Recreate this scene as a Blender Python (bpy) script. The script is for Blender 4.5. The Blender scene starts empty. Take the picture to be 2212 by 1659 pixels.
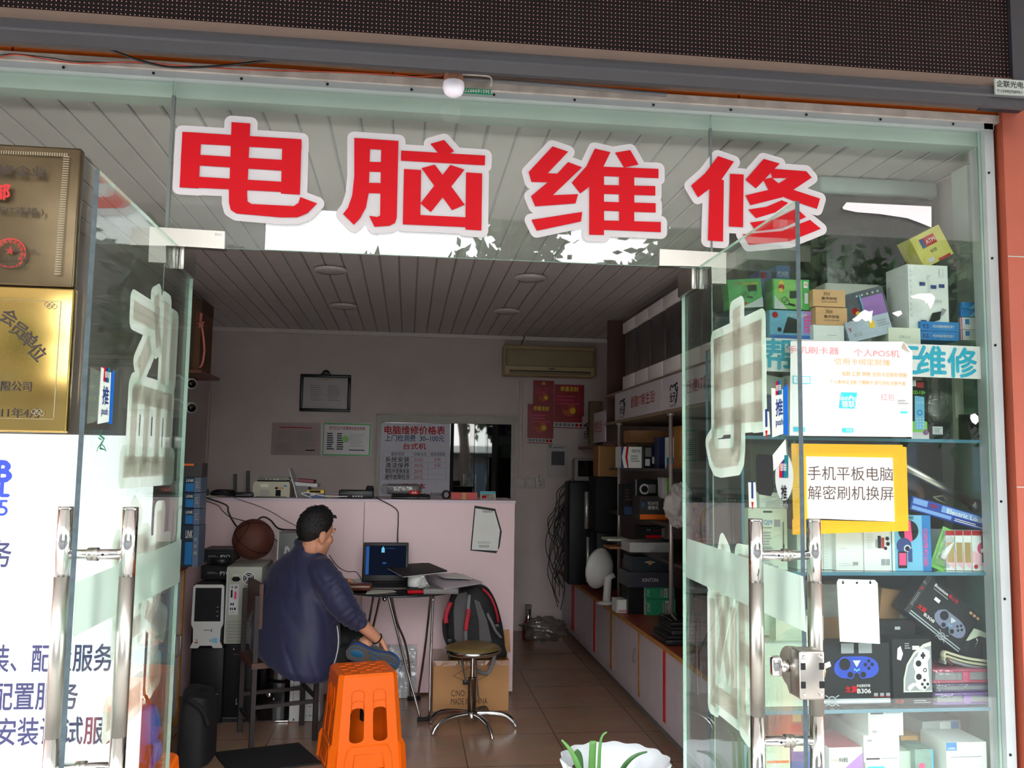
import bpy, bmesh, math, random
import numpy as np
from mathutils import Vector, Matrix, Euler, noise as mnoise

random.seed(7)
scene = bpy.context.scene
COL = scene.collection
PI = math.pi

# ---------------------------------------------------------------- camera
FPX, IW, IH = 1900.0, 2212, 1659
_ey = np.array([880 - 1106.0, -(1003 - 829.0), -FPX]); _ey /= np.linalg.norm(_ey)
_ez = np.array([322.0, 21329.0, -1900.0]); _ez -= _ez.dot(_ey) * _ey; _ez /= np.linalg.norm(_ez)
_ex = np.cross(_ey, _ez)
RC = np.array([_ex, _ey, _ez])                 # camera space -> world
CC = np.array([0.0, -2.955, 1.52])
cam_data = bpy.data.cameras.new('camera')
cam_data.sensor_fit = 'HORIZONTAL'; cam_data.sensor_width = 36.0
cam_data.lens = FPX / IW * 36.0
cam_data.clip_start = 0.05; cam_data.clip_end = 200
cam = bpy.data.objects.new('camera', cam_data); COL.objects.link(cam)
_m = Matrix.Identity(4)
for i in range(3):
    for j in range(3): _m[i][j] = RC[i][j]
    _m[i][3] = CC[i]
cam.matrix_world = _m
scene.camera = cam

# ---------------------------------------------------------------- sky and exposure
scene.view_settings.view_transform = 'Standard'
scene.view_settings.look = 'None'
scene.view_settings.gamma = 1.0
scene.view_settings.use_curve_mapping = False
scene.view_settings.exposure = 0.78
scene.cycles.transparent_max_bounces = 40
scene.cycles.max_bounces = 10
scene.cycles.diffuse_bounces = 5
scene.cycles.glossy_bounces = 5
world = bpy.data.worlds.new('overcast_sky'); scene.world = world
world.use_nodes = True
_nt = world.node_tree; _bg = _nt.nodes['Background']
_tc = _nt.nodes.new('ShaderNodeTexCoord'); _sep = _nt.nodes.new('ShaderNodeSeparateXYZ')
_rmp = _nt.nodes.new('ShaderNodeValToRGB')
_nt.links.new(_tc.outputs['Generated'], _sep.inputs[0]); _nt.links.new(_sep.outputs['Z'], _rmp.inputs[0])
_rmp.color_ramp.elements[0].position = 0.0; _rmp.color_ramp.elements[0].color = (0.93, 0.92, 0.90, 1)
_rmp.color_ramp.elements[1].position = 0.6; _rmp.color_ramp.elements[1].color = (0.86, 0.92, 1.0, 1)
_nt.links.new(_rmp.outputs[0], _bg.inputs['Color'])
_bg.inputs['Strength'].default_value = 8.0


def ray(px, py):
    return RC @ np.array([px - 1106.0, 829.5 - py, -FPX])


def P(px, py, X=None, Y=None, Z=None):
    """the point of the plane X=, Y= or Z= that the photograph shows at a pixel"""
    d = ray(px, py)
    if Y is not None: t = (Y - CC[1]) / d[1]
    elif X is not None: t = (X - CC[0]) / d[0]
    else: t = (Z - CC[2]) / d[2]
    return Vector((CC + t * d).tolist())


# ---------------------------------------------------------------- materials
def lin(c):
    if isinstance(c, str):
        c = tuple(int(c[i:i + 2], 16) for i in (0, 2, 4))
    r = []
    for v in c[:3]:
        v = v / 255.0
        r.append(v / 12.92 if v <= 0.04045 else ((v + 0.055) / 1.055) ** 2.4)
    return tuple(r)


_MATS = {}


def mat(name, col, rough=0.6, metal=0.0, var=0.06, scale=9.0, bump=0.0, bscale=60.0, spec=0.5, coat=0.0,
        emit=None, estr=0.0, sheen=0.0):
    if name in _MATS: return _MATS[name]
    m = bpy.data.materials.new(name); m.use_nodes = True
    nt = m.node_tree; b = nt.nodes['Principled BSDF']
    b.inputs['Roughness'].default_value = rough; b.inputs['Metallic'].default_value = metal
    b.inputs['Specular IOR Level'].default_value = spec
    if coat: b.inputs['Coat Weight'].default_value = coat; b.inputs['Coat Roughness'].default_value = 0.08
    if sheen: b.inputs['Sheen Weight'].default_value = sheen
    l = lin(col)
    tc = nt.nodes.new('ShaderNodeTexCoord')
    if var > 0:
        n = nt.nodes.new('ShaderNodeTexNoise'); n.inputs['Scale'].default_value = scale; n.inputs['Detail'].default_value = 4
        r = nt.nodes.new('ShaderNodeValToRGB')
        r.color_ramp.elements[0].position = 0.3; r.color_ramp.elements[1].position = 0.7
        r.color_ramp.elements[0].color = tuple(v * (1 - var) for v in l) + (1,)
        r.color_ramp.elements[1].color = tuple(min(1, v * (1 + var)) for v in l) + (1,)
        nt.links.new(tc.outputs['Object'], n.inputs['Vector']); nt.links.new(n.outputs['Fac'], r.inputs[0])
        nt.links.new(r.outputs[0], b.inputs['Base Color'])
    else:
        b.inputs['Base Color'].default_value = l + (1,)
    if bump > 0:
        n2 = nt.nodes.new('ShaderNodeTexNoise'); n2.inputs['Scale'].default_value = bscale; n2.inputs['Detail'].default_value = 5
        bp = nt.nodes.new('ShaderNodeBump'); bp.inputs['Strength'].default_value = bump; bp.inputs['Distance'].default_value = 0.01
        nt.links.new(tc.outputs['Object'], n2.inputs['Vector']); nt.links.new(n2.outputs['Fac'], bp.inputs['Height'])
        nt.links.new(bp.outputs[0], b.inputs['Normal'])
    if emit is not None:
        b.inputs['Emission Color'].default_value = lin(emit) + (1,); b.inputs['Emission Strength'].default_value = estr
    _MATS[name] = m
    return m


def glassy(name, tint, refl=0.05, rough=0.0, milk=0.0, milkcol=(255, 255, 255), wrinkle=0.0, transl=0.35):
    """thin clear sheet: see-through tint, mirror that grows towards grazing, optional milky share"""
    if name in _MATS: return _MATS[name]
    m = bpy.data.materials.new(name); m.use_nodes = True
    nt = m.node_tree; nt.nodes.remove(nt.nodes['Principled BSDF']); out = nt.nodes['Material Output']
    tr = nt.nodes.new('ShaderNodeBsdfTransparent'); tr.inputs[0].default_value = lin(tint) + (1,)
    gl = nt.nodes.new('ShaderNodeBsdfGlossy'); gl.inputs['Roughness'].default_value = rough
    gl.inputs[0].default_value = (1, 1, 1, 1)
    lw = nt.nodes.new('ShaderNodeLayerWeight'); lw.inputs['Blend'].default_value = 0.5
    pw = nt.nodes.new('ShaderNodeMath'); pw.operation = 'POWER'; pw.inputs[1].default_value = 5
    ml = nt.nodes.new('ShaderNodeMath'); ml.operation = 'MULTIPLY_ADD'; ml.inputs[1].default_value = 1 - refl; ml.inputs[2].default_value = refl
    nt.links.new(lw.outputs['Facing'], pw.inputs[0]); nt.links.new(pw.outputs[0], ml.inputs[0])
    mx = nt.nodes.new('ShaderNodeMixShader')
    nt.links.new(ml.outputs[0], mx.inputs[0]); nt.links.new(gl.outputs[0], mx.inputs[2])
    if wrinkle:
        tc = nt.nodes.new('ShaderNodeTexCoord'); n2 = nt.nodes.new('ShaderNodeTexNoise'); n2.inputs['Scale'].default_value = 25
        bp = nt.nodes.new('ShaderNodeBump'); bp.inputs['Strength'].default_value = wrinkle; bp.inputs['Distance'].default_value = 0.02
        nt.links.new(tc.outputs['Object'], n2.inputs['Vector']); nt.links.new(n2.outputs['Fac'], bp.inputs['Height'])
        nt.links.new(bp.outputs[0], gl.inputs['Normal'])
    if milk:
        df = nt.nodes.new('ShaderNodeBsdfDiffuse'); df.inputs[0].default_value = lin(milkcol) + (1,)
        tl = nt.nodes.new('ShaderNodeBsdfTranslucent'); tl.inputs[0].default_value = lin(milkcol) + (1,)
        m0 = nt.nodes.new('ShaderNodeMixShader'); m0.inputs[0].default_value = transl
        nt.links.new(df.outputs[0], m0.inputs[1]); nt.links.new(tl.outputs[0], m0.inputs[2])
        m1 = nt.nodes.new('ShaderNodeMixShader'); m1.inputs[0].default_value = milk
        nt.links.new(tr.outputs[0], m1.inputs[1]); nt.links.new(m0.outputs[0], m1.inputs[2])
        nt.links.new(m1.outputs[0], mx.inputs[1])
    else:
        nt.links.new(tr.outputs[0], mx.inputs[1])
    nt.links.new(mx.outputs[0], out.inputs[0])
    _MATS[name] = m
    return m


# ---------------------------------------------------------------- text
_TXT = {}


def text_mesh(s, bold=0.0, res=3):
    k = (s, bold)
    if k not in _TXT:
        c = bpy.data.curves.new('t', 'FONT'); c.body = s; c.size = 1.0; c.offset = bold; c.resolution_u = res
        c.fill_mode = 'FRONT'
        o = bpy.data.objects.new('t', c); COL.objects.link(o)
        bpy.context.view_layer.update()
        me = bpy.data.meshes.new_from_object(o.evaluated_get(bpy.context.evaluated_depsgraph_get()))
        vs = [(v.co.x, v.co.y) for v in me.vertices]; fs = [tuple(p.vertices) for p in me.polygons]
        bpy.data.objects.remove(o); bpy.data.curves.remove(c); bpy.data.meshes.remove(me)
        xs = [v[0] for v in vs] or [0]; ys = [v[1] for v in vs] or [0]
        _TXT[k] = (vs, fs, min(xs), max(xs), min(ys), max(ys))
    return _TXT[k]


# ---------------------------------------------------------------- mesh builder
def frame(o, ux=(1, 0, 0), uy=(0, 1, 0), uz=(0, 0, 1)):
    m = Matrix.Identity(4)
    for c, v in enumerate((ux, uy, uz, o)):
        for r in range(3): m[r][c] = v[r]
    return m


def TR(loc=(0, 0, 0), rz=0.0, ry=0.0, rx=0.0, s=1.0):
    return Matrix.Translation(Vector(loc)) @ Euler((math.radians(rx), math.radians(ry), math.radians(rz)), 'XYZ').to_matrix().to_4x4() @ Matrix.Scale(s, 4)


class MB:
    def __init__(self, T=None):
        self.v = []; self.f = []; self.mi = []; self.sm = []; self.mats = []
        self.T = T if T is not None else Matrix.Identity(4)

    def m(self, mt):
        if mt not in self.mats: self.mats.append(mt)
        return self.mats.index(mt)

    def add(self, pts, faces, mt, smooth=False, T=None):
        M = self.T @ T if T is not None else self.T
        b = len(self.v); i = self.m(mt)
        self.v.extend(M @ Vector(p) for p in pts)
        for f in faces:
            self.f.append(tuple(b + k for k in f)); self.mi.append(i); self.sm.append(smooth)
        return self

    def face(self, pts, mt, smooth=False):
        return self.add(pts, [tuple(range(len(pts)))], mt, smooth)

    def box(self, lo, hi, mt, T=None, mats=None):
        x0, y0, z0 = lo; x1, y1, z1 = hi
        p = [(x0, y0, z0), (x1, y0, z0), (x1, y1, z0), (x0, y1, z0), (x0, y0, z1), (x1, y0, z1), (x1, y1, z1), (x0, y1, z1)]
        fs = {'bottom': (3, 2, 1, 0), 'top': (4, 5, 6, 7), 'front': (0, 1, 5, 4), 'right': (1, 2, 6, 5), 'back': (2, 3, 7, 6), 'left': (3, 0, 4, 7)}
        M = self.T @ T if T is not None else self.T
        b = len(self.v); self.v.extend(M @ Vector(q) for q in p)
        for k, f in fs.items():
            mm = (mats or {}).get(k, mt)
            self.f.append(tuple(b + q for q in f)); self.mi.append(self.m(mm)); self.sm.append(False)
        return self

    def rbox(self, lo, hi, mt, r=0.005, seg=2, T=None, smooth=True):
        bm = bmesh.new(); bmesh.ops.create_cube(bm, size=1.0)
        sx, sy, sz = (hi[i] - lo[i] for i in range(3))
        for v in bm.verts:
            v.co = Vector((lo[0] + (v.co.x + .5) * sx, lo[1] + (v.co.y + .5) * sy, lo[2] + (v.co.z + .5) * sz))
        r = min(r, min(sx, sy, sz) * 0.49)
        bmesh.ops.bevel(bm, geom=bm.edges[:], offset=r, segments=seg, affect='EDGES', profile=0.5)
        bm.verts.index_update()
        self.add([v.co[:] for v in bm.verts], [tuple(v.index for v in f.verts) for f in bm.faces], mt, smooth, T)
        bm.free(); return self

    def prism(self, pts, d, mt, T=None, smooth=False, cap=None):
        """2D outline in x,z pushed back along y by d"""
        n = len(pts)
        v = [(x, 0, z) for x, z in pts] + [(x, d, z) for x, z in pts]
        area = sum(pts[i][0] * pts[(i + 1) % n][1] - pts[(i + 1) % n][0] * pts[i][1] for i in range(n))
        fr = list(range(n)); bk = [n + i for i in range(n)]
        if area < 0: fr = fr[::-1]
        else: bk = bk[::-1]
        self.add(v, [tuple(fr), tuple(bk)], cap or mt, False, T)
        b = len(self.v) - 2 * n; i0 = self.m(mt)
        for i in range(n):
            j = (i + 1) % n
            q = (b + i, b + n + i, b + n + j, b + j) if area > 0 else (b + j, b + n + j, b + n + i, b + i)
            self.f.append(q); self.mi.append(i0); self.sm.append(smooth)
        return self

    def tube(self, pts, r, mt, n=8, smooth=True, closed=False, T=None, flat=1.0):
        pts = [Vector(p) for p in pts]; L = len(pts)
        rs = r if isinstance(r, (list, tuple)) else [r] * L
        vs = []; fs = []
        t0 = (pts[1] - pts[0]).normalized()
        up = Vector((0, 0, 1)) if abs(t0.z) < 0.9 else Vector((1, 0, 0))
        nrm = (up - up.dot(t0) * t0).normalized()
        for i in range(L):
            if closed: t = (pts[(i + 1) % L] - pts[i - 1]).normalized()
            elif i == 0: t = t0
            elif i == L - 1: t = (pts[-1] - pts[-2]).normalized()
            else: t = (pts[i + 1] - pts[i - 1]).normalized()
            nrm = nrm - nrm.dot(t) * t
            if nrm.length < 1e-6: nrm = t.orthogonal()
            nrm.normalize(); bn = t.cross(nrm)
            for k in range(n):
                a = 2 * PI * k / n
                vs.append(pts[i] + (nrm * math.cos(a) + bn * math.sin(a) * flat) * rs[i])
        for i in range(L - 1 + (1 if closed else 0)):
            for k in range(n):
                a = i * n + k; b = i * n + (k + 1) % n; j = (i + 1) % L
                fs.append((a, b, j * n + (k + 1) % n, j * n + k))
        if not closed:
            fs.append(tuple(range(n))[::-1]); fs.append(tuple((L - 1) * n + k for k in range(n)))
        return self.add([tuple(v) for v in vs], fs, mt, smooth, T)

    def lathe(self, prof, mt, n=24, T=None, smooth=True, arc=2 * PI):
        """profile of (radius, z) turned about local z"""
        vs = []; fs = []; L = len(prof); full = arc > 2 * PI - 1e-4
        m = n if full else n + 1
        for rr, z in prof:
            for k in range(m):
                a = arc * k / n
                vs.append((rr * math.cos(a), rr * math.sin(a), z))
        for i in range(L - 1):
            for k in range(n):
                k2 = (k + 1) % m
                fs.append((i * m + k, i * m + k2, (i + 1) * m + k2, (i + 1) * m + k))
        return self.add(vs, fs, mt, smooth, T)

    def cyl(self, a, b, r, mt, n=16, smooth=True, r2=None):
        return self.tube([a, b], [r, r if r2 is None else r2], mt, n, smooth)

    def ball(self, c, r, mt, n=16, T=None):
        rx, ry, rz = r if isinstance(r, (list, tuple)) else (r, r, r)
        vs = []; fs = []; h = n // 2
        for i in range(h + 1):
            a = PI * i / h
            for k in range(n):
                b = 2 * PI * k / n
                vs.append((c[0] + rx * math.sin(a) * math.cos(b), c[1] + ry * math.sin(a) * math.sin(b), c[2] - rz * math.cos(a)))
        for i in range(h):
            for k in range(n):
                fs.append((i * n + k, i * n + (k + 1) % n, (i + 1) * n + (k + 1) % n, (i + 1) * n + k))
        return self.add(vs, fs, mt, True, T)

    def sheet(self, fn, nu, nv, mt, smooth=True):
        vs = [fn(i / nu, j / nv) for j in range(nv + 1) for i in range(nu + 1)]
        fs = [(j * (nu + 1) + i, j * (nu + 1) + i + 1, (j + 1) * (nu + 1) + i + 1, (j + 1) * (nu + 1) + i) for j in range(nv) for i in range(nu)]
        return self.add(vs, fs, mt, smooth)

    def text(self, s, size, mt, T, align='c', bold=0.0, width=None):
        """text in the local x,z plane facing -y; size = em height; width squeezes it"""
        vs, fs, x0, x1, y0, y1 = text_mesh(s)
        if not vs: return self
        k = size; kx = size if width is None else width / max(1e-6, (x1 - x0))
        ox = {'c': -(x0 + x1) / 2, 'l': -x0, 'r': -x1}[align]
        b = bold * .8
        for i, (sx, sy) in enumerate(((0, 0), (b, 0), (-b, 0), (0, b), (0, -b)) if b else ((0, 0),)):
            self.add([((x + ox + sx) * kx, -i * 1e-5, (y - 0.38 + sy) * k) for x, y in vs], fs, mt, False, T)
        return self

    def build(self, name, parent=None, mod=None, shade=None):
        me = bpy.data.meshes.new(name)
        o = bpy.data.objects.new(name, me)
        if parent is not None:
            base = parent_world(parent)
        else:
            xs = [v.x for v in self.v]; ys = [v.y for v in self.v]; zs = [v.z for v in self.v]
            base = Vector(((min(xs) + max(xs)) / 2, (min(ys) + max(ys)) / 2, min(zs)))
        me.from_pydata([tuple(v - base) for v in self.v], [], self.f)
        for mt in self.mats: me.materials.append(mt)
        me.polygons.foreach_set('material_index', self.mi)
        me.polygons.foreach_set('use_smooth', self.sm)
        me.update()
        COL.objects.link(o)
        if parent is not None:
            o.parent = parent; o.location = (0, 0, 0)
        else:
            o.location = base
        return o


def parent_world(p):
    v = Vector((0, 0, 0))
    while p is not None:
        v += p.location; p = p.parent
    return v


def tag(o, label, cat, group=None, kind=None):
    o['label'] = label; o['category'] = cat
    if group: o['group'] = group
    if kind: o['kind'] = kind
    return o


def thing(name, label, cat, loc, group=None):
    o = bpy.data.objects.new(name, None); COL.objects.link(o); o.location = Vector(loc)
    o.empty_display_size = 0.05
    return tag(o, label, cat, group)


def struct(o, label=None):
    o['kind'] = 'structure'
    if label: o['label'] = label
    return o


class Art:
    """flat print on the front of a box: u,v run 0..1 over the face"""
    def __init__(self, mb, T, w, h, eps=0.0006):
        self.mb, self.T, self.w, self.h, self.e = mb, mb.T.inverted() @ T, w, h, eps; self.k = 1

    def _y(self):
        self.k += 1; return -self.e * (0.6 + 0.4 * self.k)

    def poly(self, pts, mt):
        y = self._y(); n = len(pts)
        a = sum(pts[i][0] * pts[(i + 1) % n][1] - pts[(i + 1) % n][0] * pts[i][1] for i in range(n))
        if a < 0: pts = pts[::-1]
        self.mb.add([(u * self.w, y, v * self.h) for u, v in pts], [tuple(range(n))], mt, False, self.T); return self

    def rect(self, u0, v0, u1, v1, mt): return self.poly([(u0, v0), (u1, v0), (u1, v1), (u0, v1)], mt)

    def disc(self, u, v, r, mt, n=20, sy=1.0):
        a = self.w / self.h
        return self.poly([(u + r * math.cos(2 * PI * k / n), v + r * sy * a * math.sin(2 * PI * k / n)) for k in range(n)], mt)

    def ring(self, u, v, r, r2, mt, n=24):
        y = self._y(); p = []
        for k in range(n):
            a = 2 * PI * k / n; c, s = math.cos(a), math.sin(a)
            p += [(u * self.w + r * self.w * c, y, v * self.h + r * self.w * s), (u * self.w + r2 * self.w * c, y, v * self.h + r2 * self.w * s)]
        self.mb.add(p, [(2 * k, 2 * k + 1, (2 * k + 3) % (2 * n), (2 * k + 2) % (2 * n)) for k in range(n)], mt, False, self.T); return self

    def txt(self, s, u, v, size, mt, align='c', bold=0.0, width=None, rot=0):
        T = self.T @ Matrix.Translation((u * self.w, self._y(), v * self.h))
        if rot: T = T @ Matrix.Rotation(math.radians(-rot), 4, 'Y')
        self.mb.text(s, size * self.h, mt, T, align, bold, None if width is None else width * self.w); return self

    def lines(self, u0, v0, u1, v1, n, mt, fill=0.45, seed=1):
        rnd = random.Random(seed); dv = (v1 - v0) / n
        for i in range(n):
            e = u1 - (u1 - u0) * rnd.random() * 0.35
            self.rect(u0, v0 + dv * i, e, v0 + dv * (i + fill), mt)
        return self


def boxT(x0, y0, x1, y1, Y, rz=0.0, zbase=None):
    """frame + size of a box whose front covers the pixel rectangle on the plane Y"""
    a = P(x0, y1, Y=Y); b = P(x1, y1, Y=Y); t = P((x0 + x1) / 2, y0, Y=Y); m = P((x0 + x1) / 2, y1, Y=Y)
    w = b.x - a.x; z0 = (a.z + b.z) / 2; h = t.z - m.z
    if zbase is not None: h = t.z - zbase; z0 = zbase
    return TR((a.x, Y, z0), rz), w, h


def carton(name, label, cat, px, Y, d, mt, art=None, group=None, rz=0.0, zbase=None, ry=0.0, r=0.0, side=None, flap=False):
    """box with printed front; px = (x0, y0, x1, y1) of its front in the photograph"""
    T, w, h = boxT(*px, Y, rz, zbase)
    if ry: T = T @ Matrix.Rotation(math.radians(ry), 4, 'Y')
    mb = MB()
    T = T @ Matrix.Translation((.0008, 0, .0012)); w -= .0016; h -= .0016
    if r: mb.rbox((0, 0, 0), (w, d, h), mt, r, 2, T)
    else: mb.box((0, 0, 0), (w, d, h), mt, T, mats=side)
    if art: art(Art(mb, T, w, h))
    o = mb.build(name)
    return tag(o, label, cat, group)
# ================================================================ materials of the place
M_white = mat('white_paint', (205, 203, 198), .8, var=.05, bump=.05)
M_wall = mat('wall_paint', (206, 192, 189), .85, var=.06, scale=3, bump=.04)
M_ceil = mat('ceiling_strip', (222, 214, 211), .45, var=.03)
M_dark = mat('dark_gap', (22, 20, 20), .8, var=0)
M_black = mat('black_plastic', (24, 24, 27), .42, var=.1)
M_blackm = mat('black_matte', (20, 20, 22), .8, var=.15)
M_ink = mat('print_black', (24, 24, 26), .7, var=0, spec=.2)
M_paper = mat('white_paper', (226, 226, 223), .75, var=.02)
M_red = mat('print_red', (186, 14, 26), .5, var=0, spec=.1)
M_blue = mat('print_blue', (28, 60, 190), .5, var=0)
M_cyan = mat('print_cyan', (20, 165, 195), .5, var=0)
M_grey = mat('print_grey', (150, 152, 156), .6, var=0)
M_lgrey = mat('print_pale_grey', (205, 206, 208), .6, var=0)
M_orange = mat('orange_panel', (255, 118, 38), .42, var=.05)
M_alu = mat('white_aluminium', (160, 166, 166), .35, var=.04)
M_steel = mat('brushed_steel', (172, 168, 161), .34, 1.0, var=.05)
M_chrome = mat('polished_steel', (205, 203, 202), .12, 1.0, var=.03)
M_brown = mat('brown_cardboard', (168, 122, 78), .8, var=.08, scale=5, bump=.03)
M_glass = glassy('window_glass', (246, 250, 248), .045, milk=.004, milkcol=(200, 215, 205))
M_glass_veil = glassy('transom_glass_veil', (246, 250, 248), .05, milk=.085, milkcol=(206, 214, 206))  # milk share paints a pale reflection veil into the transom
M_doorglass = glassy('door_glass', (243, 249, 246), .05, milk=.008, milkcol=(175, 205, 190))
M_gedge = mat('glass_edge', (176, 205, 190), .2, var=.05)
M_gedged = mat('glass_edge_dark', (62, 74, 78), .25, var=.2, scale=40)
M_clear = glassy('clear_plastic', (236, 236, 236), .06, milk=.10, milkcol=(220, 220, 220), wrinkle=.6)
M_lilac = mat('lilac_panel', (234, 203, 206), .42, var=.025, scale=3)


def tiles():
    m = bpy.data.materials.new('brown_floor_tile'); m.use_nodes = True
    nt = m.node_tree; b = nt.nodes['Principled BSDF']
    tc = nt.nodes.new('ShaderNodeTexCoord'); mp = nt.nodes.new('ShaderNodeMapping')
    mp.inputs['Location'].default_value = (-0.30 + 0.175, -2.08 + 2.65, 0)
    br = nt.nodes.new('ShaderNodeTexBrick'); br.offset = 0.0
    br.inputs['Scale'].default_value = 1.0; br.inputs['Brick Width'].default_value = .53; br.inputs['Row Height'].default_value = .53
    br.inputs['Mortar Size'].default_value = .0028; br.inputs['Mortar Smooth'].default_value = .1
    br.inputs['Color1'].default_value = lin((172, 136, 114)) + (1,); br.inputs['Color2'].default_value = lin((166, 130, 108)) + (1,)
    br.inputs['Mortar'].default_value = lin((92, 72, 62)) + (1,)
    nz = nt.nodes.new('ShaderNodeTexNoise'); nz.inputs['Scale'].default_value = 6; nz.inputs['Detail'].default_value = 6
    mx = nt.nodes.new('ShaderNodeMix'); mx.data_type = 'RGBA'; mx.blend_type = 'MULTIPLY'; mx.inputs[0].default_value = .35
    nt.links.new(tc.outputs['Object'], mp.inputs[0]); nt.links.new(mp.outputs[0], br.inputs[0])
    nt.links.new(tc.outputs['Object'], nz.inputs[0])
    nt.links.new(br.outputs['Color'], mx.inputs[6]); nt.links.new(nz.outputs['Color'], mx.inputs[7])
    nt.links.new(mx.outputs[2], b.inputs['Base Color'])
    b.inputs['Roughness'].default_value = .26
    return m


def ledmat():
    m = bpy.data.materials.new('led_matrix'); m.use_nodes = True
    nt = m.node_tree; b = nt.nodes['Principled BSDF']; b.inputs['Roughness'].default_value = .6; b.inputs['Specular IOR Level'].default_value = .08
    tc = nt.nodes.new('ShaderNodeTexCoord'); sx = nt.nodes.new('ShaderNodeSeparateXYZ')
    nt.links.new(tc.outputs['Object'], sx.inputs[0])

    def mth(op, a, bv=None, c=None):
        n = nt.nodes.new('ShaderNodeMath'); n.operation = op
        for i, q in enumerate((a, bv, c)):
            if q is None: continue
            if isinstance(q, (int, float)): n.inputs[i].default_value = q
            else: nt.links.new(q, n.inputs[i])
        return n.outputs[0]
    pitch = .0136
    fx = mth('SUBTRACT', mth('FRACT', mth('MULTIPLY', sx.outputs['X'], 1 / pitch)), .5)
    fz = mth('SUBTRACT', mth('FRACT', mth('MULTIPLY', sx.outputs['Z'], 1 / pitch)), .5)
    d = mth('SQRT', mth('ADD', mth('MULTIPLY', fx, fx), mth('MULTIPLY', fz, fz)))
    dot = mth('LESS_THAN', d, .15)
    rim = mth('LESS_THAN', d, .36)
    seam = mth('LESS_THAN', mth('ABSOLUTE', mth('SUBTRACT', mth('FRACT', mth('MULTIPLY', sx.outputs['X'], 1 / (pitch * 32))), .5)), .003)
    m1 = nt.nodes.new('ShaderNodeMix'); m1.data_type = 'RGBA'
    m1.inputs[6].default_value = lin((24, 18, 19)) + (1,); m1.inputs[7].default_value = lin((11, 8, 9)) + (1,)
    nt.links.new(rim, m1.inputs[0])
    m2 = nt.nodes.new('ShaderNodeMix'); m2.data_type = 'RGBA'; m2.inputs[7].default_value = lin((170, 124, 120)) + (1,)
    nt.links.new(dot, m2.inputs[0]); nt.links.new(m1.outputs[2], m2.inputs[6])
    m3 = nt.nodes.new('ShaderNodeMix'); m3.data_type = 'RGBA'; m3.inputs[7].default_value = lin((15, 12, 13)) + (1,)
    nt.links.new(seam, m3.inputs[0]); nt.links.new(m2.outputs[2], m3.inputs[6])
    nt.links.new(m3.outputs[2], b.inputs['Base Color'])
    return m


XL, XR, YB, ZC = -1.80, 2.235, 5.30, 2.75

# ---------------------------------------------------------------- shell
mb = MB(); mb.box((XL - .2, 0, -.1), (XR + .2, YB + .2, 0), tiles()); struct(mb.build('floor'), 'brown tiled shop floor')
M_pave = mat('pavement', (190, 184, 176), .85, var=.12, scale=2)
mb = MB(); mb.box((-40, -3.2, -.3), (40, 0, -.11), M_pave); struct(mb.build('street_pavement'), 'pale paved pavement in front of the shop')
mb = MB(); mb.box((-40, -60, -.3), (40, -3.2, -.13), mat('asphalt', (58, 57, 56), .9, var=.15, scale=3)); struct(mb.build('street_road'), 'dark asphalt road beyond the pavement')
mb = MB(); mb.box((XL - .2, YB, 0), (XR + .2, YB + .2, ZC + .2), M_wall); struct(mb.build('wall_back'), 'off-white back wall of the shop')
mb = MB(); mb.box((XL - .2, .0, 0), (XL, YB, ZC + .2), M_wall); struct(mb.build('wall_left'), 'off-white left wall')
mb = MB(); mb.box((XR, .03, 0), (XR + .2, YB, ZC + .2), M_wall); struct(mb.build('wall_right'), 'off-white right wall')
mb = MB(); mb.box((XL - .2, .03, ZC + .03), (XR + .2, YB, ZC + .25), M_white)
x = XL
while x < XR:
    x1 = min(x + .1145, XR)
    mb.prism([(x + .003, 0), (x + .009, -.006), (x1 - .009, -.006), (x1 - .003, 0)], YB - .1, M_ceil, T=TR((0, .1, ZC + .006)))
    mb.box((x - .003, .1, ZC + .004), (x + .003, YB, ZC + .03), M_grey)
    x += .1145
struct(mb.build('ceiling'), 'white plastic strip ceiling')
mb = MB(); mb.box((XL, YB - .03, ZC - .035), (XR, YB, ZC), M_ceil); struct(mb.build('trim_1'), 'white cove moulding under the ceiling on the back wall')

# front frame of the shop window
M_pale = mat('pale_green_frame', (196, 206, 196), .5, var=.06, scale=3)
M_dirty = mat('dirty_ledge', (170, 160, 152), .85, var=.2, scale=14, bump=.2)
mb = MB(); mb.box((XL - .2, .012, 2.735), (2.09, .09, 2.80), M_pale); struct(mb.build('trim_2'), 'pale green frame channel behind the top edge of the glass')
mb = MB(); mb.box((XL - .2, -.03, 2.786), (2.125, .06, 2.808), M_alu)
for k in range(12):
    xx = -1.15 + k * .283
    mb.ball((xx, -.031, 2.797), .005, M_ink, 8)
struct(mb.build('trim_3'), 'white aluminium frame along the top of the shop window')
mb = MB(); mb.box((XL - .2, -.042, 2.808), (2.16, .06, 2.836), M_dirty); struct(mb.build('trim_4'), 'dirty grey ledge above the window frame')
mb = MB(); mb.box((2.086, -.03, -.1), (2.122, .06, 2.83), M_alu)
for zz in (.55, 1.08, 1.42, 1.98, 2.3, 2.62): mb.ball((2.098, -.031, zz), .005, M_ink, 8)
struct(mb.build('trim_5'), 'white aluminium frame post at the right end of the window')
mb = MB(); mb.box((2.122, -.01, -.1), (2.16, .03, 2.86), mat('dark_joint', (58, 40, 34), .9, var=.3)); struct(mb.build('trim_6'), 'dark joint beside the frame post')  # dark brown strip filling the joint
mb = MB(); mb.box((2.17, .2, -.1), (2.225, .3, 2.735), M_pale); struct(mb.build('trim_7'), 'pale green inner post at the right end of the window')
M_orangew = mat('orange_wall', (150, 68, 46), .6, var=.07, scale=4)
mb = MB(); mb.box((2.138, -.06, -.1), (5.0, .0, 2.86), M_orangew); mb.box((2.27, .0, -.1), (5.0, .3, 2.86), M_orangew)
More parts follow.
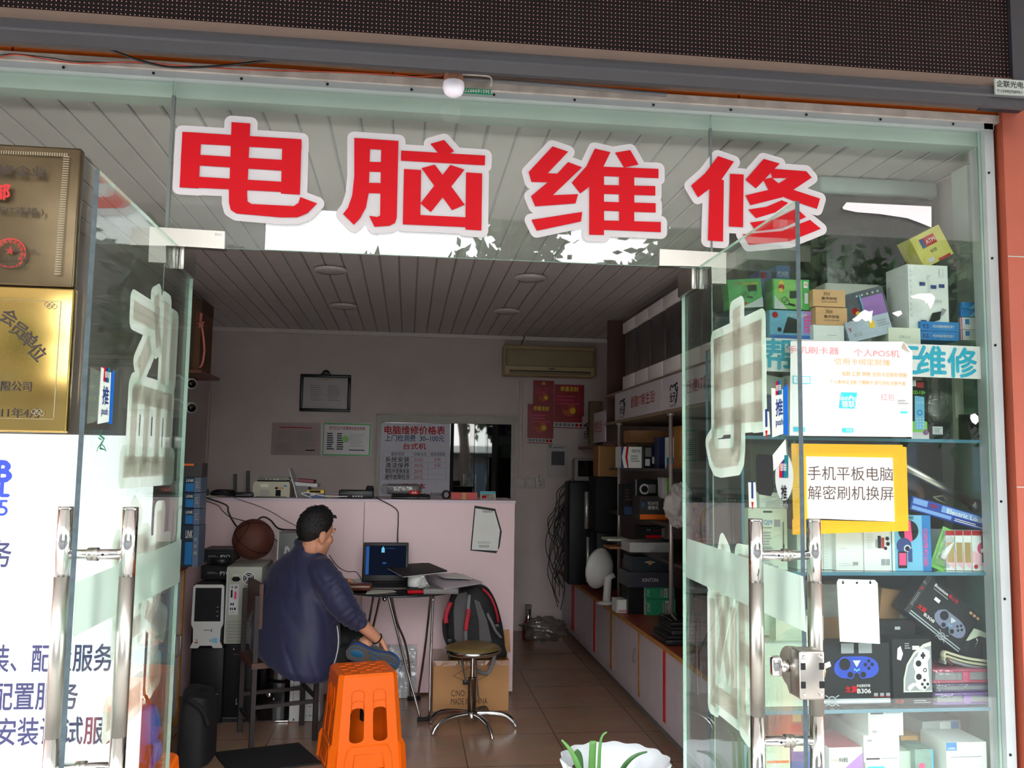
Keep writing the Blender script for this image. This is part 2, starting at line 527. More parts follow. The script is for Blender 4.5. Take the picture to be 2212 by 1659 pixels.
for zz in (.62, 1.47, 2.3): mb.box((2.138, -.062, zz), (5.0, -.0595, zz + .004), M_dirty)
struct(mb.build('wall_front'), 'orange wall to the right of the shop window')
mb = MB(); mb.box((-5, -.06, -.1), (XL - .19, .3, 2.86), M_orangew); struct(mb.build('wall_side'), 'orange wall to the left of the shop window')
mb = MB()
for k in range(9): mb.box((-5 + k * 1.23, -.025, 2.836), (-5 + (k + 1) * 1.23 - .006, .3, 3.298), M_orange)
struct(mb.build('wall_fascia'), 'orange fascia panels behind the sign')
M_soffit = mat('canopy_soffit', (228, 226, 222), .9, var=.1, scale=2)
mb = MB(); mb.box((-14, -3.25, 3.3), (14, .3, 3.6), M_soffit); struct(mb.build('canopy'), 'grey canopy over the pavement')

# ---------------------------------------------------------------- glass
def pane(lo, hi, name, label, g=M_glass):
    mb = MB(); mb.box(lo, hi, M_gedge, mats={'front': g, 'back': g})
    return struct(mb.build(name), label)


pane((XL - .15, -.006, -.05), (-.809, .006, 2.80), 'window_1', 'clear glass side pane left of the doorway')
pane((-.803, -.006, 2.225), (1.045, .006, 2.80), 'window_2', 'clear glass transom above the doorway', M_glass_veil)
pane((1.051, -.006, -.05), (2.084, .006, 2.80), 'window_3', 'clear glass shop window right of the doorway')
M_sil = mat('silicone_joint', (92, 98, 96), .4, var=.05)
mb = MB(); mb.box((-.811, -.009, 2.27), (-.801, .009, 2.735), M_sil); struct(mb.build('trim_8'), 'grey silicone joint left of the transom')
mb = MB(); mb.box((1.044, -.008, 2.27), (1.052, .008, 2.735), M_sil); struct(mb.build('trim_9'), 'grey silicone joint right of the transom')


def clamp_corner(pts, label):
    mb = MB(); q = [P(x, y, Y=-.012) for x, y in pts]; pp = [(a.x, a.z) for a in q]
    mb.prism(pp, .024, M_steel, T=TR((0, -.02, 0))); mb.prism(pp, .012, M_steel, T=TR((0, .007, 0)))
    return tag(mb.build('glass_corner_clamp'), label, 'clamp')


o = clamp_corner([(325, 491), (487, 501), (486, 539), (360, 531), (360, 569), (322, 567)], 'L-shaped steel clamp at the top left corner of the doorway')
mbx = MB(); T = frame(P(472, 506, Y=-.0205), (1, 0, 0)); mbx.text('BHQ', .012, M_grey, T); mbx.build('stamp', o)
clamp_corner([(1424, 539), (1567, 547), (1567, 614), (1536, 613), (1535, 577), (1423, 575)], 'L-shaped steel clamp at the top right corner of the doorway')

# ---------------------------------------------------------------- lettering traced from the photograph
Z3 = 740 / 2192.0


def zpts(pts, ox=0, oy=0): return [(ox + x * Z3, oy + y * Z3) for x, y in pts]


G_DIAN = [[(1168, 845), (1290, 852), (1272, 1207), (1150, 1200)], [(1168, 845), (1930, 893), (1930, 960), (1165, 917)],
          [(1808, 885), (1930, 893), (1920, 1247), (1798, 1240)], [(1160, 985), (1925, 1032), (1922, 1102), (1157, 1053)],
          [(1155, 1125), (1922, 1172), (1920, 1236), (1150, 1197)], [(1482, 783), (1603, 792), (1580, 1295), (1466, 1290)],
          [(1466, 1200), (1466, 1300), (1478, 1345), (1515, 1368), (1800, 1393), (1905, 1392), (1970, 1365), (2030, 1303), (1922, 1262), (1910, 1300), (1880, 1320), (1610, 1307), (1585, 1290), (1580, 1200)]]
G_NAO = [[(75, 884), (178, 890), (168, 1235), (150, 1330), (112, 1398), (73, 1440), (3, 1370), (35, 1330), (62, 1250), (75, 1130)],
         [(248, 897), (358, 903), (347, 1395), (335, 1428), (300, 1446), (205, 1453), (170, 1382), (222, 1390), (240, 1380)],
         [(75, 884), (358, 903), (355, 966), (75, 950)], [(90, 1034), (340, 1042), (340, 1106), (90, 1097)], [(100, 1170), (340, 1175), (340, 1242), (100, 1236)],
         [(562, 922), (650, 897), (713, 968), (685, 985), (612, 982)], [(375, 965), (912, 997), (910, 1060), (373, 1030)],
         [(393, 1083), (503, 1090), (497, 1440), (385, 1437)], [(387, 1372), (790, 1392), (786, 1455), (385, 1437)],
         [(790, 1105), (893, 1112), (888, 1477), (785, 1470)], [(505, 1078), (590, 1055), (782, 1312), (700, 1347)], [(690, 1057), (780, 1088), (565, 1360), (498, 1303)]]
F_NAO = [[(440, 1060), (840, 1085), (840, 1420), (440, 1400)], [(60, 1000), (420, 1010), (410, 1400), (180, 1380)]]
G_WEI = [[(1343, 938), (1443, 972), (1312, 1110), (1373, 1112), (1442, 1038), (1532, 1072), (1345, 1250), (1507, 1243), (1490, 1303), (1232, 1322), (1205, 1257), (1312, 1168), (1208, 1166), (1190, 1102)],
         [(1208, 1408), (1532, 1357), (1525, 1418), (1242, 1478)], [(1613, 952), (1713, 975), (1665, 1075), (1575, 1198), (1520, 1240), (1465, 1170), (1560, 1065)],
         [(1578, 1060), (1672, 1075), (1672, 1505), (1577, 1503)], [(1743, 978), (1840, 962), (1893, 1055), (1800, 1074)],
         [(1655, 1068), (2020, 1082), (2020, 1142), (1655, 1128)], [(1660, 1185), (2000, 1192), (2000, 1253), (1660, 1242)],
         [(1660, 1292), (2002, 1302), (2002, 1362), (1660, 1350)], [(1660, 1412), (2035, 1422), (2035, 1487), (1660, 1472)], [(1768, 1072), (1865, 1078), (1865, 1480), (1768, 1475)]]
F_WEI = [[(1300, 1100), (1600, 1100), (1600, 1420), (1250, 1420)]]
G_XIU = [[(233, 1000), (335, 1035), (255, 1150), (270, 1155), (265, 1547), (168, 1540), (178, 1210), (105, 1265), (60, 1190), (150, 1110)],
         [(310, 1113), (397, 1118), (393, 1455), (302, 1450)], [(525, 1018), (627, 1048), (475, 1207), (408, 1152)],
         [(560, 1080), (797, 1097), (832, 1138), (580, 1142)], [(740, 1098), (832, 1138), (640, 1265), (440, 1315), (408, 1252), (560, 1215)],
         [(520, 1150), (575, 1138), (640, 1192), (885, 1272), (865, 1338), (720, 1290), (560, 1225)],
         [(640, 1283), (682, 1300), (600, 1360), (475, 1398), (425, 1342), (540, 1325)],
         [(735, 1335), (795, 1390), (650, 1460), (475, 1482), (437, 1425), (590, 1405)], [(820, 1408), (890, 1465), (690, 1545), (430, 1568), (390, 1500), (640, 1480)]]
F_XIU = [[(470, 1120), (720, 1140), (640, 1240), (500, 1230)]]


def offset_layer(mb, polys, r, y0, T, mt, step=2.0e-5):
    """every outline grown by r with round corners, sheets a hair apart"""
    k = 0

    def put(pts):
        nonlocal k
        a = sum(pts[i][0] * pts[(i + 1) % len(pts)][1] - pts[(i + 1) % len(pts)][0] * pts[i][1] for i in range(len(pts)))
        if a < 0: pts = pts[::-1]
        mb.add([(x, y0 - k * step, z) for x, z in pts], [tuple(range(len(pts)))], mt, False, T); k += 1
    for pl in polys:
        put(pl)
        if r <= 0: continue
        n = len(pl)
        for i in range(n):
            (xa, za), (xb, zb) = pl[i], pl[(i + 1) % n]
            dx, dz = xb - xa, zb - za; L = math.hypot(dx, dz) or 1
            nx, nz = -dz / L * r, dx / L * r
            a0 = math.atan2(nz, nx)
            put([(xa + r * math.cos(a0 + PI * j / 10), za + r * math.sin(a0 + PI * j / 10)) for j in range(11)] +
                [(xb + r * math.cos(a0 + PI + PI * j / 10), zb + r * math.sin(a0 + PI + PI * j / 10)) for j in range(11)])


M_vinyl = mat('white_vinyl', (192, 187, 190), .6, var=.015, spec=.1)
CHARS = {}
for nm, g, fl, ox in (('dian', G_DIAN, [], 0), ('nao', G_NAO, F_NAO, 740), ('wei', G_WEI, F_WEI, 740), ('xiu', G_XIU, F_XIU, 1472)):
    w = [[(lambda q: (q.x, q.z))(P(a, b, Y=-.008)) for a, b in zpts(pl, ox)] for pl in g]
    wf = [[(lambda q: (q.x, q.z))(P(a, b, Y=-.008)) for a, b in zpts(pl, ox)] for pl in fl]
    CHARS[nm] = (w, wf)
for nm, desc in (('dian', 'leftmost red Chinese character with white border on the glass above the doorway'),
                 ('nao', 'red white-bordered character second from left above the doorway, boxed cross on its right side'),
                 ('wei', 'red white-bordered character third from left above the doorway, four level bars on its right side'),
                 ('xiu', 'rightmost red white-bordered character above the doorway, three slanting strokes at its lower right')):
    w, wf = CHARS[nm]
    xs = [p[0] for pl in w for p in pl]; zs = [p[1] for pl in w for p in pl]
    t = thing('sign_character', desc, 'sign', ((min(xs) + max(xs)) / 2, -.008, min(zs)), 'red repair sign characters on the glass')
    mb = MB(); offset_layer(mb, wf, 0, -.0066, None, M_vinyl); offset_layer(mb, w, .0235, -.0068, None, M_vinyl); mb.build('white_border', t)
    mb = MB(); offset_layer(mb, w, 0, -.0105, None, M_red, 1e-4); mb.build('red_glyph', t)

# ---------------------------------------------------------------- glass doors standing open
def norm_char(nm):
    w, wf = CHARS[nm]
    xs = [p[0] for pl in w for p in pl]; zs = [p[1] for pl in w for p in pl]
    x0, x1, z0, z1 = min(xs), max(xs), min(zs), max(zs)
    f = lambda pl: [((x - x0) / (x1 - x0), (z - z0) / (z1 - z0)) for x, z in pl]
    return [f(pl) for pl in w], [f(pl) for pl in wf]


def bar(a, b, t):
    dx, dz = b[0] - a[0], b[1] - a[1]; L = math.hypot(dx, dz); nx, nz = -dz / L * t / 2, dx / L * t / 2
    return [(a[0] + nx, a[1] + nz), (b[0] + nx, b[1] + nz), (b[0] - nx, b[1] - nz), (a[0] - nx, a[1] - nz)]


JIAN = [bar((.13, .93), (.13, .55), .11), bar((.32, 1.0), (.32, .52), .11), bar((.55, 1.0), (.45, .72), .11), bar((.5, .85), (.97, .85), .1),
        bar((.62, .72), (.82, .55), .12), bar((.1, .43), (.9, .43), .1), bar((.14, .46), (.14, .06), .11), bar((.38, .43), (.38, .06), .1),
        bar((.62, .43), (.62, .06), .1), bar((.86, .46), (.86, .06), .11), bar((0, .05), (1, .05), .11)]
KONG = [bar((0, .76), (.4, .76), .11), bar((.22, 1.0), (.22, .05), .12), bar((.24, .07), (.08, .1), .1), bar((0, .33), (.42, .48), .1),
        bar((.68, 1.02), (.74, .9), .12), bar((.46, .84), (.98, .84), .1), bar((.48, .86), (.46, .7), .1), bar((.96, .86), (.94, .7), .1),
        bar((.64, .72), (.5, .52), .1), bar((.78, .72), (.95, .54), .1), bar((.5, .42), (.94, .42), .1), bar((.72, .42), (.72, .06), .11), bar((.44, .05), (1, .05), .11)]
M_vback = glassy('vinyl_back', (240, 245, 240), .02, rough=.3, milk=.985, milkcol=(248, 252, 248), transl=.75)
M_vghost = glassy('vinyl_back_print', (240, 240, 240), .02, rough=.3, milk=.985, milkcol=(243, 228, 224), transl=.75)
M_frost = glassy('frosted_band', (225, 240, 232), .03, milk=.86, milkcol=(192, 210, 199))
M_tealink = mat('print_teal', (12, 110, 120), .5, var=0)
M_navy = mat('print_navy', (24, 52, 120), .5, var=0)


def make_door(name, label, xc, s, yfree, yin, px, chars):
    """s = +1: inner face looks to +x"""
    d = bpy.data.objects.new(name, None); COL.objects.link(d); d.location = (xc, 0, 0); struct(d, label)
    xi, xo = xc + s * .006, xc - s * .006
    mb = MB(); lo = (xc - .006, yfree, .012); hi = (xc + .006, yin, 2.225)
    mb.box(lo, hi, M_gedge, mats={'left': M_doorglass, 'right': M_doorglass, 'front': M_gedged, 'back': M_gedge}); mb.build('glass_pane', d)
    # top pivot patch on both faces
    mb = MB()
    for k in (-1, 1): mb.rbox((xc + k * .014 - .008, .0, 2.15), (xc + k * .014 + .008, .165, 2.238), M_steel, .003)
    mb.box((xc - .006, .002, 2.2252), (xc + .006, .163, 2.236), M_ink); mb.ball((xc, -.001, 2.19), .004, M_ink, 8); mb.build('pivot_patch', d)
    # tube pull handles, one on each face, tied by two standoffs
    c = P(px['ring'], px['ry'], X=xi); yh = c.y
    x_in = P(px['in'], px['ry'], Y=yh).x; x_out = P(px['out'], px['ry'], Y=yh).x
    zt = P(px['in'], px['top'], Y=yh).z; z1 = P(px['in'], px['b1'], Y=yh).z; z2 = P(px['in'], px['b2'], Y=yh).z
    zr = c.z; zr2 = P(px['ring'], px['ry2'], X=xi).z
    for xx in (x_in, x_out):
        h = MB(); h.cyl((xx, yh, z2), (xx, yh, z1), .0192, M_steel, 24)
        hb = h.build('pull_handle', d)
        e = MB(); e.cyl((xx, yh, z1), (xx, yh, zt), .019, M_chrome, 24); e.cyl((xx, yh, .58), (xx, yh, z2), .019, M_chrome, 24)
        e.tube([(xx, yh, zt - .004), (xx, yh, zt + .001)], [.0194, .0185], M_chrome, 24); e.build('polished_end', hb)
    for zz in (zr, zr2):
        e = MB(); e.cyl((x_in, yh, zz), (x_out, yh, zz), .0125, M_chrome, 16)
        for xx in (xi, xo): e.cyl((xx - .006, yh, zz), (xx + .006, yh, zz), .0165, M_steel, 20)
        e.ball((xi + s * .02, yh - .0125, zz), .0035, M_ink, 8); e.build('standoff', d)
    # frosted safety band across the glass, stuck on the inner face
    mb = MB(); q = [P(a, b, X=xi + s * .0008) for a, b in px['band']]
    mb.face([tuple(v) for v in (q if s > 0 else q[::-1])], M_frost); b = mb.build('frosted_band', d); b['label'] = 'pale frosted safety band'
    # vinyl characters on the outer face, read backwards from inside
    for nm, (ya, yb, za, zb) in chars:
        polys, fills = (norm_char(nm) if isinstance(nm, str) else (nm, []))
        # outer face is read with u running to -y (left door) or +y (right door)
        T = frame((xo, max(ya, yb) if s > 0 else min(ya, yb), za), (0, -s * 1.0, 0), (s * 1.0, 0, 0), (0, 0, 1))
        w, h = abs(yb - ya), zb - za
        sc = lambda pl: [(u * w, v * h) for u, v in pl]
        g = MB(); offset_layer(g, [sc(p) for p in fills], 0, -.0006, T, M_vback); offset_layer(g, [sc(p) for p in polys], .03, -.0008, T, M_vback)
        gb = g.build('vinyl_character', d); gb['label'] = 'pale back of a vinyl Chinese character'
        g = MB(); offset_layer(g, [sc(p) for p in polys], 0, -.0003, T, M_vghost, -1e-5); g.build('print_showthrough', gb)  # pinkish print showing through the pale vinyl back
    return d, xi, xo


def dpoly(d, name, pts, X, mt, s, extra=None, label=None):
    mb = MB(); q = [tuple(P(a, b, X=X)) for a, b in pts]
    mb.face(q if s > 0 else q[::-1], mt)
    if extra: extra(mb)
    o = mb.build(name, d)
    if label: o['label'] = label
    return o


def Yd(px, py, X): return P(px, py, X=X).y


XA = -.77
yA0, yA1 = Yd(280, 850, XA), Yd(384, 850, XA)
zA1, zA0 = P(320, 622, X=XA).z, P(320, 1028, X=XA).z
hA = zA1 - zA0
d1, xi1, xo1 = make_door('door_1', 'left glass door standing open towards the street', XA, 1, -.76, .20,
                         dict(ring=207, ry=1197, ry2=1634, out=137, top=1096, b1=1245, b2=1590, band=[(162, 1258), (392, 1165), (388, 1258), (158, 1376)], **{'in': 277}),
                         [(JIAN, (yA0, yA1, zA0, zA1)), (KONG, (yA0 - .02, yA1, zA0 - hA * 1.22, zA0 - hA * .2))])


def push_art(mb, T):
    mb.add([(-.02, -.0005, .138), (.02, -.0005, .138), (.017, -.0005, .1), (-.023, -.0005, .1)], [(0, 1, 2, 3)], M_red, False, T)
    mb.add([(-.008, -.0008, .138), (.02, -.0008, .138), (.017, -.0008, .1), (-.011, -.0008, .1)], [(0, 1, 2, 3)], M_navy, False, T)
    mb.add([(.006, -.0011, .138), (.02, -.0011, .138), (.017, -.0011, .1), (.003, -.0011, .1)], [(0, 1, 2, 3)], M_tealink, False, T)
    mb.text('银联', .018, M_paper, T @ TR((0, -.0015, .119)))
    mb.text('推', .05, M_navy, T @ TR((0, -.0008, .066)), bold=.012); mb.text('push', .026, M_navy, T @ TR((0, -.0008, .028)), bold=.01)


M_stk = mat('sticker_white', (214, 224, 216), .4, var=.02)
M_stkb = mat('sticker_blue', (18, 96, 190), .4, var=.06, scale=20)
c = P(228, 908, X=xi1 + .0015)
dpoly(d1, 'push_sticker', [(219, 793), (240, 805), (235, 911), (211, 916)], xi1 + .0008, M_stk, 1,
      lambda mb: push_art(mb, frame((xi1 + .0012, c.y - .010, c.z - .004), (0, 1, 0), (-1, 0, 0))), 'white push sticker')
dpoly(d1, 'sticker_back', [(240, 806), (248, 799), (242, 917), (224, 910), (236, 909)], xi1 + .0004, M_stkb, 1, None, 'blue sticker behind the push sticker')
# small green lizard sticker as a wavy ribbon
mb = MB(); g = mat('print_green', (20, 120, 84), .5, var=0)
pl = [P(a, b, X=xi1 + .001) for a, b in [(221, 928), (215, 940), (225, 948), (219, 958), (216, 968), (228, 972)]]
mb.tube(pl, [.001, .003, .004, .004, .003, .001], g, 6, flat=.3)
for a in ([(219, 958), (212, 966), (209, 975)], [(219, 950), (213, 946)], [(220, 960), (226, 966), (229, 975)]):
    mb.tube([P(u, v, X=xi1 + .001) for u, v in a], .0018, g, 5, flat=.3)
o = mb.build('lizard_sticker', d1); o['label'] = 'small green squiggle sticker'

XB = 1.0
yB0, yB1 = Yd(1523, 850, XB), Yd(1642, 850, XB)
zB1, zB0 = P(1578, 668, X=XB).z, P(1560, 1012, X=XB).z
hB = zB1 - zB0
d2, xi2, xo2 = make_door('door_2', 'right glass door standing open towards the street', XB, -1, -.80, .165,
                         dict(ring=1694, ry=1199, ry2=1596, out=1758, top=1121, b1=1258, b2=1546, band=[(1484, 1163), (1735, 1245), (1742, 1366), (1481, 1246)], **{'in': 1633}),
                         [('dian', (yB0 - .01, yB1, zB0, zB1)), ('nao', (yB0 - .01, yB1 + .04, zB0 - hB * 1.55, zB0 - hB * .47))])
c = P(1680, 930, X=xi2 - .0015)
dpoly(d2, 'push_sticker', [(1666, 838), (1691, 841), (1692, 937), (1668, 945)], xi2 - .0008, M_stk, -1,
      lambda mb: push_art(mb, frame((xi2 - .0012, c.y - .012, c.z - .004), (0, -1, 0), (1, 0, 0))), 'white push sticker')
dpoly(d2, 'sticker_back', [(1689, 840), (1701, 829), (1703, 941), (1692, 938), (1692, 842)], xi2 - .0004, M_stkb, -1, None, 'blue sticker behind the push sticker')
dpoly(d2, 'black_sticker', [(1637, 981), (1665, 983), (1669, 990), (1670, 1062), (1665, 1072), (1640, 1068), (1634, 1060), (1633, 988)], xi2 - .0008, mat('black_sticker', (40, 42, 43), .6, var=.05), -1)
oc = [(1694 + 19.5 * math.cos(a), 1030 + 51 * math.sin(a)) for a in [2 * PI * k / 28 for k in range(28)]]
c = P(1694, 1065, X=xi2 - .0015)


def oval_art(mb):
    T = frame((xi2 - .0013, c.y, c.z), (0, -1, 0), (1, 0, 0))
    for x0, mm in ((-.026, M_red), (-.008, M_navy), (.006, M_tealink)):
        mb.add([(x0, -.0004 * (1 + (x0 + .03) * 40), .1), (.028, -.0004 * (1 + (x0 + .03) * 40), .1), (.025, -.0004 * (1 + (x0 + .03) * 40), .04), (x0 - .004, -.0004 * (1 + (x0 + .03) * 40), .04)], [(0, 1, 2, 3)], mm, False, T)
    mb.text('银联', .022, M_paper, T @ TR((0, -.002, .068)))
    mb.text('推', .04, M_ink, T @ TR((0, -.001, .002)), bold=.01); mb.text('Push', .024, M_grey, T @ TR((0, -.001, -.03)))


dpoly(d2, 'oval_sticker', oc, xi2 - .0008, mat('sticker_silver', (190, 198, 198), .35, var=.02), -1, oval_art, 'oval silver push sticker')
dpoly(d2, 'paper_strip', [(1697, 948), (1699, 985), (1671, 1018), (1669, 983)], xi2 - .0022, M_stk, -1, None, 'torn white paper strip')
# two narrow white labels near the meeting edge
for k, pts in enumerate(([(1648, 889), (1661, 889), (1664, 938), (1649, 942)], [(1616, 1042), (1632, 1042), (1635, 1097), (1618, 1096)])):
    cc = P(sum(p[0] for p in pts) / 4, sum(p[1] for p in pts) / 4, X=xi2 - .0012)
    dpoly(d2, 'vinyl_label', pts, xi2 - .0008, M_stk, -1,
          lambda mb: (mb.add([(-.008, -.0004, -.02), (.008, -.0004, -.02), (0, -.0004, -.045)], [(2, 1, 0)], M_red, False, frame((xi2 - .0012, cc.y, cc.z), (0, -1, 0), (1, 0, 0))),
                      mb.add([(-.007, -.0004, -.01), (.007, -.0004, -.01), (.007, -.0004, .04), (-.007, -.0004, .04)], [(0, 1, 2, 3)], M_navy, False, frame((xi2 - .0012, cc.y, cc.z), (0, -1, 0), (1, 0, 0)))))
# lock on the free edge of the right door
lk = [P(1712, 1440, Y=-.80).z, P(1720, 1396, Y=-.80).z, P(1720, 1499, Y=-.80).z]
mb = MB(); zc_, zt_, zb_ = lk
mb.rbox((xi2 - .034, -.86, zb_), (xi2 + .03, -.80, zt_), M_steel, .005)
mb.prism([(0, zb_), (0, zt_)] + [(.06 * math.sin(PI * k / 12), zc_ + (zt_ - zc_) * math.cos(PI * k / 12)) for k in range(1, 12)], .016, M_steel, T=frame((xi2 - .018, -.80, 0), (0, 1, 0), (-1, 0, 0)))
for zz in (zt_ - .014, zb_ + .014):
    for xx in (xi2 - .024, xi2 + .02): mb.ball((xx, -.861, zz), .0055, M_chrome, 10)
for zz in (zt_ - .036, zb_ + .036):
    for xx in (xi2 - .026, xi2 + .022): mb.box((xx - .006, -.8612, zz - .008), (xx + .006, -.86, zz + .008), M_ink)
lko = mb.build('door_lock', d2); lko['label'] = 'steel lock body on the door edge'
mb = MB(); mb.cyl((xi2 - .034, -.79, zc_), (xi2 - .052, -.79, zc_), .016, M_chrome, 12); mb.rbox((xi2 - .078, -.802, zc_ - .024), (xi2 - .05, -.778, zc_ + .024), M_chrome, .006); mb.build('thumb_turn', lko)
mb = MB(); mb.ball((xi2 + .036, -.82, zc_ - .005), (.014, .02, .026), mat('brass_knob', (150, 135, 100), .3, 1.0, var=.1), 12); mb.build('key_knob', lko)

# ---------------------------------------------------------------- scrolling sign over the shop
t = thing('led_sign', 'long dark dot-matrix sign running along the top of the shop front', 'sign', (.2, -.14, 2.77))
mb = MB(); mb.box((-3.0, -.245, 2.872), (2.035, -.06, 3.29), M_blackm, mats={'front': ledmat()}); mb.build('dot_display', t)
mb = MB(); mb.box((-3.0, -.258, 2.842), (2.035, -.06, 2.874), mat('bronze_strip', (98, 80, 70), .5, .2, var=.06)); mb.build('bronze_strip', t)
mb = MB()
pr = [(-.255, 2.842), (-.272, 2.835), (-.278, 2.82), (-.272, 2.806), (-.266, 2.80), (-.264, 2.768), (-.255, 2.763), (-.24, 2.79), (-.06, 2.862), (-.06, 2.874), (-.25, 2.842)]
mb.prism([(y, z) for y, z in pr], 5.2, mat('black_frame_bar', (44, 43, 48), .38, var=.06), T=frame((-3.0, 0, 0), (0, 1, 0), (1, 0, 0)), smooth=False)
mb.box((2.035, -.262, 2.84), (2.2, -.06, 3.29), mat('black_frame_bar2', (30, 32, 40), .4, var=.06)); mb.build('frame_bar', t)
a, b, c_, d_ = P(2149, 170, Y=-.284), P(2240, 176, Y=-.284), P(2240, 210, Y=-.284), P(2151, 203, Y=-.284)
mb = MB(); M_plate = mat('grey_plate', (150, 158, 152), .4, var=.04)
mb.box((a.x, -.286, d_.z), (b.x + .04, -.2785, a.z), M_plate)
mb.text('企联光电', .025, M_ink, TR((a.x + .004, -.2868, (a.z * .68 + d_.z * .32))), 'l', .012); mb.text('T:15990708951', .015, M_ink, TR((a.x + .004, -.2868, a.z * .2 + d_.z * .8)), 'l', .008)
mb.build('maker_plate', t)

# bulb, wires and sticker under the sign
bp = P(980, 178, Y=-.11)
t = thing('light_bulb', 'round white light bulb hanging under the sign, unlit', 'lamp', (bp.x, -.11, bp.z - .045))
mb = MB(TR((bp.x, -.11, bp.z - .05))); mb.lathe([(0, 0), (.016, .002), (.03, .012), (.036, .028), (.036, .042), (.034, .05)], mat('bulb_milk', (236, 230, 242), .35, var=0), 24); mb.build('diffuser', t)
mb = MB(TR((bp.x, -.11, bp.z - .05))); mb.lathe([(.0345, .049), (.034, .06), (.028, .08), (.02, .095), (.016, .1), (.016, .14), (0, .14)], mat('rusty_base', (150, 104, 84), .8, var=.35, scale=60), 24); mb.build('rusty_base', t)


def wire(name, label, px, Y, r, mt, cat='cable', n=6, sub=6, parent=None, group=None):
    pts = []
    for q in px:
        if len(q) == 3: pts.append(P(q[0], q[1], Y=q[2]))
        else: pts.append(P(q[0], q[1], Y=Y))
    return wire3(name, label, pts, r, mt, cat, n, sub, group)


def smooth_pts(pts, sub=6):
    pts = [Vector(p) for p in pts]
    if len(pts) < 3: return pts
    out = []
    for i in range(len(pts) - 1):
        p0 = pts[max(i - 1, 0)]; p1 = pts[i]; p2 = pts[i + 1]; p3 = pts[min(i + 2, len(pts) - 1)]
        for k in range(sub):
            t_ = k / sub
            out.append(.5 * ((2 * p1) + (-p0 + p2) * t_ + (2 * p0 - 5 * p1 + 4 * p2 - p3) * t_ * t_ + (-p0 + 3 * p1 - 3 * p2 + p3) * t_ ** 3))
    out.append(pts[-1]); return out


def wire3(name, label, pts, r, mt, cat='cable', n=6, sub=6, group=None):
    mb = MB(); mb.tube(smooth_pts(pts, sub), r, mt, n)
    return tag(mb.build(name), label, cat, group)


M_cable = mat('black_cable', (18, 18, 20), .45, var=0)
wire('cable', 'black cable loop drooping below the sign at upper left', [(235, 106), (300, 130), (360, 144), (430, 145), (500, 140), (585, 130)], -.12, .0042, M_cable)
M_rw = mat('red_brown_wire', (165, 62, 40), .7, var=.2, scale=40)
wire('string', 'thin red string pinned along the top of the window frame', [(0, 124), (37, 118), (100, 128), (160, 136), (215, 136), (290, 134), (400, 142), (520, 150), (640, 153), (740, 156), (860, 162), (900, 166), (958, 162)], -.06, .0024, M_rw)
wire('cable', 'thin black cable beside the red string on the window frame', [(0, 119), (37, 117), (110, 125), (170, 133), (290, 136), (420, 143), (560, 152), (740, 157), (900, 164), (955, 167)], -.054, .0018, M_cable)
M_ww = mat('white_wire', (190, 180, 170), .6, var=.1, scale=50)
wire('wire_bracket', 'bent white wire beside the bulb', [(985, 160), (1040, 163), (1058, 166), (1062, 174), (1060, 187)], -.1, .003, M_ww, 'wire')
wire('pipe', 'grey pipe lying in the gap above the window frame', [(970, 168), (1200, 184), (1440, 205)], -.085, .008, mat('grey_pipe', (96, 94, 96), .5, var=.1), 'pipe')
a = P(1004, 190, Y=-.078); b = P(1062, 205, Y=-.078)
mb = MB(); mb.box((a.x, -.079, b.z), (b.x, -.0755, a.z), mat('green_sticker', (20, 140, 96), .5, var=.05)); mb.text('13651694977', .017, M_paper, TR(((a.x + b.x) / 2, -.0796, (a.z + b.z) / 2)) @ Matrix.Rotation(PI, 4, 'Y'), bold=.015)
tag(mb.build('phone_sticker'), 'small green sticker with upside-down white digits beside the bulb', 'sticker')

# back wall opening: aluminium frame with one dark sliding pane
def PB(x, y): return P(x, y, Y=YB - .01)


M_oldalu = mat('old_aluminium', (150, 144, 138), .5, .3, var=.06)
w4 = bpy.data.objects.new('window_4', None); COL.objects.link(w4)
a = PB(816, 897); b = PB(1112, 905); w4.location = ((a.x + b.x) / 2, YB - .03, .9); struct(w4, 'aluminium framed interior window in the back wall')
zt = (a.z + b.z) / 2; zbt = .9
mb = MB()
mb.box((a.x, YB - .07, zt - .06), (b.x, YB - .002, zt), M_oldalu); mb.box((a.x, YB - .06, zbt), (a.x + .035, YB - .002, zt - .06), M_oldalu); mb.box((b.x - .035, YB - .06, zbt), (b.x, YB - .002, zt - .06), M_oldalu)
mb.box((a.x, YB - .06, zbt), (b.x, YB - .002, zbt + .03), M_oldalu); mb.box((a.x - .01, YB - .08, zt), (b.x + .01, YB - .002, zt + .012), M_oldalu); mb.build('window_frame', w4)
xm = PB(972, 1000).x
M_darkglass = mat('dark_reflecting_glass', (10, 10, 11), .02, var=0, spec=.9)
mb = MB(); mb.box((xm, YB - .045, zbt + .03), (b.x - .035, YB - .035, zt - .06), M_darkglass); mb.build('dark_pane', w4)
mb = MB(); mb.box((a.x + .035, YB - .03, zbt + .03), (xm, YB - .02, zt - .06), M_darkglass); mb.build('dark_pane', w4)
xq = PB(1020, 1000).x
mb = MB(); mb.box((xm, YB - .055, zbt + .03), (xm + .03, YB - .03, zt - .06), M_dark); mb.box((xq + .18, YB - .055, zbt + .03), (xq + .22, YB - .03, zt - .06), M_dark); mb.build('sash', w4)
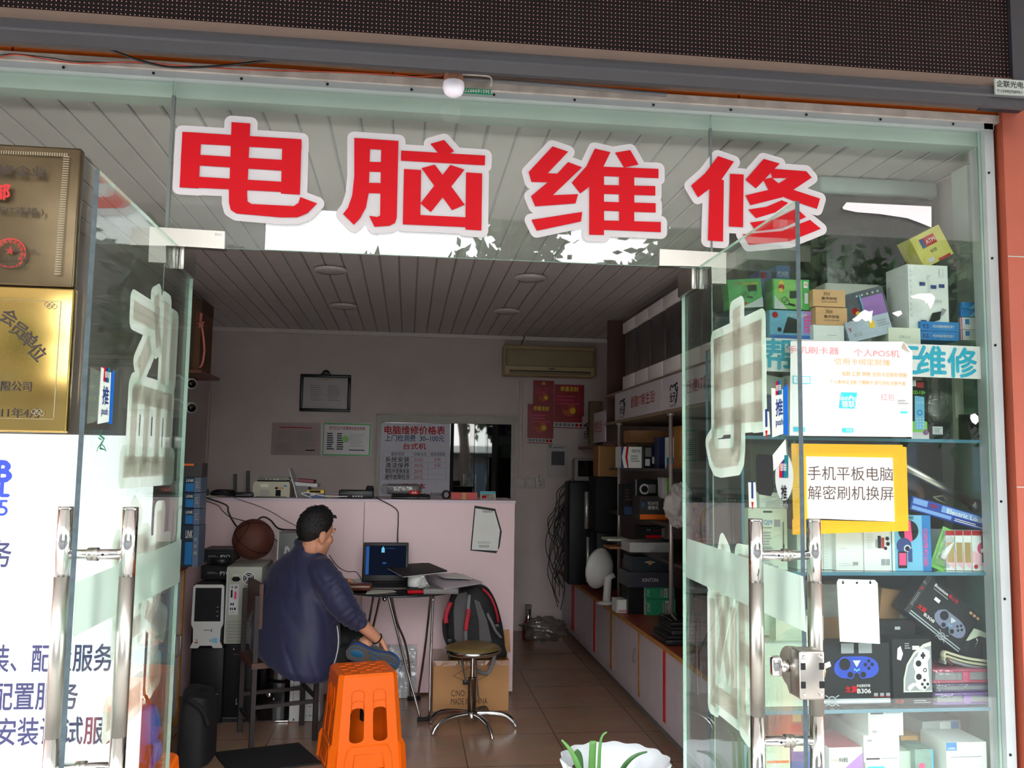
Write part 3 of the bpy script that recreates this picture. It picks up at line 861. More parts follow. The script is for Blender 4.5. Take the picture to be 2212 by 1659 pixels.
# ================================================================ the shop window display
SH = [1.983, 1.640, 1.163, .689]            # shelf tops
M_shelf = glassy('shelf_glass', (222, 238, 236), .05, milk=.05, milkcol=(150, 190, 190))
M_shedge = mat('shelf_glass_edge', (70, 120, 140), .15, var=.15, scale=3)
cabt = thing('display_cabinet', 'glass-shelved display cabinet standing behind the right shop window', 'cabinet', (1.6, .25, 0))
for z in SH:
    mb = MB(); mb.box((1.185, .05, z - .012), (2.16, .40, z), M_shelf, mats={'front': M_shedge, 'left': M_shedge, 'back': M_shedge}); mb.build('glass_shelf', cabt)
mb = MB(); mb.box((1.172, .05, .0), (1.182, .42, 1.99), M_doorglass, mats={'front': M_shedge, 'back': M_shedge, 'top': M_shedge}); mb.build('glass_side', cabt)
mb = MB(); mb.box((2.162, .065, 0), (2.168, .42, 1.99), M_shelf, mats={'front': M_shedge, 'top': M_shedge}); mb.build('glass_side', cabt)
mb = MB(); mb.box((1.20, .421, 0), (2.168, .43, 1.64), mat('cabinet_back', (38, 36, 35), .7, var=.12, scale=3)); mb.build('back_panel', cabt)
GB = 'boxed goods on the display shelves'

M_g1 = mat('box_green', (62, 160, 76), .4, var=.1); M_g2 = mat('box_light_green', (130, 196, 90), .4, var=.1)
M_kraft = mat('box_kraft', (196, 150, 106), .75, var=.05)
M_wbox = mat('box_white', (226, 230, 226), .5, var=.02); M_cream = mat('box_cream', (216, 220, 200), .55, var=.02)
M_bbox = mat('box_blue', (30, 120, 190), .4, var=.06); M_dbox = mat('box_black', (24, 25, 28), .45, var=.1, spec=.25)
M_silver = mat('box_silver', (178, 190, 206), .35, .2, var=.05); M_yel = mat('box_yellow', (206, 196, 84), .45, var=.05)
M_pink = mat('print_pink', (226, 60, 120), .45, var=0); M_purp = mat('print_purple', (170, 120, 200), .5, var=.05)
M_yelp = mat('print_yellow', (236, 196, 40), .45, var=0); M_grn = mat('print_lime', (120, 200, 60), .45, var=0)
M_dred = mat('print_dark_red', (170, 30, 36), .5, var=0); M_brownp = mat('print_brown', (84, 54, 40), .6, var=0)
M_sky = mat('print_sky', (110, 180, 215), .5, var=.06)


def adapter(a, u, v, s, mir=1):
    """black plug-in adapter with coiled lead, printed"""
    a.poly([(u, v), (u + .26 * s, v + .02), (u + .26 * s, v + .24 * s), (u, v + .22 * s)], M_ink)
    for q in (0, 1):
        a.ring(u - mir * (.08 + .05 * q) * s, v - (.12 - .07 * q) * s, .07 * s, .055 * s, M_ink)
    a.poly([(u - .04, v - .2 * s), (u + .12 * s, v - .25 * s), (u + .13 * s, v - .18 * s), (u - .03, v - .14 * s)], M_ink)


def art_green1(a):
    a.rect(.0, .0, 1, .14, M_g2); a.poly([(.35, 0), (1, 0), (1, .35)], M_lgrey); a.txt('开关电源', .3, .86, .1, M_red, width=.24); a.txt('专用电源适配器', .66, .83, .1, M_yelp, width=.48)
    a.rect(.1, .12, .5, .2, M_yelp); a.rect(.3, .1, .52, .2, M_red); adapter(a, .58, .55, 1.0)


def art_green2(a):
    a.rect(.04, .03, .8, .97, M_g2); a.poly([(.04, .0), (.4, 0), (.04, .45)], M_lgrey); a.disc(.24, .86, .07, M_yelp); a.disc(.24, .72, .08, M_red); a.disc(.22, .62, .06, M_yelp)
    adapter(a, .46, .36, 1.1); a.rect(.84, .72, .95, .93, M_paper); a.txt('电', .9, .83, .12, M_red); a.rect(.86, .2, .96, .55, M_lgrey)


carton('adapter_box', 'green adapter box leaning at left of the top display shelf', 'box', (1576, 606, 1650, 671), .14, .06, M_g1, art_green1, GB, ry=-5, zbase=2.11)
carton('adapter_box', 'green adapter box standing on the blue speaker box, seen across the door edge', 'box', (1669, 603, 1749, 669), .12, .07, M_g1, art_green2, GB, zbase=None)


def art_speaker(a):
    a.rect(0, 0, 1, .26, M_stkb); a.rect(.78, .3, 1, 1, M_purp); a.poly([(.3, .32), (.62, .32), (.72, .7), (.42, .82)], M_ink); a.disc(.22, .42, .05, M_ink); a.disc(.12, .86, .07, M_red)
    a.txt('文具扩音器', .62, .86, .12, M_paper, width=.5); a.lines(.8, .38, .96, .9, 5, M_pink)


carton('speaker_box', 'blue printed speaker box lying under the standing green adapter box', 'box', (1663, 671, 1756, 731), .12, .16, M_sky, art_speaker, GB, zbase=SH[0])
carton('dark_box', 'teal and black box under the leaning green adapter box', 'box', (1578, 671, 1656, 731), .15, .14, mat('box_teal', (40, 74, 84), .4, var=.2), lambda a: (a.rect(.3, .5, .5, .56, M_lgrey), a.disc(.9, .5, .05, M_lgrey)), GB, zbase=SH[0])
carton('small_box', 'small royal blue box with white lettering behind the green adapter boxes', 'box', (1677, 574, 1707, 640), .24, .1, mat('box_royal', (24, 84, 160), .4, var=.06), lambda a: a.txt('POWER', .5, .9, .1, M_paper, width=.8), GB, zbase=SH[0])
carton('small_box', 'narrow blue box with red corner left of the royal blue box', 'box', (1641, 584, 1668, 640), .26, .1, mat('box_indigo', (60, 76, 150), .4, var=.1), lambda a: a.rect(.1, .9, .5, .97, M_red), GB, zbase=SH[0])


def art_kraft(a):
    a.txt('30d', .42, .78, .28, M_ink); a.txt('集中供电', .5, .48, .2, M_brownp, bold=.02, width=.48); a.txt('AC/DC ADAPTER', .5, .28, .1, M_brownp, bold=.01, width=.48)


carton('carton_box', 'plain white carton below the two kraft boxes', 'box', (1757, 702, 1824, 733), .09, .12, M_wbox, lambda a: (a.rect(.45, .45, .75, .47, M_grey), a.tri if False else None), GB, zbase=SH[0])
zk = P(1790, 702, Y=.09).z
carton('kraft_box', 'lower kraft box marked 30d on the white carton', 'box', (1762, 664, 1832, 703), .085, .12, M_kraft, art_kraft, GB, rz=2)
carton('kraft_box', 'upper kraft box marked 30d on top of the kraft pair', 'box', (1756, 626, 1826, 663), .085, .12, M_kraft, art_kraft, GB, rz=-1)


def art_photo(a):
    a.rect(.42, .15, .95, .8, M_purp); a.rect(.08, .3, .4, .95, mat('print_slate', (74, 78, 92), .5, var=.2, scale=40)); a.disc(.25, .5, .07, M_red); a.disc(.3, .42, .05, M_yelp)
    for i in range(5): a.disc(.38 + .12 * i, .88, .022, M_lgrey); a.disc(.5 + .1 * i, .12, .02, M_lgrey)
    a.rect(.42, .0, .45, .9, M_sky); a.rect(.06, .0, .34, .24, M_ink)


carton('photo_print_box', 'grey box printed with small photographs, tilted beside the kraft pair', 'box', (1834, 640, 1932, 697), .19, .1, mat('box_slate', (88, 92, 102), .4, var=.1), art_photo, GB, ry=-16, zbase=2.045)
carton('keyboard_box', 'pale silver-blue box with small orange seal, tilted under the photograph box', 'box', (1836, 698, 1934, 734), .08, .12, M_silver, lambda a: (a.rect(.52, .45, .64, .8, M_yelp), a.txt('Y', .08, .6, .3, M_red), a.lines(.7, .45, .98, .8, 3, M_grey), a.txt('彩龙', .22, .3, .22, M_grey)), GB, ry=-15, zbase=SH[0] + .004)


def art_white(a):
    a.rect(.82, 0, 1, 1, M_dbox); a.txt('S', .08, .9, .05, M_grey); a.lines(.06, .2, .1, .9, 8, M_lgrey); a.rect(.0, 0, .02, 1, M_grey)
    for u, v in ((.3, .7), (.52, .66), (.68, .68), (.3, .12)): a.rect(u - .05, v - .025, u + .06, v + .03, M_navy)
    a.rect(.64, .82, .72, .94, M_lgrey); a.rect(.655, .83, .705, .93, M_wbox); a.poly([(.4, .1), (.62, .16), (.7, .3), (.48, .26)], M_ink); a.poly([(.63, .2), (.7, .24), (.76, .32), (.68, .34)], M_grey); a.lines(.4, .5, .46, .86, 9, M_lgrey)
    a.txt('移动硬盘', .55, .44, .05, M_grey)


carton('drive_box', 'tall white box with dark spine and small blue pictures on the top display shelf', 'box', (1960, 573, 2070, 694), .10, .14, M_wbox, art_white, GB, zbase=2.048)
carton('card_box', 'yellow carton with red emblem propped against the right post', 'box', (1998, 512, 2070, 575), .13, .09, M_yel, lambda a: (a.rect(.35, .55, .72, .85, M_red), a.rect(.22, .55, .35, .85, M_navy), a.txt('ATM', .54, .7, .18, M_paper, width=.3), a.txt('标签', .5, .38, .12, M_ink), a.rect(.2, .08, .4, .2, M_lgrey), a.rect(.5, .0, .9, .08, M_red)), GB, ry=-28, zbase=2.29)
for i, (y0, y1, lb) in enumerate([(695, 716, 'upper blue box of the flat pair under the tall white box'), (716, 736, 'lower blue box of the flat pair on the top display shelf')]):
    carton('memory_box', lb, 'box', (1988, y0, 2072, y1), .085, .14, M_bbox, lambda a: (a.txt('K5', .14, .5, .62, M_navy, bold=.03), a.txt('POWERMEMORY', .6, .5, .42, M_lgrey, bold=.02, width=.55)), GB)
carton('flat_box', 'cream flat box left of the blue flat pair', 'box', (1919, 708, 1989, 738), .075, .12, M_cream, lambda a: a.txt('(DR3-S)', .5, .5, .22, M_grey, width=.34), GB, zbase=SH[0])
for i, (q, mt, lb) in enumerate([((2078, 653, 2126, 668), M_bbox, 'topmost blue box of the small stack at the right post'), ((2076, 668, 2131, 685), M_bbox, 'second blue box of the small stack at the right post'),
                                 ((2075, 686, 2130, 712), M_wbox, 'upper white box of the small stack at the right post'), ((2076, 712, 2130, 736), M_wbox, 'lower white box of the small stack at the right post')]):
    carton('ink_box', lb, 'box', q, .10 + .004 * i, .12, mt, (lambda a: (a.rect(.7, .15, .85, .85, M_pink), a.poly([(.3, 0), (.7, 0), (.6, .9)], M_sky))) if i < 2 else (lambda a: (a.rect(.02, 0, .06, 1, M_pink), a.rect(.18, .4, .34, .85, M_bbox))), GB)
# white foam tray behind the kraft boxes
T, w, h = boxT(1783, 612, 1905, 640, .3, 0, SH[0] + .001)
mb = MB(T); mb.rbox((0, 0, 0), (w, .1, h), mat('foam_white', (214, 216, 208), .9, var=.04, bump=.1), .01); tag(mb.build('foam_tray'), 'white foam tray lying behind the kraft boxes', 'packaging')
# big monitor box wrapped in black film standing at the back of the top shelf
M_film = mat('black_film', (14, 15, 16), .22, var=.25, scale=6, bump=.35, bscale=14)
T, w, h = boxT(1778, 386, 2030, 640, .445)
t = thing('wrapped_monitor', 'large black film-wrapped monitor with pale foam top standing above the display shelves', 'monitor', T.translation + Vector((w / 2, .1, -.3)))
mb = MB(T); mb.rbox((0, 0, -.1), (w, .13, h - .07), M_film, .03, 3); mb.build('wrapped_body', t)
mb = MB(T); mb.rbox((-.004, -.006, h - .07), (w + .004, .136, h), mat('foam_pale', (176, 190, 182), .85, var=.04), .012, 2); mb.build('foam_top', t)
mb = MB(); zr_ = T.translation.z - .1; mb.box((1.3, .44, zr_ - .02), (2.15, .595, zr_ - .0005), M_oldalu)
for xx in (1.3, 2.12):
    for yy in (.44, .57): mb.box((xx, yy, 0), (xx + .025, yy + .025, zr_ - .02), M_oldalu)
tag(mb.build('metal_rack'), 'grey metal rack behind the display shelves', 'rack')

# banner on the second shelf
T, w, h = boxT(1648, 737, 2119, 808, .038)
T = T @ Matrix.Rotation(math.radians(.5), 4, 'Y')
mb = MB(); mb.box((0, 0, 0), (w, .006, h), mat('banner_white', (232, 226, 226), .5, var=.02), T); a = Art(mb, T, w, h)
a.txt('帮', .072, .52, .98, M_cyan, bold=.028); a.txt('无', .65, .52, .98, M_cyan, bold=.028); a.txt('维', .77, .5, .98, M_cyan, bold=.03); a.txt('修', .912, .48, .98, M_cyan, bold=.03)
tag(mb.build('banner'), 'white banner strip with cyan characters across the second display shelf', 'sign')


def flat_sheet(name, label, cat, pts, Y, mt, art=None, thick=.0015, group=None, curl=0):
    """sheet with pixel corners TL TR BR BL on the plane Y"""
    q = [P(a, b, Y=Y) for a, b in pts]
    mb = MB()
    mb.prism([(v.x, v.z) for v in q], thick, mt, T=TR((0, Y, 0)))
    if art:
        w = ((q[1] - q[0]).length + (q[2] - q[3]).length) / 2; h = ((q[3] - q[0]).length + (q[2] - q[1]).length) / 2
        ux = (q[2] - q[3]).normalized(); uz = Vector((-ux.z, 0, ux.x))
        art(Art(mb, frame(q[3], ux, (0, 1, 0), uz), w, h))
    return tag(mb.build(name), label, cat, group)


M_fade = mat('print_faded_pink', (226, 140, 146), .6, var=0); M_fadeo = mat('print_faded_orange', (230, 170, 110), .6, var=0); M_tag = mat('print_aqua', (40, 190, 215), .5, var=0)


def art_pos(a):
    a.txt('手机刷卡器', .2, .91, .085, M_fade, bold=.01, width=.42, align='c'); a.txt('个人POS机', .72, .9, .085, M_fade, bold=.01, width=.38)
    a.txt('信用卡绑定就赚', .6, .8, .075, M_fadeo, width=.46)
    a.txt('收款 汇款 转账 信用卡还款秒到账', .7, .67, .055, M_fadeo, bold=.01, width=.54); a.txt('个人身份证注册 只需刷卡 即可轻松注册开通', .64, .58, .05, M_fadeo, bold=.01, width=.62)
    a.poly([(.40, .30), (.53, .30), (.55, .47), (.42, .47)], M_tag); a.txt('nionPay', .475, .415, .075, M_paper, bold=.02, width=.15); a.txt('银联', .475, .345, .075, M_paper, bold=.02)
    a.txt('红包', .8, .43, .08, M_fade); a.lines(.28, .2, .52, .26, 2, M_lgrey)
    a.rect(.03, .55, .17, .63, M_tag); a.rect(.037, .558, .163, .622, M_paper); a.txt('银联认证', .1, .59, .05, M_tag, width=.1)
    for u in (.03, .42): a.rect(u, .045, u + .09, .09, M_tag); a.txt('招商加盟', u + .055, .068, .028, M_paper, width=.05)
    a.lines(.9, .26, .96, .31, 1, M_tag); a.lines(.88, .36, .97, .42, 2, M_grey)


mb = MB(); q = [P(x_, y_, Y=-.009) for x_, y_ in [(1708, 737), (1952, 738), (1971, 760), (1971, 944), (1706, 941)]]; mb.prism([(v.x, v.z) for v in q], .0015, M_paper, T=TR((0, -.009, 0)))
art_pos(Art(mb, frame((q[4].x, -.0092, q[4].z), (1, 0, 0)), q[3].x - q[4].x, q[0].z - q[4].z))
o_p = tag(mb.build('payment_poster'), 'large white payment poster taped on the shop window over the banner', 'poster')
mb = MB(); q = [P(x_, y_, Y=-.011) for x_, y_ in [(1952, 739), (1966, 762), (1948, 752)]]; mb.face([tuple(v) for v in q], mat('paper_back', (176, 160, 142), .8, var=.05)); mb.build('curled_corner', o_p)

# yellow taped notice
t = thing('repair_notice', 'white notice framed in yellow tape on the shop window', 'notice', P(1835, 1155, Y=-.01))
M_tape = glassy('yellow_tape', (255, 232, 120), .05, rough=.15, milk=.55, milkcol=(255, 214, 60))
M_ser = mat('print_umber', (72, 50, 42), .6, var=0)
q = [P(x_, y_, Y=-.009) for x_, y_ in [(1737, 978), (1932, 980), (1936, 1127), (1741, 1119)]]
mb = MB(); mb.prism([(v.x, v.z) for v in q], .0015, M_paper, T=TR((0, -.009, 0)))
w = q[2].x - q[3].x; h = q[0].z - q[3].z; a = Art(mb, frame((q[3].x, -.0092, q[3].z), (1, 0, 0)), w, h)
a.txt('手机平板电脑', .5, .69, .235, M_ser, width=.95); a.txt('解密刷机换屏', .5, .39, .235, M_ser, width=.95); mb.build('paper', t)
for pts in ([(1709, 958), (1950, 961), (1948, 989), (1712, 985)], [(1711, 1122), (1958, 1128), (1962, 1147), (1712, 1155)], [(1709, 960), (1741, 962), (1745, 1150), (1714, 1154)], [(1928, 962), (1958, 966), (1963, 1146), (1934, 1146)]):
    mb = MB(); q = [P(x_, y_, Y=-.0115) for x_, y_ in pts]; mb.prism([(v.x, v.z) for v in q], .0004, M_tape, T=TR((0, -.0115 - .0006 * random.random(), 0))); o = mb.build('yellow_tape', t)

# torn white sticker remains on the window
M_rem = mat('torn_sticker', (226, 216, 220), .6, var=.03)
for pts, lb in (([(1829, 437), (2012, 446), (2012, 491), (1985, 480), (1960, 471), (1900, 462), (1850, 458), (1822, 452), (1820, 448)], 'long torn white wedge of sticker left on the upper window'),
                ([(1967, 640), (1985, 634), (2012, 634), (2020, 642), (2018, 652), (2010, 668), (2003, 654), (1999, 656), (1998, 650), (1985, 645), (1970, 644)], 'torn white sticker scrap on the window before the tall white box'),
                ([(1841, 690), (1852, 682), (1860, 674), (1868, 669), (1877, 673), (1886, 671), (1884, 680), (1882, 698), (1877, 692), (1870, 694), (1862, 688), (1855, 694), (1848, 695)], 'torn white sticker scrap on the window before the silver box'),
                ([(1927, 676), (1938, 672), (1946, 671), (1949, 678), (1940, 684), (1932, 680)], 'smallest torn white sticker scrap on the window beside the silver box'),
                ([(2097, 896), (2106, 893), (2113, 899), (2114, 910), (2108, 917), (2100, 912), (2096, 904)], 'round torn white sticker scrap on the window at the right post')):
    mb = MB(); q = [P(x_, y_, Y=-.0085) for x_, y_ in pts]; mb.prism([(v.x, v.z) for v in q], .0012, M_rem, T=TR((0, -.0085, 0))); tag(mb.build('sticker_scrap'), lb, 'sticker')

# ---------------------------------------------------------------- second shelf goods
def art_remote(a):
    a.rect(.05, .9, .35, 1.0, M_lgrey); a.rect(.4, .88, .78, .97, M_dred); a.txt('OD-110+', .5, .8, .09, M_grn, bold=.02, width=.7); a.rect(0, .0, 1, .12, M_lgrey); a.rect(.0, .12, .9, .3, M_grn)
    a.poly([(.2, .16), (.75, .16), (.78, .72), (.24, .74)], M_sky); a.ring(.5, .45, .16, .1, M_bbox)
    for i in range(3):
        for j in range(4): a.disc(.34 + .16 * i, .2 + .05 * j, .03, M_paper)
        a.disc(.34 + .16 * i, .62, .03, M_paper)
    a.disc(.8, .12, .14, M_red); a.disc(.8, .12, .09, M_bbox)


carton('remote_blister', 'black blister pack with a pale remote control beside the payment poster', 'package', (1968, 822, 2007, 942), .10, .03, M_dbox, art_remote, zbase=SH[1])
carton('label_box', 'low black box with white barcode label under the clear bag', 'box', (2007, 912, 2055, 942), .12, .08, M_dbox, lambda a: (a.rect(.15, .3, .62, .75, M_lgrey), a.lines(.2, .35, .58, .7, 4, M_grey)), zbase=SH[1])
T, w, h = boxT(2002, 838, 2056, 912, .15)
rnd = random.Random(5)


def crumple(name, label, cat, T, w, d, h, mt, seed, amp=.25, n=10, ex=2.6):
    """soft crumpled bag: a lumpy rounded block"""
    mb = MB(T); vs = []
    def f(u, v):
        a = 2 * PI * u; b = PI * (v - .5)
        sg = lambda x, p: math.copysign(abs(x) ** p, x)
        x = sg(math.cos(b), 2 / ex) * sg(math.cos(a), 2 / ex); y = sg(math.cos(b), 2 / ex) * sg(math.sin(a), 2 / ex); z = sg(math.sin(b), 2 / ex)
        nn = mnoise.noise(Vector((x * 2.1 + seed, y * 2.1, z * 2.1))) + .5 * mnoise.noise(Vector((x * 6 + seed, y * 6, z * 6)))
        k = 1 + amp * nn
        return (w / 2 + x * w / 2 * k, d / 2 + y * d / 2 * k, h / 2 + z * h / 2 * (1 + amp * .4 * nn))
    mb.sheet(f, n * 3, n * 2, mt)
    return mb


mb = crumple('', '', '', T, w, .08, h + .0, M_clear, 3, .3); tag(mb.build('plastic_bag'), 'crumpled clear plastic bag on the low black box', 'bag')
mb = MB(); a = P(2062, 812, Y=.2); b = P(2084, 942, Y=.2); mb.box((a.x, .2, SH[1]), (b.x, .22, SH[0] - .013), mat('cream_post', (186, 190, 170), .6, var=.05)); tag(mb.build('cream_post'), 'cream upright strip between the display shelves', 'post')
carton('black_box', 'slim black box standing in the corner beside the cream upright', 'box', (2093, 894, 2118, 943), .12, .06, M_dbox, lambda a: a.rect(.05, .0, .95, .2, M_blackm), zbase=SH[1])
carton('paper_pack', 'crinkled off-white paper packet under the banner, behind the open door', 'package', (1650, 809, 1690, 838), .14, .05, mat('packet', (196, 200, 188), .8, var=.1, bump=.3), None, zbase=1.80, ry=10)
carton('blue_pack', 'dark blue packet below the off-white packet, behind the open door', 'package', (1656, 838, 1704, 944), .16, .05, mat('packet_blue', (44, 66, 110), .5, var=.2), lambda a: a.poly([(.1, .7), (.9, .95), (.9, .6)], M_stkb), zbase=SH[1])
carton('tall_pack', 'tall pale poster tube box showing blue smudges, behind the door stickers', 'package', (1704, 812, 1726, 944), .14, .05, M_wbox, lambda a: (a.disc(.6, .3, .3, M_sky), a.disc(.6, .1, .25, M_bbox)), zbase=SH[1])

# ---------------------------------------------------------------- third shelf goods
a, b = P(1958, 1010, Y=.14), P(2103, 1090, Y=.14)
t = thing('metal_baton', 'long silver metal baton with round dark end leaning inside the shop window', 'baton', (b.x, .14, b.z))
mb = MB(); dd = (b - a); mb.tube([tuple(a - dd * .25), tuple(b)], .017, mat('satin_steel', (186, 182, 172), .3, 1.0, var=.05), 20); mb.build('shaft', t)
mb = MB(); mb.ball(tuple(b + dd.normalized() * .008), .026, mat('dark_steel', (92, 92, 94), .18, 1.0, var=.1), 18); mb.build('ball_end', t)
T = frame(P(1965, 1100, Y=.10), (P(2135, 1145, Y=.10) - P(1965, 1100, Y=.10)).normalized(), (0, 1, 0))
ux = (P(2134, 1149, Y=.10) - P(1965, 1100, Y=.10)); L = ux.length; ux.normalize(); T = frame(P(1965, 1100, Y=.10), ux, (0, 1, 0), Vector((-ux.z, 0, ux.x)))
mb = MB(); mb.box((0, 0, 0), (L, .05, .050), mat('box_lock_blue', (26, 66, 160), .35, var=.03), T); a = Art(mb, T, L, .05); M_pb = mat('print_pale_blue', (122, 164, 226), .4, var=0)
a.rect(.02, .5, .2, .92, M_pb); a.rect(.02, .08, .52, .34, M_pb); a.rect(.38, .46, .98, .92, M_pb); a.txt('Electric Locks', .7, .68, .46, M_paper, bold=.03, width=.5); a.txt('BRD', .28, .72, .3, M_red, bold=.03); a.lines(.56, .1, .94, .36, 2, M_paper)
tag(mb.build('lock_box'), 'long blue electric lock box lying slanted under the baton', 'box')
T, w, h = boxT(1930, 1036, 2006, 1082, .2)
t = thing('hair_dryer', 'brown plastic dryer with curved grip half hidden by the yellow notice', 'appliance', T.translation)
M_br = mat('brown_plastic', (112, 84, 70), .3, var=.1)
mb = MB(T); mb.tube(smooth_pts([(-.02, .03, h * .8), (w * .4, .03, h * .85), (w * .8, .03, h * .55), (w * .9, .03, h * .1)], 6), [.02, .022, .024, .026, .028, .028, .027, .026, .025, .024, .023, .022, .021, .02, .019, .018, .017, .016, .015], M_br, 14); mb.build('body', t)
mb = MB(T); mb.tube([(w * .9, .03, h * .1), (w * .97, .03, -h * .3)], .012, M_blackm, 10); mb.build('nozzle', t)
a = P(2030, 1072, Y=.17); mb = MB(); mb.tube([tuple(P(x_, y_, Y=.17)) for x_, y_ in [(2016, 1074), (2036, 1071), (2046, 1080), (2042, 1088), (2026, 1080), (2016, 1074)]], .0032, mat('olive_ring', (140, 140, 110), .5, var=0), 8); tag(mb.build('cable_ring'), 'small olive plastic ring above the blue lock box', 'ring')


def art_doc(a): a.lines(.1, .1, .7, .2, 2, M_lgrey); a.rect(.6, .12, .8, .2, M_grey); a.lines(.1, .5, .4, .56, 1, M_lgrey)


carton('white_box', 'blank white box under the lower edge of the yellow notice', 'box', (1806, 1140, 1866, 1229), .09, .1, M_paper, art_doc, zbase=SH[2])
carton('white_box', 'grey-white ribbed box left of the blank white box', 'box', (1780, 1140, 1804, 1229), .12, .1, M_wbox, lambda a: a.lines(.0, .05, .4, .95, 14, M_lgrey, .2), zbase=SH[2])
carton('bottle_box', 'white box showing small bottles and black discs', 'box', (1867, 1136, 1927, 1229), .085, .1, M_paper,
       lambda a: (a.rect(.5, .5, .62, .78, M_ink), a.rect(.63, .5, .74, .74, M_dred), a.rect(.42, .52, .5, .7, M_grey), a.disc(.85, .72, .07, M_ink), a.disc(.87, .6, .07, M_ink), a.disc(.78, .5, .06, M_ink), a.rect(.62, .12, .76, .26, M_grey), a.rect(.8, .12, .92, .26, M_grey), a.disc(.24, .97, .14, M_ink), a.lines(.1, .5, .35, .85, 6, M_lgrey)), zbase=SH[2])


def art_pci(a):
    a.rect(.78, 0, 1, 1, M_bbox); a.rect(0, 0, .06, 1, M_cream); a.txt('COMPUTER PCI CARD', .86, .42, .13, M_pink, bold=.02, rot=-90, width=.9); a.disc(.42, .72, .26, M_ink); a.poly([(.32, .55), (.52, .52), (.48, .9), (.3, .92)], M_pink)
    a.disc(.3, .45, .19, M_navy); a.disc(.38, .4, .09, M_lgrey); a.disc(.38, .4, .06, M_ink); a.rect(.14, .05, .36, .35, M_ink); a.rect(.16, .1, .34, .32, M_pink); a.rect(.4, .16, .5, .4, M_navy)
    for k in range(3): a.rect(.3, .93 + .02 * k, .55, .94 + .02 * k, M_ink)


carton('card_box', 'tall pale blue computer card box with pink lettering', 'box', (1928, 1113, 2013, 1228), .08, .06, M_sky, art_pci, zbase=SH[2])
T = frame(P(2010, 1228, Y=.10), (1, 0, 0), (0, 1, 0)) @ Matrix.Rotation(math.radians(22), 4, 'Y')
t = thing('blister_pack', 'green-edged blister pack with a white charger leaning between boxes', 'package', P(2030, 1226, Y=.1))
mb = MB(T); mb.rbox((.0, .01, .008), (.075, .016, .165), M_g2, .004); mb.build('card', t)
mb = MB(T); mb.rbox((.004, -.004, .022), (.07, .012, .145), M_clear, .012, 3); mb.build('bubble', t)
mb = MB(T); mb.tube([(.03, .002, .05), (.038, .002, .09), (.05, .002, .125)], [.011, .012, .006], M_paper, 12); mb.build('charger', t)


def art_modem(a, full=False):
    a.disc(.55, .55, .3, M_pink); a.poly([(0, .2), (1, 0), (1, .3), (0, .5)], mat('print_pale_pink', (240, 190, 200), .5, var=0)); a.rect(0, .88, 1, 1, M_dred)
    if full: a.rect(.45, .2, .82, .88, M_ink); a.rect(.4, .45, .8, .55, M_paper); a.disc(.15, .1, .1, M_red); a.rect(.75, .05, .95, .12, M_navy)
    else: a.rect(.1, .2, .9, .7, mat('print_gold', (190, 160, 110), .4, .3, var=.05))


for i, (x0, x1) in enumerate([(2044, 2064), (2065, 2082), (2083, 2100), (2101, 2146)]):
    carton('modem_box', ['leftmost pink and white modem box, half behind the blister pack', 'second modem box with red top and gold window', 'third modem box with red top and gold window', 'wide white modem box with a black stick on pink dots'][i], 'box', (x0, 1146, x1, 1229), .085 + .004 * (3 - i), .1, M_wbox, (lambda a: art_modem(a, True)) if i == 3 else (lambda a: art_modem(a)), 'modem boxes', zbase=SH[2])


def art_q19(a):
    a.rect(.38, .93, .62, .96, M_ink); a.txt('QJ9', .5, .78, .1, M_bbox, bold=.01); a.rect(.66, .7, .82, .82, M_grey); a.rect(.36, .68, .6, .69, M_ink); a.lines(.36, .36, .6, .64, 6, M_grey); a.rect(.36, .34, .62, .35, M_ink); a.lines(.36, .1, .6, .3, 5, M_grey); a.rect(.36, .08, .62, .09, M_ink)
    a.rect(.88, .42, .9, .78, M_ink); a.rect(.87, .3, .91, .42, M_ink); a.poly([(.84, .18), (.88, .28), (.92, .18)], M_red); a.rect(.6, .03, .75, .07, M_grey)


carton('hanging_pack', 'tall white hanging pack with a barcode square behind the right door', 'package', (1617, 1098, 1702, 1229), .10, .05, M_cream, art_q19, zbase=SH[2])
carton('open_box', 'small white open carton above the tall hanging pack', 'box', (1640, 1064, 1692, 1097), .16, .08, M_wbox, None, zbase=1.355)
carton('dark_sleeve', 'dark grey-green sleeve filling the shelf behind the tall hanging pack', 'box', (1622, 960, 1700, 1064), .3, .06, mat('sleeve', (70, 74, 66), .6, var=.2), None, zbase=SH[2])
carton('white_box', 'narrow white box between the tall hanging pack and the door handle', 'box', (1722, 1146, 1778, 1229), .13, .1, M_wbox, art_doc, zbase=SH[2])

# ---------------------------------------------------------------- fourth shelf goods
t = thing('blank_plate', 'blank white plastic plate with keyhole slots hanging in the shop window', 'plate', P(1855, 1388, Y=.03))
q = [P(x_, y_, Y=.03) for x_, y_ in [(1812, 1251), (1890, 1253), (1896, 1260), (1901, 1391), (1815, 1386), (1808, 1258)]]
mb = MB(); mb.prism([(v.x, v.z) for v in q], .004, M_paper, T=TR((0, .03, 0)))
for x_ in (1821, 1851, 1880):
    v = P(x_, 1259, Y=.0295); mb.tube([(v.x, .0297, v.z), (v.x, .0292, v.z)], .0042, M_ink, 12)
    if x_ != 1851: mb.box((v.x - .002, .0293, v.z), (v.x + .002, .0297, v.z + .008), M_ink)
mb.build('plate', t)


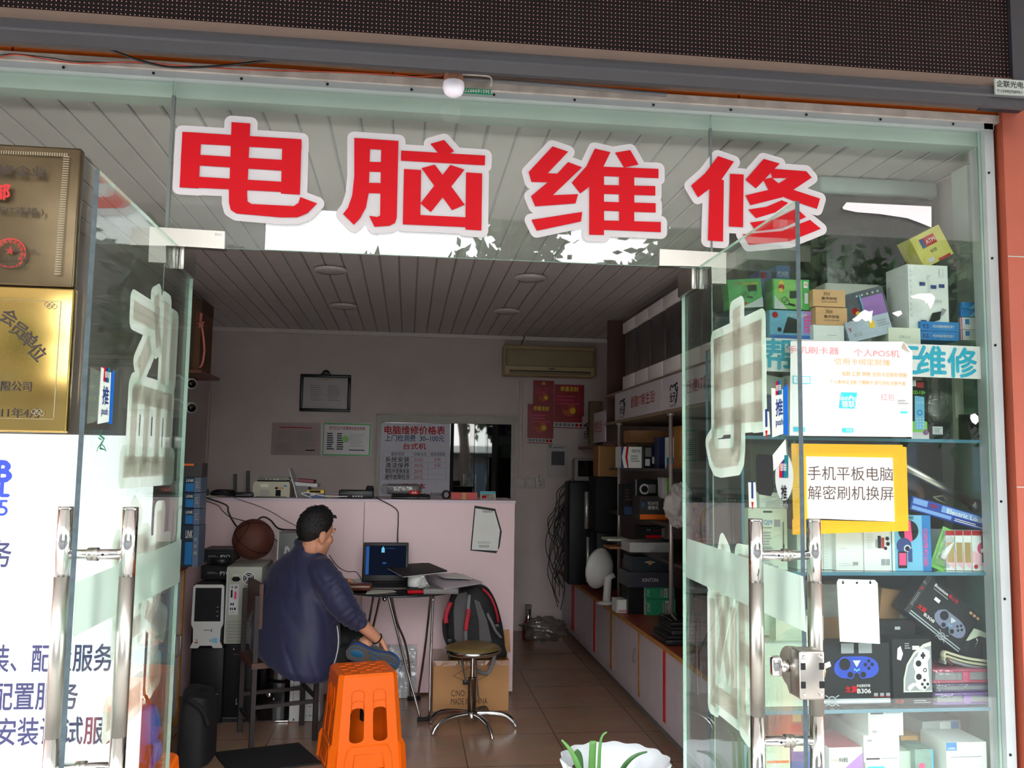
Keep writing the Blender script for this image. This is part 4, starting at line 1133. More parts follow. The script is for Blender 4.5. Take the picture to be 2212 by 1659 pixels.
def pad(a, u, v, s, col, dark):
    """game pad print"""
    pts = []
    for k in range(40):
        g = 2 * PI * k / 40; x = math.cos(g); y = math.sin(g)
        rr = 1 + .22 * math.cos(2 * g) - .34 * max(0, -y) ** 1.5 * math.exp(-(x / .35) ** 2) + .3 * max(0, -y) * (1 if abs(x) > .4 else 0) * abs(x)
        pts.append((u + s * x * rr * .9, v + s * y * rr * .62 * a.w / a.h))
    a.poly(pts, col); f = a.w / a.h
    a.disc(u - s * .58, v + .12 * s * f, s * .36, dark); a.ring(u - s * .58, v + .12 * s * f, s * .36, s * .28, col)
    for dx, dy in ((.0, .17), (0, -.17), (.17, 0), (-.17, 0)): a.disc(u + s * (.62 + dx), v + s * (.1 + dy) * f, s * .08, dark)
    for q in (-1, 1): a.disc(u + q * s * .32, v - .36 * s * f, s * .2, col); a.disc(u + q * s * .32, v - .36 * s * f, s * .14, dark)
    a.poly([(u - .2 * s, v + .3 * s * f), (u + .2 * s, v + .3 * s * f), (u, v - .02 * s * f)], M_lgrey)
    for q in range(3): a.disc(u + (q - 1) * .1 * s, v - .12 * s * f - .05 * (q == 1) * s * f, s * .05, M_sky)


M_pblue = mat('print_pad_blue', (30, 70, 190), .3, var=.06)
M_slv = mat('print_silver', (176, 182, 190), .3, .5, var=.05)


def spider(a, u, v, s):
    a.ring(u, v, s, s * .75, M_slv); a.disc(u, v, s * .5, M_grey); f = a.w / a.h
    for q in (-1, 1):
        for dy in (-.7, 0, .7): a.poly([(u + q * s * .8, v + dy * s * f), (u + q * s * 1.5, v + dy * 1.5 * s * f), (u + q * s * 1.45, v + (dy * 1.5 + .2) * s * f), (u + q * s * .8, v + (dy + .25) * s * f)], M_slv)


def art_pad1(a):
    a.rect(0, .04, 1, .12, M_slv); a.rect(0, .06, 1, .09, M_lgrey); pad(a, .5, .62, .3, M_pblue, M_ink); a.txt('龙翼', .41, .27, .11, M_red, bold=.03); a.txt('B306', .6, .245, .1, M_paper, bold=.02, width=.2); a.txt('令击游戏手柄', .59, .325, .05, M_paper, bold=.01, width=.2); spider(a, .12, .09, .07)
    for k in range(3): a.rect(.74 + .09 * k, .16, .8 + .09 * k, .21, M_grey); a.rect(.74 + .09 * k, .15, .8 + .09 * k, .165, M_dred)
    a.poly([(.0, .68), (.09, .72), (.11, .64), (.02, .6)], M_paper); a.rect(.26, .84, .45, 1.0, M_grey); a.rect(.52, .84, .72, 1.0, M_grey)
    a.tri = None


carton('gamepad_box', 'black gamepad box with a blue controller on the fourth shelf', 'box', (1778, 1388, 1924, 1524), .09, .08, M_dbox, art_pad1, 'gamepad boxes', zbase=SH[3])
q_ = bpy.data.objects['gamepad_box']


def art_pad2(a):
    pts = [(.26, .2), (.27, .4), (.36, .62), (.55, .8), (.8, .92), (1, .96), (1, .2)]
    a.poly(pts, M_cream); a.poly([(.3, .22), (.31, .4), (.39, .6), (.57, .76), (.8, .87), (1, .9), (1, .22)], M_grey)
    f = a.w / a.h
    a.poly([(.36, .26), (.42, .22), (.56, .3), (.66, .24), (.8, .22), (.94, .3), (.92, .42), (.9, .66), (.96, .72), (.95, .82), (.8, .86), (.68, .82), (.64, .74), (.56, .7), (.52, .6), (.58, .5), (.54, .42), (.6, .34), (.5, .34), (.4, .3)], M_paper)
    for u, v in ((.66, .63), (.66, .43)): a.disc(u, v, .075, M_ink)
    a.rect(.72, .73, .84, .77, M_ink); a.rect(.755, .7, .805, .8, M_ink); a.ring(.82, .53, .05, .03, M_ink)
    for u, v in ((.8, .38), (.74, .32), (.88, .32), (.8, .27)): a.disc(u, v, .035, M_ink)
    a.poly([(.1, .7), (.2, .68), (.26, .78), (.2, .9), (.12, .86)], M_paper); a.rect(.5, .84, .68, .9, M_paper); a.txt('北通', .14, .07, .07, M_red); a.lines(.5, .04, .96, .1, 2, M_grey); a.lines(.3, .86, .46, .96, 3, M_grey)


carton('gamepad_box', 'black gamepad box with a white controller right of the blue controller box', 'box', (1930, 1380, 2015, 1523), .085, .08, M_dbox, art_pad2, 'gamepad boxes', zbase=SH[3])


def art_pad3(a):
    a.rect(0, 0, 1, .09, M_slv); a.rect(0, .03, 1, .06, M_ink); pad(a, .64, .42, .26, mat('print_pad_grey', (120, 124, 150), .35, var=.05), M_ink); a.txt('Bosston', .22, .9, .1, M_paper, bold=.02, width=.26); a.txt('霸士顿', .46, .9, .09, M_red, bold=.02, width=.18); a.lines(.1, .8, .4, .84, 1, M_grey)
    a.txt('龙翼', .12, .27, .12, M_red, bold=.03); a.txt('B308', .3, .2, .1, M_paper, bold=.02, width=.2); a.poly([(.2, .68), (.3, .68), (.3, .6), (.2, .6)], M_paper); spider(a, .62, .04, .06)
    for k in range(3): a.rect(.78 + .07 * k, .86, .83 + .07 * k, .92, M_kraft)


o_ = P(1963, 1324, Y=.12); e_ = P(2070, 1409, Y=.12); ux = (e_ - o_); L = ux.length; ux.normalize(); uz = Vector((-ux.z, 0, ux.x))
hh = (P(2019, 1251, Y=.12) - o_).length
T = frame(o_, ux, (0, 1, 0), uz); mb = MB(); mb.box((0, 0, 0), (L, .09, hh), M_dbox, T); art_pad3(Art(mb, T, L, hh)); mb.box((-.02, .0, .0), (0, .09, hh), mat('box_black_side', (34, 32, 33), .5, var=.05), T)
a = Art(mb, T @ Matrix.Translation((-.02, 0, 0)), .02, hh); a.txt('Bo', .4, .8, .08, M_grey); a.rect(.2, .62, .7, .67, M_red); a.lines(.2, .2, .8, .55, 8, M_grey, .3)
tag(mb.build('gamepad_box'), 'black gamepad box with a grey controller propped diagonally above the others', 'box', 'gamepad boxes')
carton('brown_carton', 'brown carton with a red logo behind the blank white plate', 'box', (1880, 1268, 1960, 1346), .24, .12, M_brown, lambda a: (a.rect(.55, .5, .8, .8, M_lgrey), a.txt('8', .8, .42, .3, M_red, bold=.05), a.poly([(.0, .0), (.3, .0), (.2, .3), (0, .2)], M_lgrey)), zbase=SH[3] + .04, ry=8)
carton('brown_carton', 'wide brown carton with taped grey top at the back of the fourth shelf', 'box', (1772, 1262, 1884, 1372), .26, .12, M_brown, lambda a: a.rect(0, .7, 1, 1, M_oldalu), zbase=SH[3])
carton('black_carton', 'black hang-tab carton behind the white controller box', 'box', (1898, 1340, 1978, 1420), .19, .04, M_dbox, lambda a: a.rect(.45, .88, .6, .92, M_lgrey), zbase=SH[3])
# cases and purses stacked at the right
M_case_p = mat('case_pink', (196, 46, 96), .35, var=.06); M_case_v = mat('case_violet', (140, 84, 178), .35, var=.06); M_case_d = mat('case_plum', (96, 70, 130), .35, var=.06)


def case(name, label, px, Y, mt, flap, dz=None):
    T, w, h = boxT(*px, Y, 0, dz)
    t = thing(name, label, 'case', T.translation + Vector((w / 2, .06, 0)), 'tablet cases in clear wrap')
    mb = MB(T); mb.rbox((0, 0, 0), (w, .16, h * .22), mt, .004); mb.rbox((0, 0, h * .78), (w, .16, h), mt, .004); mb.build('cover', t)
    mb = MB(T); mb.box((.012, .006, h * .22), (w - .012, .15, h * .78), mat('case_pages', (150, 146, 152), .6, var=.06)); mb.build('pages', t)
    if flap: mb = MB(T); mb.rbox((w * .47, -.003, h * .12), (w * .58, .006, h * .8), flap, .002); mb.build('closing_tab', t)
    mb = MB(T); mb.rbox((-.006, -.006, -.0005), (w + .006, .166, h + .004), M_clear, .006); mb.build('clear_wrap', t)


case('tablet_case', 'lowest violet tablet case in clear wrap on the fourth shelf', (2020, 1497, 2152, 1521), .075, M_case_v, M_purp, SH[3] + .002)
zc = P(2090, 1497, Y=.075).z + .004
case('tablet_case', 'plum tablet case in the middle of the wrapped stack', (2022, 1478, 2149, 1496), .078, M_case_d, None, zc)
case('tablet_case', 'topmost crimson tablet case of the wrapped stack', (2016, 1446, 2152, 1472), .08, M_case_p, M_pink, P(2090, 1476, Y=.08).z)
zt = P(2090, 1443, Y=.08).z
mb = MB(); p0 = [P(x_, y_, Y=.1) for x_, y_ in [(2036, 1418), (2040, 1408), (2060, 1414), (2090, 1422), (2132, 1428)]]
mb.tube(smooth_pts(p0), .005, mat('cream_leather', (206, 198, 168), .6, var=.1), 8, flat=3); mb.tube(smooth_pts([v + Vector((0, 0, -.014)) for v in p0]), .005, mat('cream_leather2', (186, 180, 150), .6, var=.1), 8, flat=3)
mb.tube([(p0[0].x + .01, .1, p0[0].z - .006), (p0[0].x + .035, .1, p0[0].z - .03)], .007, M_brownp, 8)
mb.tube(smooth_pts([v + Vector((0.01, .02, -.028)) for v in p0]), .008, M_grey, 8, flat=3)
tag(mb.build('leather_case'), 'folded cream and brown leather case on the crimson tablet case', 'case')
t = thing('pouch', 'black pouch with a cream flap and silver zip pull under the diagonal box', 'pouch', P(2105, 1420, Y=.14))
T, w, h = boxT(2078, 1378, 2128, 1428, .13)
mb = MB(T); mb.rbox((0, 0, 0), (w, .05, h), M_blackm, .014, 3); mb.build('body', t)
mb = MB(); q = [P(x_, y_, Y=.12) for x_, y_ in [(2082, 1384), (2100, 1356), (2118, 1362), (2143, 1374), (2142, 1381), (2115, 1374), (2092, 1384)]]; mb.prism([(v.x, v.z) for v in q], .04, mat('cream_flap', (196, 204, 180), .6, var=.06), T=TR((0, .12, 0))); mb.build('flap', t)
mb = MB(); mb.tube([tuple(P(x_, y_, Y=.115)) for x_, y_ in [(2109, 1378), (2112, 1386), (2105, 1398), (2109, 1390)]], .0025, M_chrome, 6); mb.build('zip_pull', t)
# white boxes behind the open door
for i, (q, Y, lb) in enumerate([((1640, 1388, 1782, 1524), .1, 'large blank white box behind the door lock'), ((1676, 1330, 1780, 1387), .14, 'flat white carton on the large blank white box'), ((1640, 1300, 1676, 1387), .2, 'narrow pale carton at the far left of the fourth shelf')]):
    carton('white_carton', lb, 'box', q, Y, .18, M_cream, (lambda a: (a.rect(.0, .98, 1, 1, M_lgrey), a.lines(.6, .05, .9, .2, 3, M_lgrey))) if i == 0 else None, zbase=(SH[3], P(1700, 1386, Y=.14).z, P(1660, 1387, Y=.1).z + .003)[i])

# ---------------------------------------------------------------- bottom shelf goods
Z5 = .36
mb = MB(); mb.box((1.185, .05, Z5 - .012), (2.16, .40, Z5), M_shelf, mats={'front': M_shedge}); mb.build('glass_shelf', cabt)


def art_inst(a, up=False):
    v = .1 if up else .82
    a.rect(.06, v, .44, v + .06, M_ink); a.rect(.48, v + .02, .94, v + .05, M_grey); a.lines(.08, .45, .3, .78, 6, M_lgrey); a.lines(.5, .4, .95, .6, 4, M_lgrey); a.rect(.1, .12 if not up else .78, .22, .22 if not up else .86, M_grey)


def topped(name, label, px, Y, d, z0, art, mt=M_paper, rz=0):
    return carton(name, label, 'box', px, Y, d, mt, art, 'white boxes on the bottom shelf', zbase=z0, rz=rz)


zA = P(1900, 1590, Y=.1).z; zB = P(1900, 1646, Y=.1).z
topped('white_box', 'topmost white printed box of the tall bottom-shelf stack', (1876, 1532, 1952, 1589), .10, .2, zA, lambda a: art_inst(a))
topped('white_box', 'middle white printed box of the tall bottom-shelf stack', (1866, 1588, 1944, 1645), .095, .24, zB, lambda a: art_inst(a, True))
topped('white_box', 'lowest box with aqua band of the tall bottom-shelf stack', (1870, 1646, 1945, 1700), .09, .25, Z5, lambda a: (a.rect(.06, .55, .55, .9, M_tag), a.txt('bluez', .3, .7, .3, M_paper, bold=.02)))
carton('violet_box', 'white and violet drive box with pink top left of the white stack', 'box', (1792, 1614, 1865, 1700), .08, .2, M_paper, lambda a: (a.poly([(.5, 0), (1, 0), (1, .9), (.4, .6)], M_purp), a.disc(.75, .5, .2, mat('print_lilac', (206, 180, 226), .5, var=.05)), a.txt('移动硬盘', .42, .78, .09, M_ink, bold=.015, width=.26), a.txt('BORNAC', .18, .78, .07, M_kraft, width=.24), a.txt('第1版', .35, .42, .06, M_ink)), zbase=Z5, side={'top': mat('box_rose', (180, 100, 110), .5, var=.1)})
carton('grey_router_box', 'grey-white router box with blue end standing behind the camera box', 'box', (1994, 1558, 2084, 1640), .25, .12, mat('box_grey_white', (176, 182, 180), .5, var=.03), lambda a: (a.rect(.75, .3, .95, .98, M_bbox), a.rect(.45, .3, .74, .98, M_wbox), a.txt('N', .85, .6, .12, M_paper, rot=-90)), 'white boxes on the bottom shelf', zbase=Z5, rz=6)
carton('camera_box', 'large pale box with blue badge and camera drawings at the bottom right', 'box', (2046, 1603, 2134, 1700), .08, .16, M_wbox, lambda a: (a.rect(.0, .86, .26, 1.0, M_bbox), a.txt('CANNA', .13, .9, .06, M_paper, width=.2), a.lines(.1, .74, .9, .78, 1, M_grey), [(a.ring(.4 + .4 * (k % 2), .62 - .2 * (k // 2), .1, .09, M_lgrey), a.rect(.3 + .4 * (k % 2), .6 - .2 * (k // 2), .5 + .4 * (k % 2), .61 - .2 * (k // 2), M_lgrey)) for k in range(4)]), 'white boxes on the bottom shelf', zbase=Z5)
carton('tan_box', 'tan box lying behind the picture box on the bottom shelf', 'box', (1946, 1606, 2000, 1622), .26, .1, mat('box_tan', (200, 150, 84), .6, var=.05), None, zbase=.53)
carton('pale_box', 'plain pale green-white box between the white stack and the picture box', 'box', (1945, 1622, 1982, 1700), .14, .14, mat('box_pale_green', (190, 206, 192), .5, var=.03), None, zbase=Z5)
carton('picture_box', 'teal box with a plant picture on the bottom shelf', 'box', (1978, 1618, 2018, 1700), .11, .1, mat('box_picture', (120, 150, 140), .5, var=.3, scale=14), lambda a: (a.disc(.35, .65, .18, M_pink), a.disc(.6, .3, .22, M_ink), a.rect(.9, 0, 1, 1, M_cyan)), zbase=Z5)
carton('red_box', 'dark red box behind the lower door standoff', 'box', (1660, 1538, 1735, 1592), .13, .14, mat('box_dark_red', (150, 70, 60), .5, var=.15), lambda a: (a.rect(.65, .2, .95, .5, M_dred), a.rect(.7, .6, .95, .95, M_kraft)), zbase=P(1700, 1592, Y=.13).z)
carton('cream_box', 'cream box with orange stripes below the dark red box', 'box', (1654, 1596, 1708, 1700), .11, .16, M_cream, lambda a: (a.rect(.05, .62, .95, .66, M_orange), a.lines(.1, .3, .7, .5, 2, M_kraft)), zbase=Z5)
carton('blue_box', 'blue box with folded white top beside the cream striped box', 'box', (1710, 1596, 1752, 1700), .12, .14, mat('box_cobalt', (46, 90, 170), .5, var=.08), lambda a: (a.rect(.1, .8, .9, .95, M_paper), a.rect(0, .3, 1, .36, M_orange)), zbase=Z5)
carton('dark_carton', 'dark carton behind the violet drive box', 'box', (1735, 1536, 1786, 1700), .29, .1, M_dbox, lambda a: (a.rect(.2, .6, .6, .7, M_grey),), zbase=Z5)
# ================================================================ inside: counter and what stands on it
ZCN, YCN = 1.285, 3.05
t = thing('counter', 'lilac-fronted reception counter across the back of the shop', 'counter', (-.5, 3.3, 0))
mb = MB(); mb.box((XL + .004, YCN, .02), (-.28, YCN + .02, ZCN - .02), M_lilac); mb.build('front_panel', t)
mb = MB(); mb.box((-.276, YCN, .02), (.735, YCN + .02, ZCN - .02), M_lilac); mb.box((.715, YCN + .02, .02), (.735, YCN + .5, ZCN - .02), M_lilac); mb.build('front_panel', t)
mb = MB(); mb.box((XL + .004, YCN - .004, ZCN - .02), (.74, YCN + .55, ZCN), mat('counter_top', (216, 196, 206), .4, var=.03)); mb.build('counter_top', t)
for x_ in (-.305, -.2, .68): pass


def PC(x, y, Y=YCN - .004): return P(x, y, Y=Y)


# card on the counter front (its code is left out)
t = thing('payment_card', 'white payment card in a black-edged sleeve taped to the counter front', 'poster', PC(1048, 1195))
q = [PC(x_, y_) for x_, y_ in [(1025, 1092), (1070, 1099), (1084, 1148), (1079, 1182), (1072, 1195), (1016, 1189)]]
mb = MB(); mb.prism([(v.x, v.z) for v in q], .002, M_dbox, T=TR((0, YCN - .006, 0))); mb.build('sleeve', t)
q = [PC(x_, y_, YCN - .007) for x_, y_ in [(1027, 1098), (1068, 1104), (1080, 1146), (1075, 1190), (1019, 1187)]]
mb = MB(); mb.prism([(v.x, v.z) for v in q], .0008, M_paper, T=TR((0, YCN - .0072, 0)))
T = frame(PC(1046, 1172, YCN - .008)); mb.text('推荐使用微信支付', .02, M_grey, T, width=.09); T = frame(PC(1046, 1180, YCN - .008)); mb.text('电脑维修服务', .02, M_ink, T, width=.07)
T = frame(PC(1043, 1105, YCN - .008)); mb.text('电脑维修', .018, M_ink, T, 'l'); mb.build('card', t)
q = [PC(x_, y_, YCN - .009) for x_, y_ in [(1061, 1106), (1082, 1150), (1080, 1142)]]

# counter-top goods
YT = 3.2
zT = ZCN + .001
t = thing('dot_printer', 'beige dot-matrix printer on the counter', 'printer', P(585, 1081, Y=YT))
T, w, h = boxT(545, 1032, 625, 1081, YT, 0, zT)
M_beige = mat('beige_plastic', (188, 184, 164), .5, var=.04); M_beiged = mat('beige_grey', (150, 148, 136), .5, var=.04)
mb = MB(T); mb.prism([(0, 0), (w, 0), (w, h * .62), (w * .97, h * .8), (w * .03, h * .8), (0, h * .62)], .26, M_beige); mb.box((.02, -.004, 0), (w - .02, 0, .004), M_ink)
a = Art(mb, T, w, h); a.rect(.2, .52, .42, .68, M_cream); a.rect(.6, .42, .68, .52, M_ink); a.rect(.7, .42, .84, .52, M_kraft); a.rect(.62, .06, .76, .38, M_ink); a.rect(.84, .55, .92, .62, M_bbox)
for k in range(7): a.rect(.2, .08 + .045 * k, .46, .1 + .045 * k, M_grey)
mb.build('body', t)
mb = MB(T); mb.box((w * .1, .02, h * .8), (w * .9, .2, h * .87), M_blackm); mb.tube([(w * .12, .03, h * .9), (w * .88, .03, h * .9)], .008, M_beiged, 8)
for k in range(4): mb.ball((w * (.35 + .1 * k), .02, h * .92), .006, M_lgrey, 8)
mb.build('platen', t)
mb = MB(T); mb.box((w * .08, .1, h * .9), (w * .92, .24, h * 1.02), M_beiged); mb.build('cover', t)


def slab(name, label, cat, a, b, Y, th, d, mt, group=None):
    """thin board standing from pixel a (foot) to pixel b (top)"""
    p, q = P(*a, Y=Y), P(*b, Y=Y); u = (q - p); L = u.length; u.normalize()
    n = Vector((u.z, 0, -u.x)); mb = MB(); mb.box((0, 0, 0), (th, d, L), mt, frame(p, n, (0, 1, 0), u)); return tag(mb.build(name), label, cat, group)


M_gpl = mat('grey_plastic', (120, 118, 116), .5, var=.06)
slab('file_board', 'grey upright flat board left of the beige printer, nearer the cable tangle', 'board', (500, 1080), (500, 1024), 3.25, .012, .14, M_gpl)
slab('file_board', 'taller grey upright flat board touching the beige printer', 'board', (526, 1080), (527, 1017), 3.25, .014, .16, M_gpl)
slab('leaning_folder', 'thin white folder leaning against the right side of the printer', 'folder', (642, 1080), (623, 1012), 3.22, .006, .2, M_lgrey)
carton('network_box', 'flat black network box on the counter left of the printer', 'electronics', (505, 1064, 547, 1081), 3.18, .12, M_black, lambda a: a.lines(.1, .3, .9, .5, 1, M_grey), zbase=zT, r=.006)
carton('adapter_brick', 'small white power adapter on the counter by the black tangle', 'electronics', (443, 1071, 468, 1082), 3.12, .05, M_cream, None, zbase=zT, r=.006)
mb = MB(); rr = random.Random(2)
for k in range(6):
    c0 = P(475 + rr.random() * 12, 1068, Y=3.2); mb.tube([(c0.x + .06 * math.cos(s_ * .7 + k), 3.2 + .05 * math.sin(s_ * .7 + k), zT + .012 + .03 * abs(math.sin(s_ * .35 + k))) for s_ in range(10)], .008, M_cable, 6)
mb.rbox((P(462, 1, Y=3.2).x, 3.16, zT), (P(496, 1, Y=3.2).x, 3.28, zT + .05), M_black, .01)
tag(mb.build('cable_bundle'), 'tangle of black power cables and plugs on the counter', 'cable')
T, w, h = boxT(640, 1034, 684, 1081, 3.3, 0, zT)
t = thing('letter_tray', 'grey letter tray of papers and magazines behind the leaning folder', 'tray', T.translation)
mb = MB(T); mb.box((0, 0, 0), (w * .55, .2, h * .6), M_gpl); mb.build('stand', t)
mb = MB(T); mb.prism([(-.02, h * .62), (w * 1.0, h * .55), (w * 1.02, h * .72), (-.02, h * .82)], .2, M_lgrey); mb.build('papers', t)
mb = MB(T); mb.prism([(.0, h * .84), (w * .8, h * .76), (w * .82, h * .92), (0, h * 1.0)], .2, mat('magazine_red', (130, 50, 66), .5, var=.2)); mb.build('magazine', t)
T, w, h = boxT(662, 1059, 699, 1081, 3.15, 0, zT)
mb = MB(T); mb.box((0, 0, 0), (w, .1, h * .6), mat('box_label_blue', (40, 66, 120), .4, var=.05)); mb.box((0, 0, h * .6), (w, .1, h), M_yelp); mb.box((w * .15, -.001, h * .68), (w * .8, 0, h * .96), M_ink); mb.box((w * .2, -.001, h * .3), (w * .48, 0, h * .5), M_lgrey)
tag(mb.build('label_printer'), 'small blue and yellow label printer on the counter', 'printer')
T, w, h = boxT(731, 1059, 806, 1081, 3.2, 0, zT)
t = thing('network_switch', 'black network switch with a row of ports on the counter', 'electronics', T.translation)
mb = MB(T); mb.rbox((0, 0, 0), (w, .16, h), M_black, .006); mb.build('case', t)
mb = MB(T); a = Art(mb, T, w, h); [a.rect(.4 + .08 * k, .12, .45 + .08 * k, .32, M_lgrey) for k in range(4)]; a.lines(.04, .55, .7, .7, 1, M_gpl); mb.build('port_row', t)
T2 = TR((P(799, 1060, Y=3.26).x, 3.26, zT + h)); mb = MB(T2); mb.lathe([(0, 0), (.026, 0), (.028, .008), (.024, .02), (.02, .03), (0, .031)], M_blackm, 20); tag(mb.build('webcam_base'), 'round black puck on top of the network switch', 'electronics')
wire3('cable', 'white cable lying across the counter before the black switch', [P(x_, y_, Y=3.12) for x_, y_ in [(672, 1080)]] and [(P(672, 1080, Y=3.12).x, 3.12, zT + .004), (P(690, 1, Y=3.12).x, 3.12, zT + .03), (P(705, 1, Y=3.12).x, 3.13, zT + .035), (P(740, 1, Y=3.13).x, 3.14, zT + .014), (P(785, 1, Y=3.13).x, 3.17, zT + .012)], .004, M_paper)
T, w, h = boxT(845, 1069, 930, 1082, 3.13, 0, zT)
t = thing('closed_laptop', 'closed black laptop on the counter under a wrapped package', 'laptop', T.translation)
mb = MB(T); mb.rbox((0, 0, 0), (w, .24, h * .55), M_black, .004); a = Art(mb, T, w, h); [a.disc(.45 + .08 * k, .22, .012, M_grey) for k in range(6)]; mb.build('base', t)
mb = MB(T); mb.rbox((.004, 0, h * .58), (w - .004, .24, h * .95), M_blackm, .004); mb.build('lid', t)
zl = zT + h * .95
T, w, h = boxT(829, 1045, 908, 1070, 3.17, 0, zl + .001)
t = thing('wrapped_package', 'grey package in crinkled clear wrap on the closed laptop', 'package', T.translation)
mb = MB(T); mb.rbox((.02, .01, .002), (w, .14, h * .9), mat('grey_pack', (74, 72, 70), .5, var=.1), .01); mb.build('contents', t)
mb = crumple('', '', '', T @ TR((-.02, 0, 0)), w + .03, .15, h, M_clear, 8, .12, 9, 5); mb.build('clear_wrap', t)
mb = MB(T); a = Art(mb, T @ Matrix.Translation((0, -.004, 0)), w, h); a.rect(.7, .02, .96, .38, M_red); a.txt('合格', .83, .2, .24, M_paper); mb.build('red_label', t)
mb = MB()
for k in range(4): c0 = P(964, 1070, Y=3.2); mb.tube([(c0.x + (.02 + .003 * k) * math.cos(2 * PI * s_ / 14), 3.2 + .012 * k, zT + .028 + (.022 + .003 * k) * math.sin(2 * PI * s_ / 14)) for s_ in range(14)], .003, M_cable, 6, closed=True)
tag(mb.build('cable_coil'), 'small coil of black cable standing by the red box', 'cable')
carton('red_box', 'flat red box with gold tape on the counter', 'box', (974, 1064, 1031, 1082), 3.14, .12, mat('box_red', (190, 60, 52), .5, var=.05), lambda a: a.rect(.42, 0, .56, 1, M_kraft), zbase=zT)
T, w, h = boxT(1038, 1062, 1071, 1082, 3.15, 0, zT)
t = thing('desk_calendar', 'desk calendar with aqua top edge at the right end of the counter', 'calendar', T.translation)
mb = MB(T); T3 = frame(T.translation, (0, 1, 0), (1, 0, 0)); mb = MB(); mb.prism([(0, 0), (.035, h), (.07, 0)], w, M_lgrey, T=T3); mb.build('stand', t)
uz = Vector((0, .035, h)).normalized(); Tf = frame(T.translation + Vector((0, -.0006, 0)), (1, 0, 0), Vector((0, uz.z, -uz.y)), uz); mb = MB(); a = Art(mb, Tf, w, h * 1.1); a.rect(.02, .78, .98, 1, M_tag); a.rect(.05, .05, .95, .74, mat('print_photo', (150, 140, 130), .5, var=.4, scale=50)); a.rect(.1, .2, .4, .5, M_red); [a.disc(.12 + .15 * k, .9, .03, M_ink) for k in range(6)]; mb.build('page', t)

# cables hanging over the counter front
wire3('cable', 'black cable falling from the counter to the open laptop', [(P(845, 1, Y=3.2).x, 3.2, zT + .006), (P(846, 1, Y=3.02).x, 3.035, zT + .006), tuple(PC(856, 1100, 3.03)), tuple(PC(860, 1125, 3.03)), tuple(PC(859, 1150, 3.03)), tuple(PC(859, 1172, 3.0))], .0035, M_cable)
wire3('cable', 'thick black cable looping from the counter behind the basketball', [(P(482, 1, Y=3.2).x, 3.15, zT + .04), (PC(484, 1, 3.05).x, 3.045, zT + .012), tuple(PC(487, 1090, 3.03)), tuple(PC(493, 1105, 3.03)), tuple(PC(503, 1125, 3.02)), tuple(PC(518, 1141, 2.98)), tuple(PC(548, 1135, 2.98)), tuple(PC(560, 1120, 3.03)), tuple(PC(572, 1117, 3.03)), tuple(PC(586, 1125, 3.02)), tuple(PC(603, 1142, 2.96)), tuple(PC(640, 1145, 2.9))], .0055, M_cable)
wire3('cable', 'thin black cable crossing the counter front above the basketball', [(P(462, 1, Y=3.2).x, 3.13, zT + .03), (PC(464, 1, 3.05).x, 3.04, zT + .01), tuple(PC(467, 1090, 3.03)), tuple(PC(480, 1103, 3.034)), tuple(PC(498, 1117, 3.034)), tuple(PC(530, 1126, 3.03)), tuple(PC(560, 1138, 3.0)), tuple(PC(600, 1170, 2.9))], .003, M_cable)
wire3('cable', 'thin grey cable sloping down the counter front behind the head', [(P(545, 1, Y=3.12).x, 3.12, zT + .006), (PC(546, 1, 3.05).x, 3.04, zT + .006), tuple(PC(550, 1090, 3.035)), tuple(PC(585, 1105, 3.035)), tuple(PC(617, 1124, 3.035)), tuple(PC(660, 1145, 3.035)), tuple(PC(700, 1160, 3.035))], .0028, M_gpl)
wire3('cable', 'thin black earphone cable trailing from the laptop to the seated person', [tuple(P(783, 1256, Y=2.5)), tuple(P(770, 1236, Y=2.5)), tuple(P(752, 1235, Y=2.45)), tuple(P(735, 1228, Y=2.35)), tuple(P(722, 1215, Y=2.25)), tuple(P(711, 1199, Y=2.14))], .0025, M_cable)

# ================================================================ computer cases and boxes before the counter
GC = 'computer cases piled against the counter'
YP = 2.5


def tower(name, label, px, Y, d, mt, z0, art=None, r=.006, parts=None):
    T, w, h = boxT(*px, Y, 0, z0)
    T = T @ Matrix.Translation((.001, 0, .001)); h -= .002; w -= .002
    t = thing(name, label, 'computer', T.translation + Vector((w / 2, d / 2, 0)), GC)
    mb = MB(T); mb.rbox((0, .012, 0), (w, d, h), mt, r); mb.build('case', t)
    mb = MB(T); mb.rbox((.001, 0, .001), (w - .001, .014, h - .001), mt, r * .8)
    if art: art(Art(mb, T, w, h))
    mb.build('front_panel', t)
    if parts: parts(t, T, w, h)
    return t, T, w, h


def art_hp(a):
    a.rect(.04, .55, .96, .56, M_black); a.rect(.04, .42, .96, .425, M_black); a.poly([(.14, .44), (.3, .44), (.3, .48), (.25, .52), (.14, .52)], M_grey); a.lines(.5, .38, .9, .4, 1, M_grey)
    a.rect(.42, .25, .54, .31, M_grey); a.txt('hp', .48, .285, .05, M_ink); a.lines(.45, .46, .8, .52, 3, M_black)


tower('computer_tower', 'black tower with small grey square logo at the bottom of the left pile', (405, 1398, 478, 1562), YP, .42, M_dbox, .0, art_hp)
z1 = P(440, 1398, Y=YP).z
M_wpl = mat('white_plastic', (206, 206, 204), .4, var=.03)


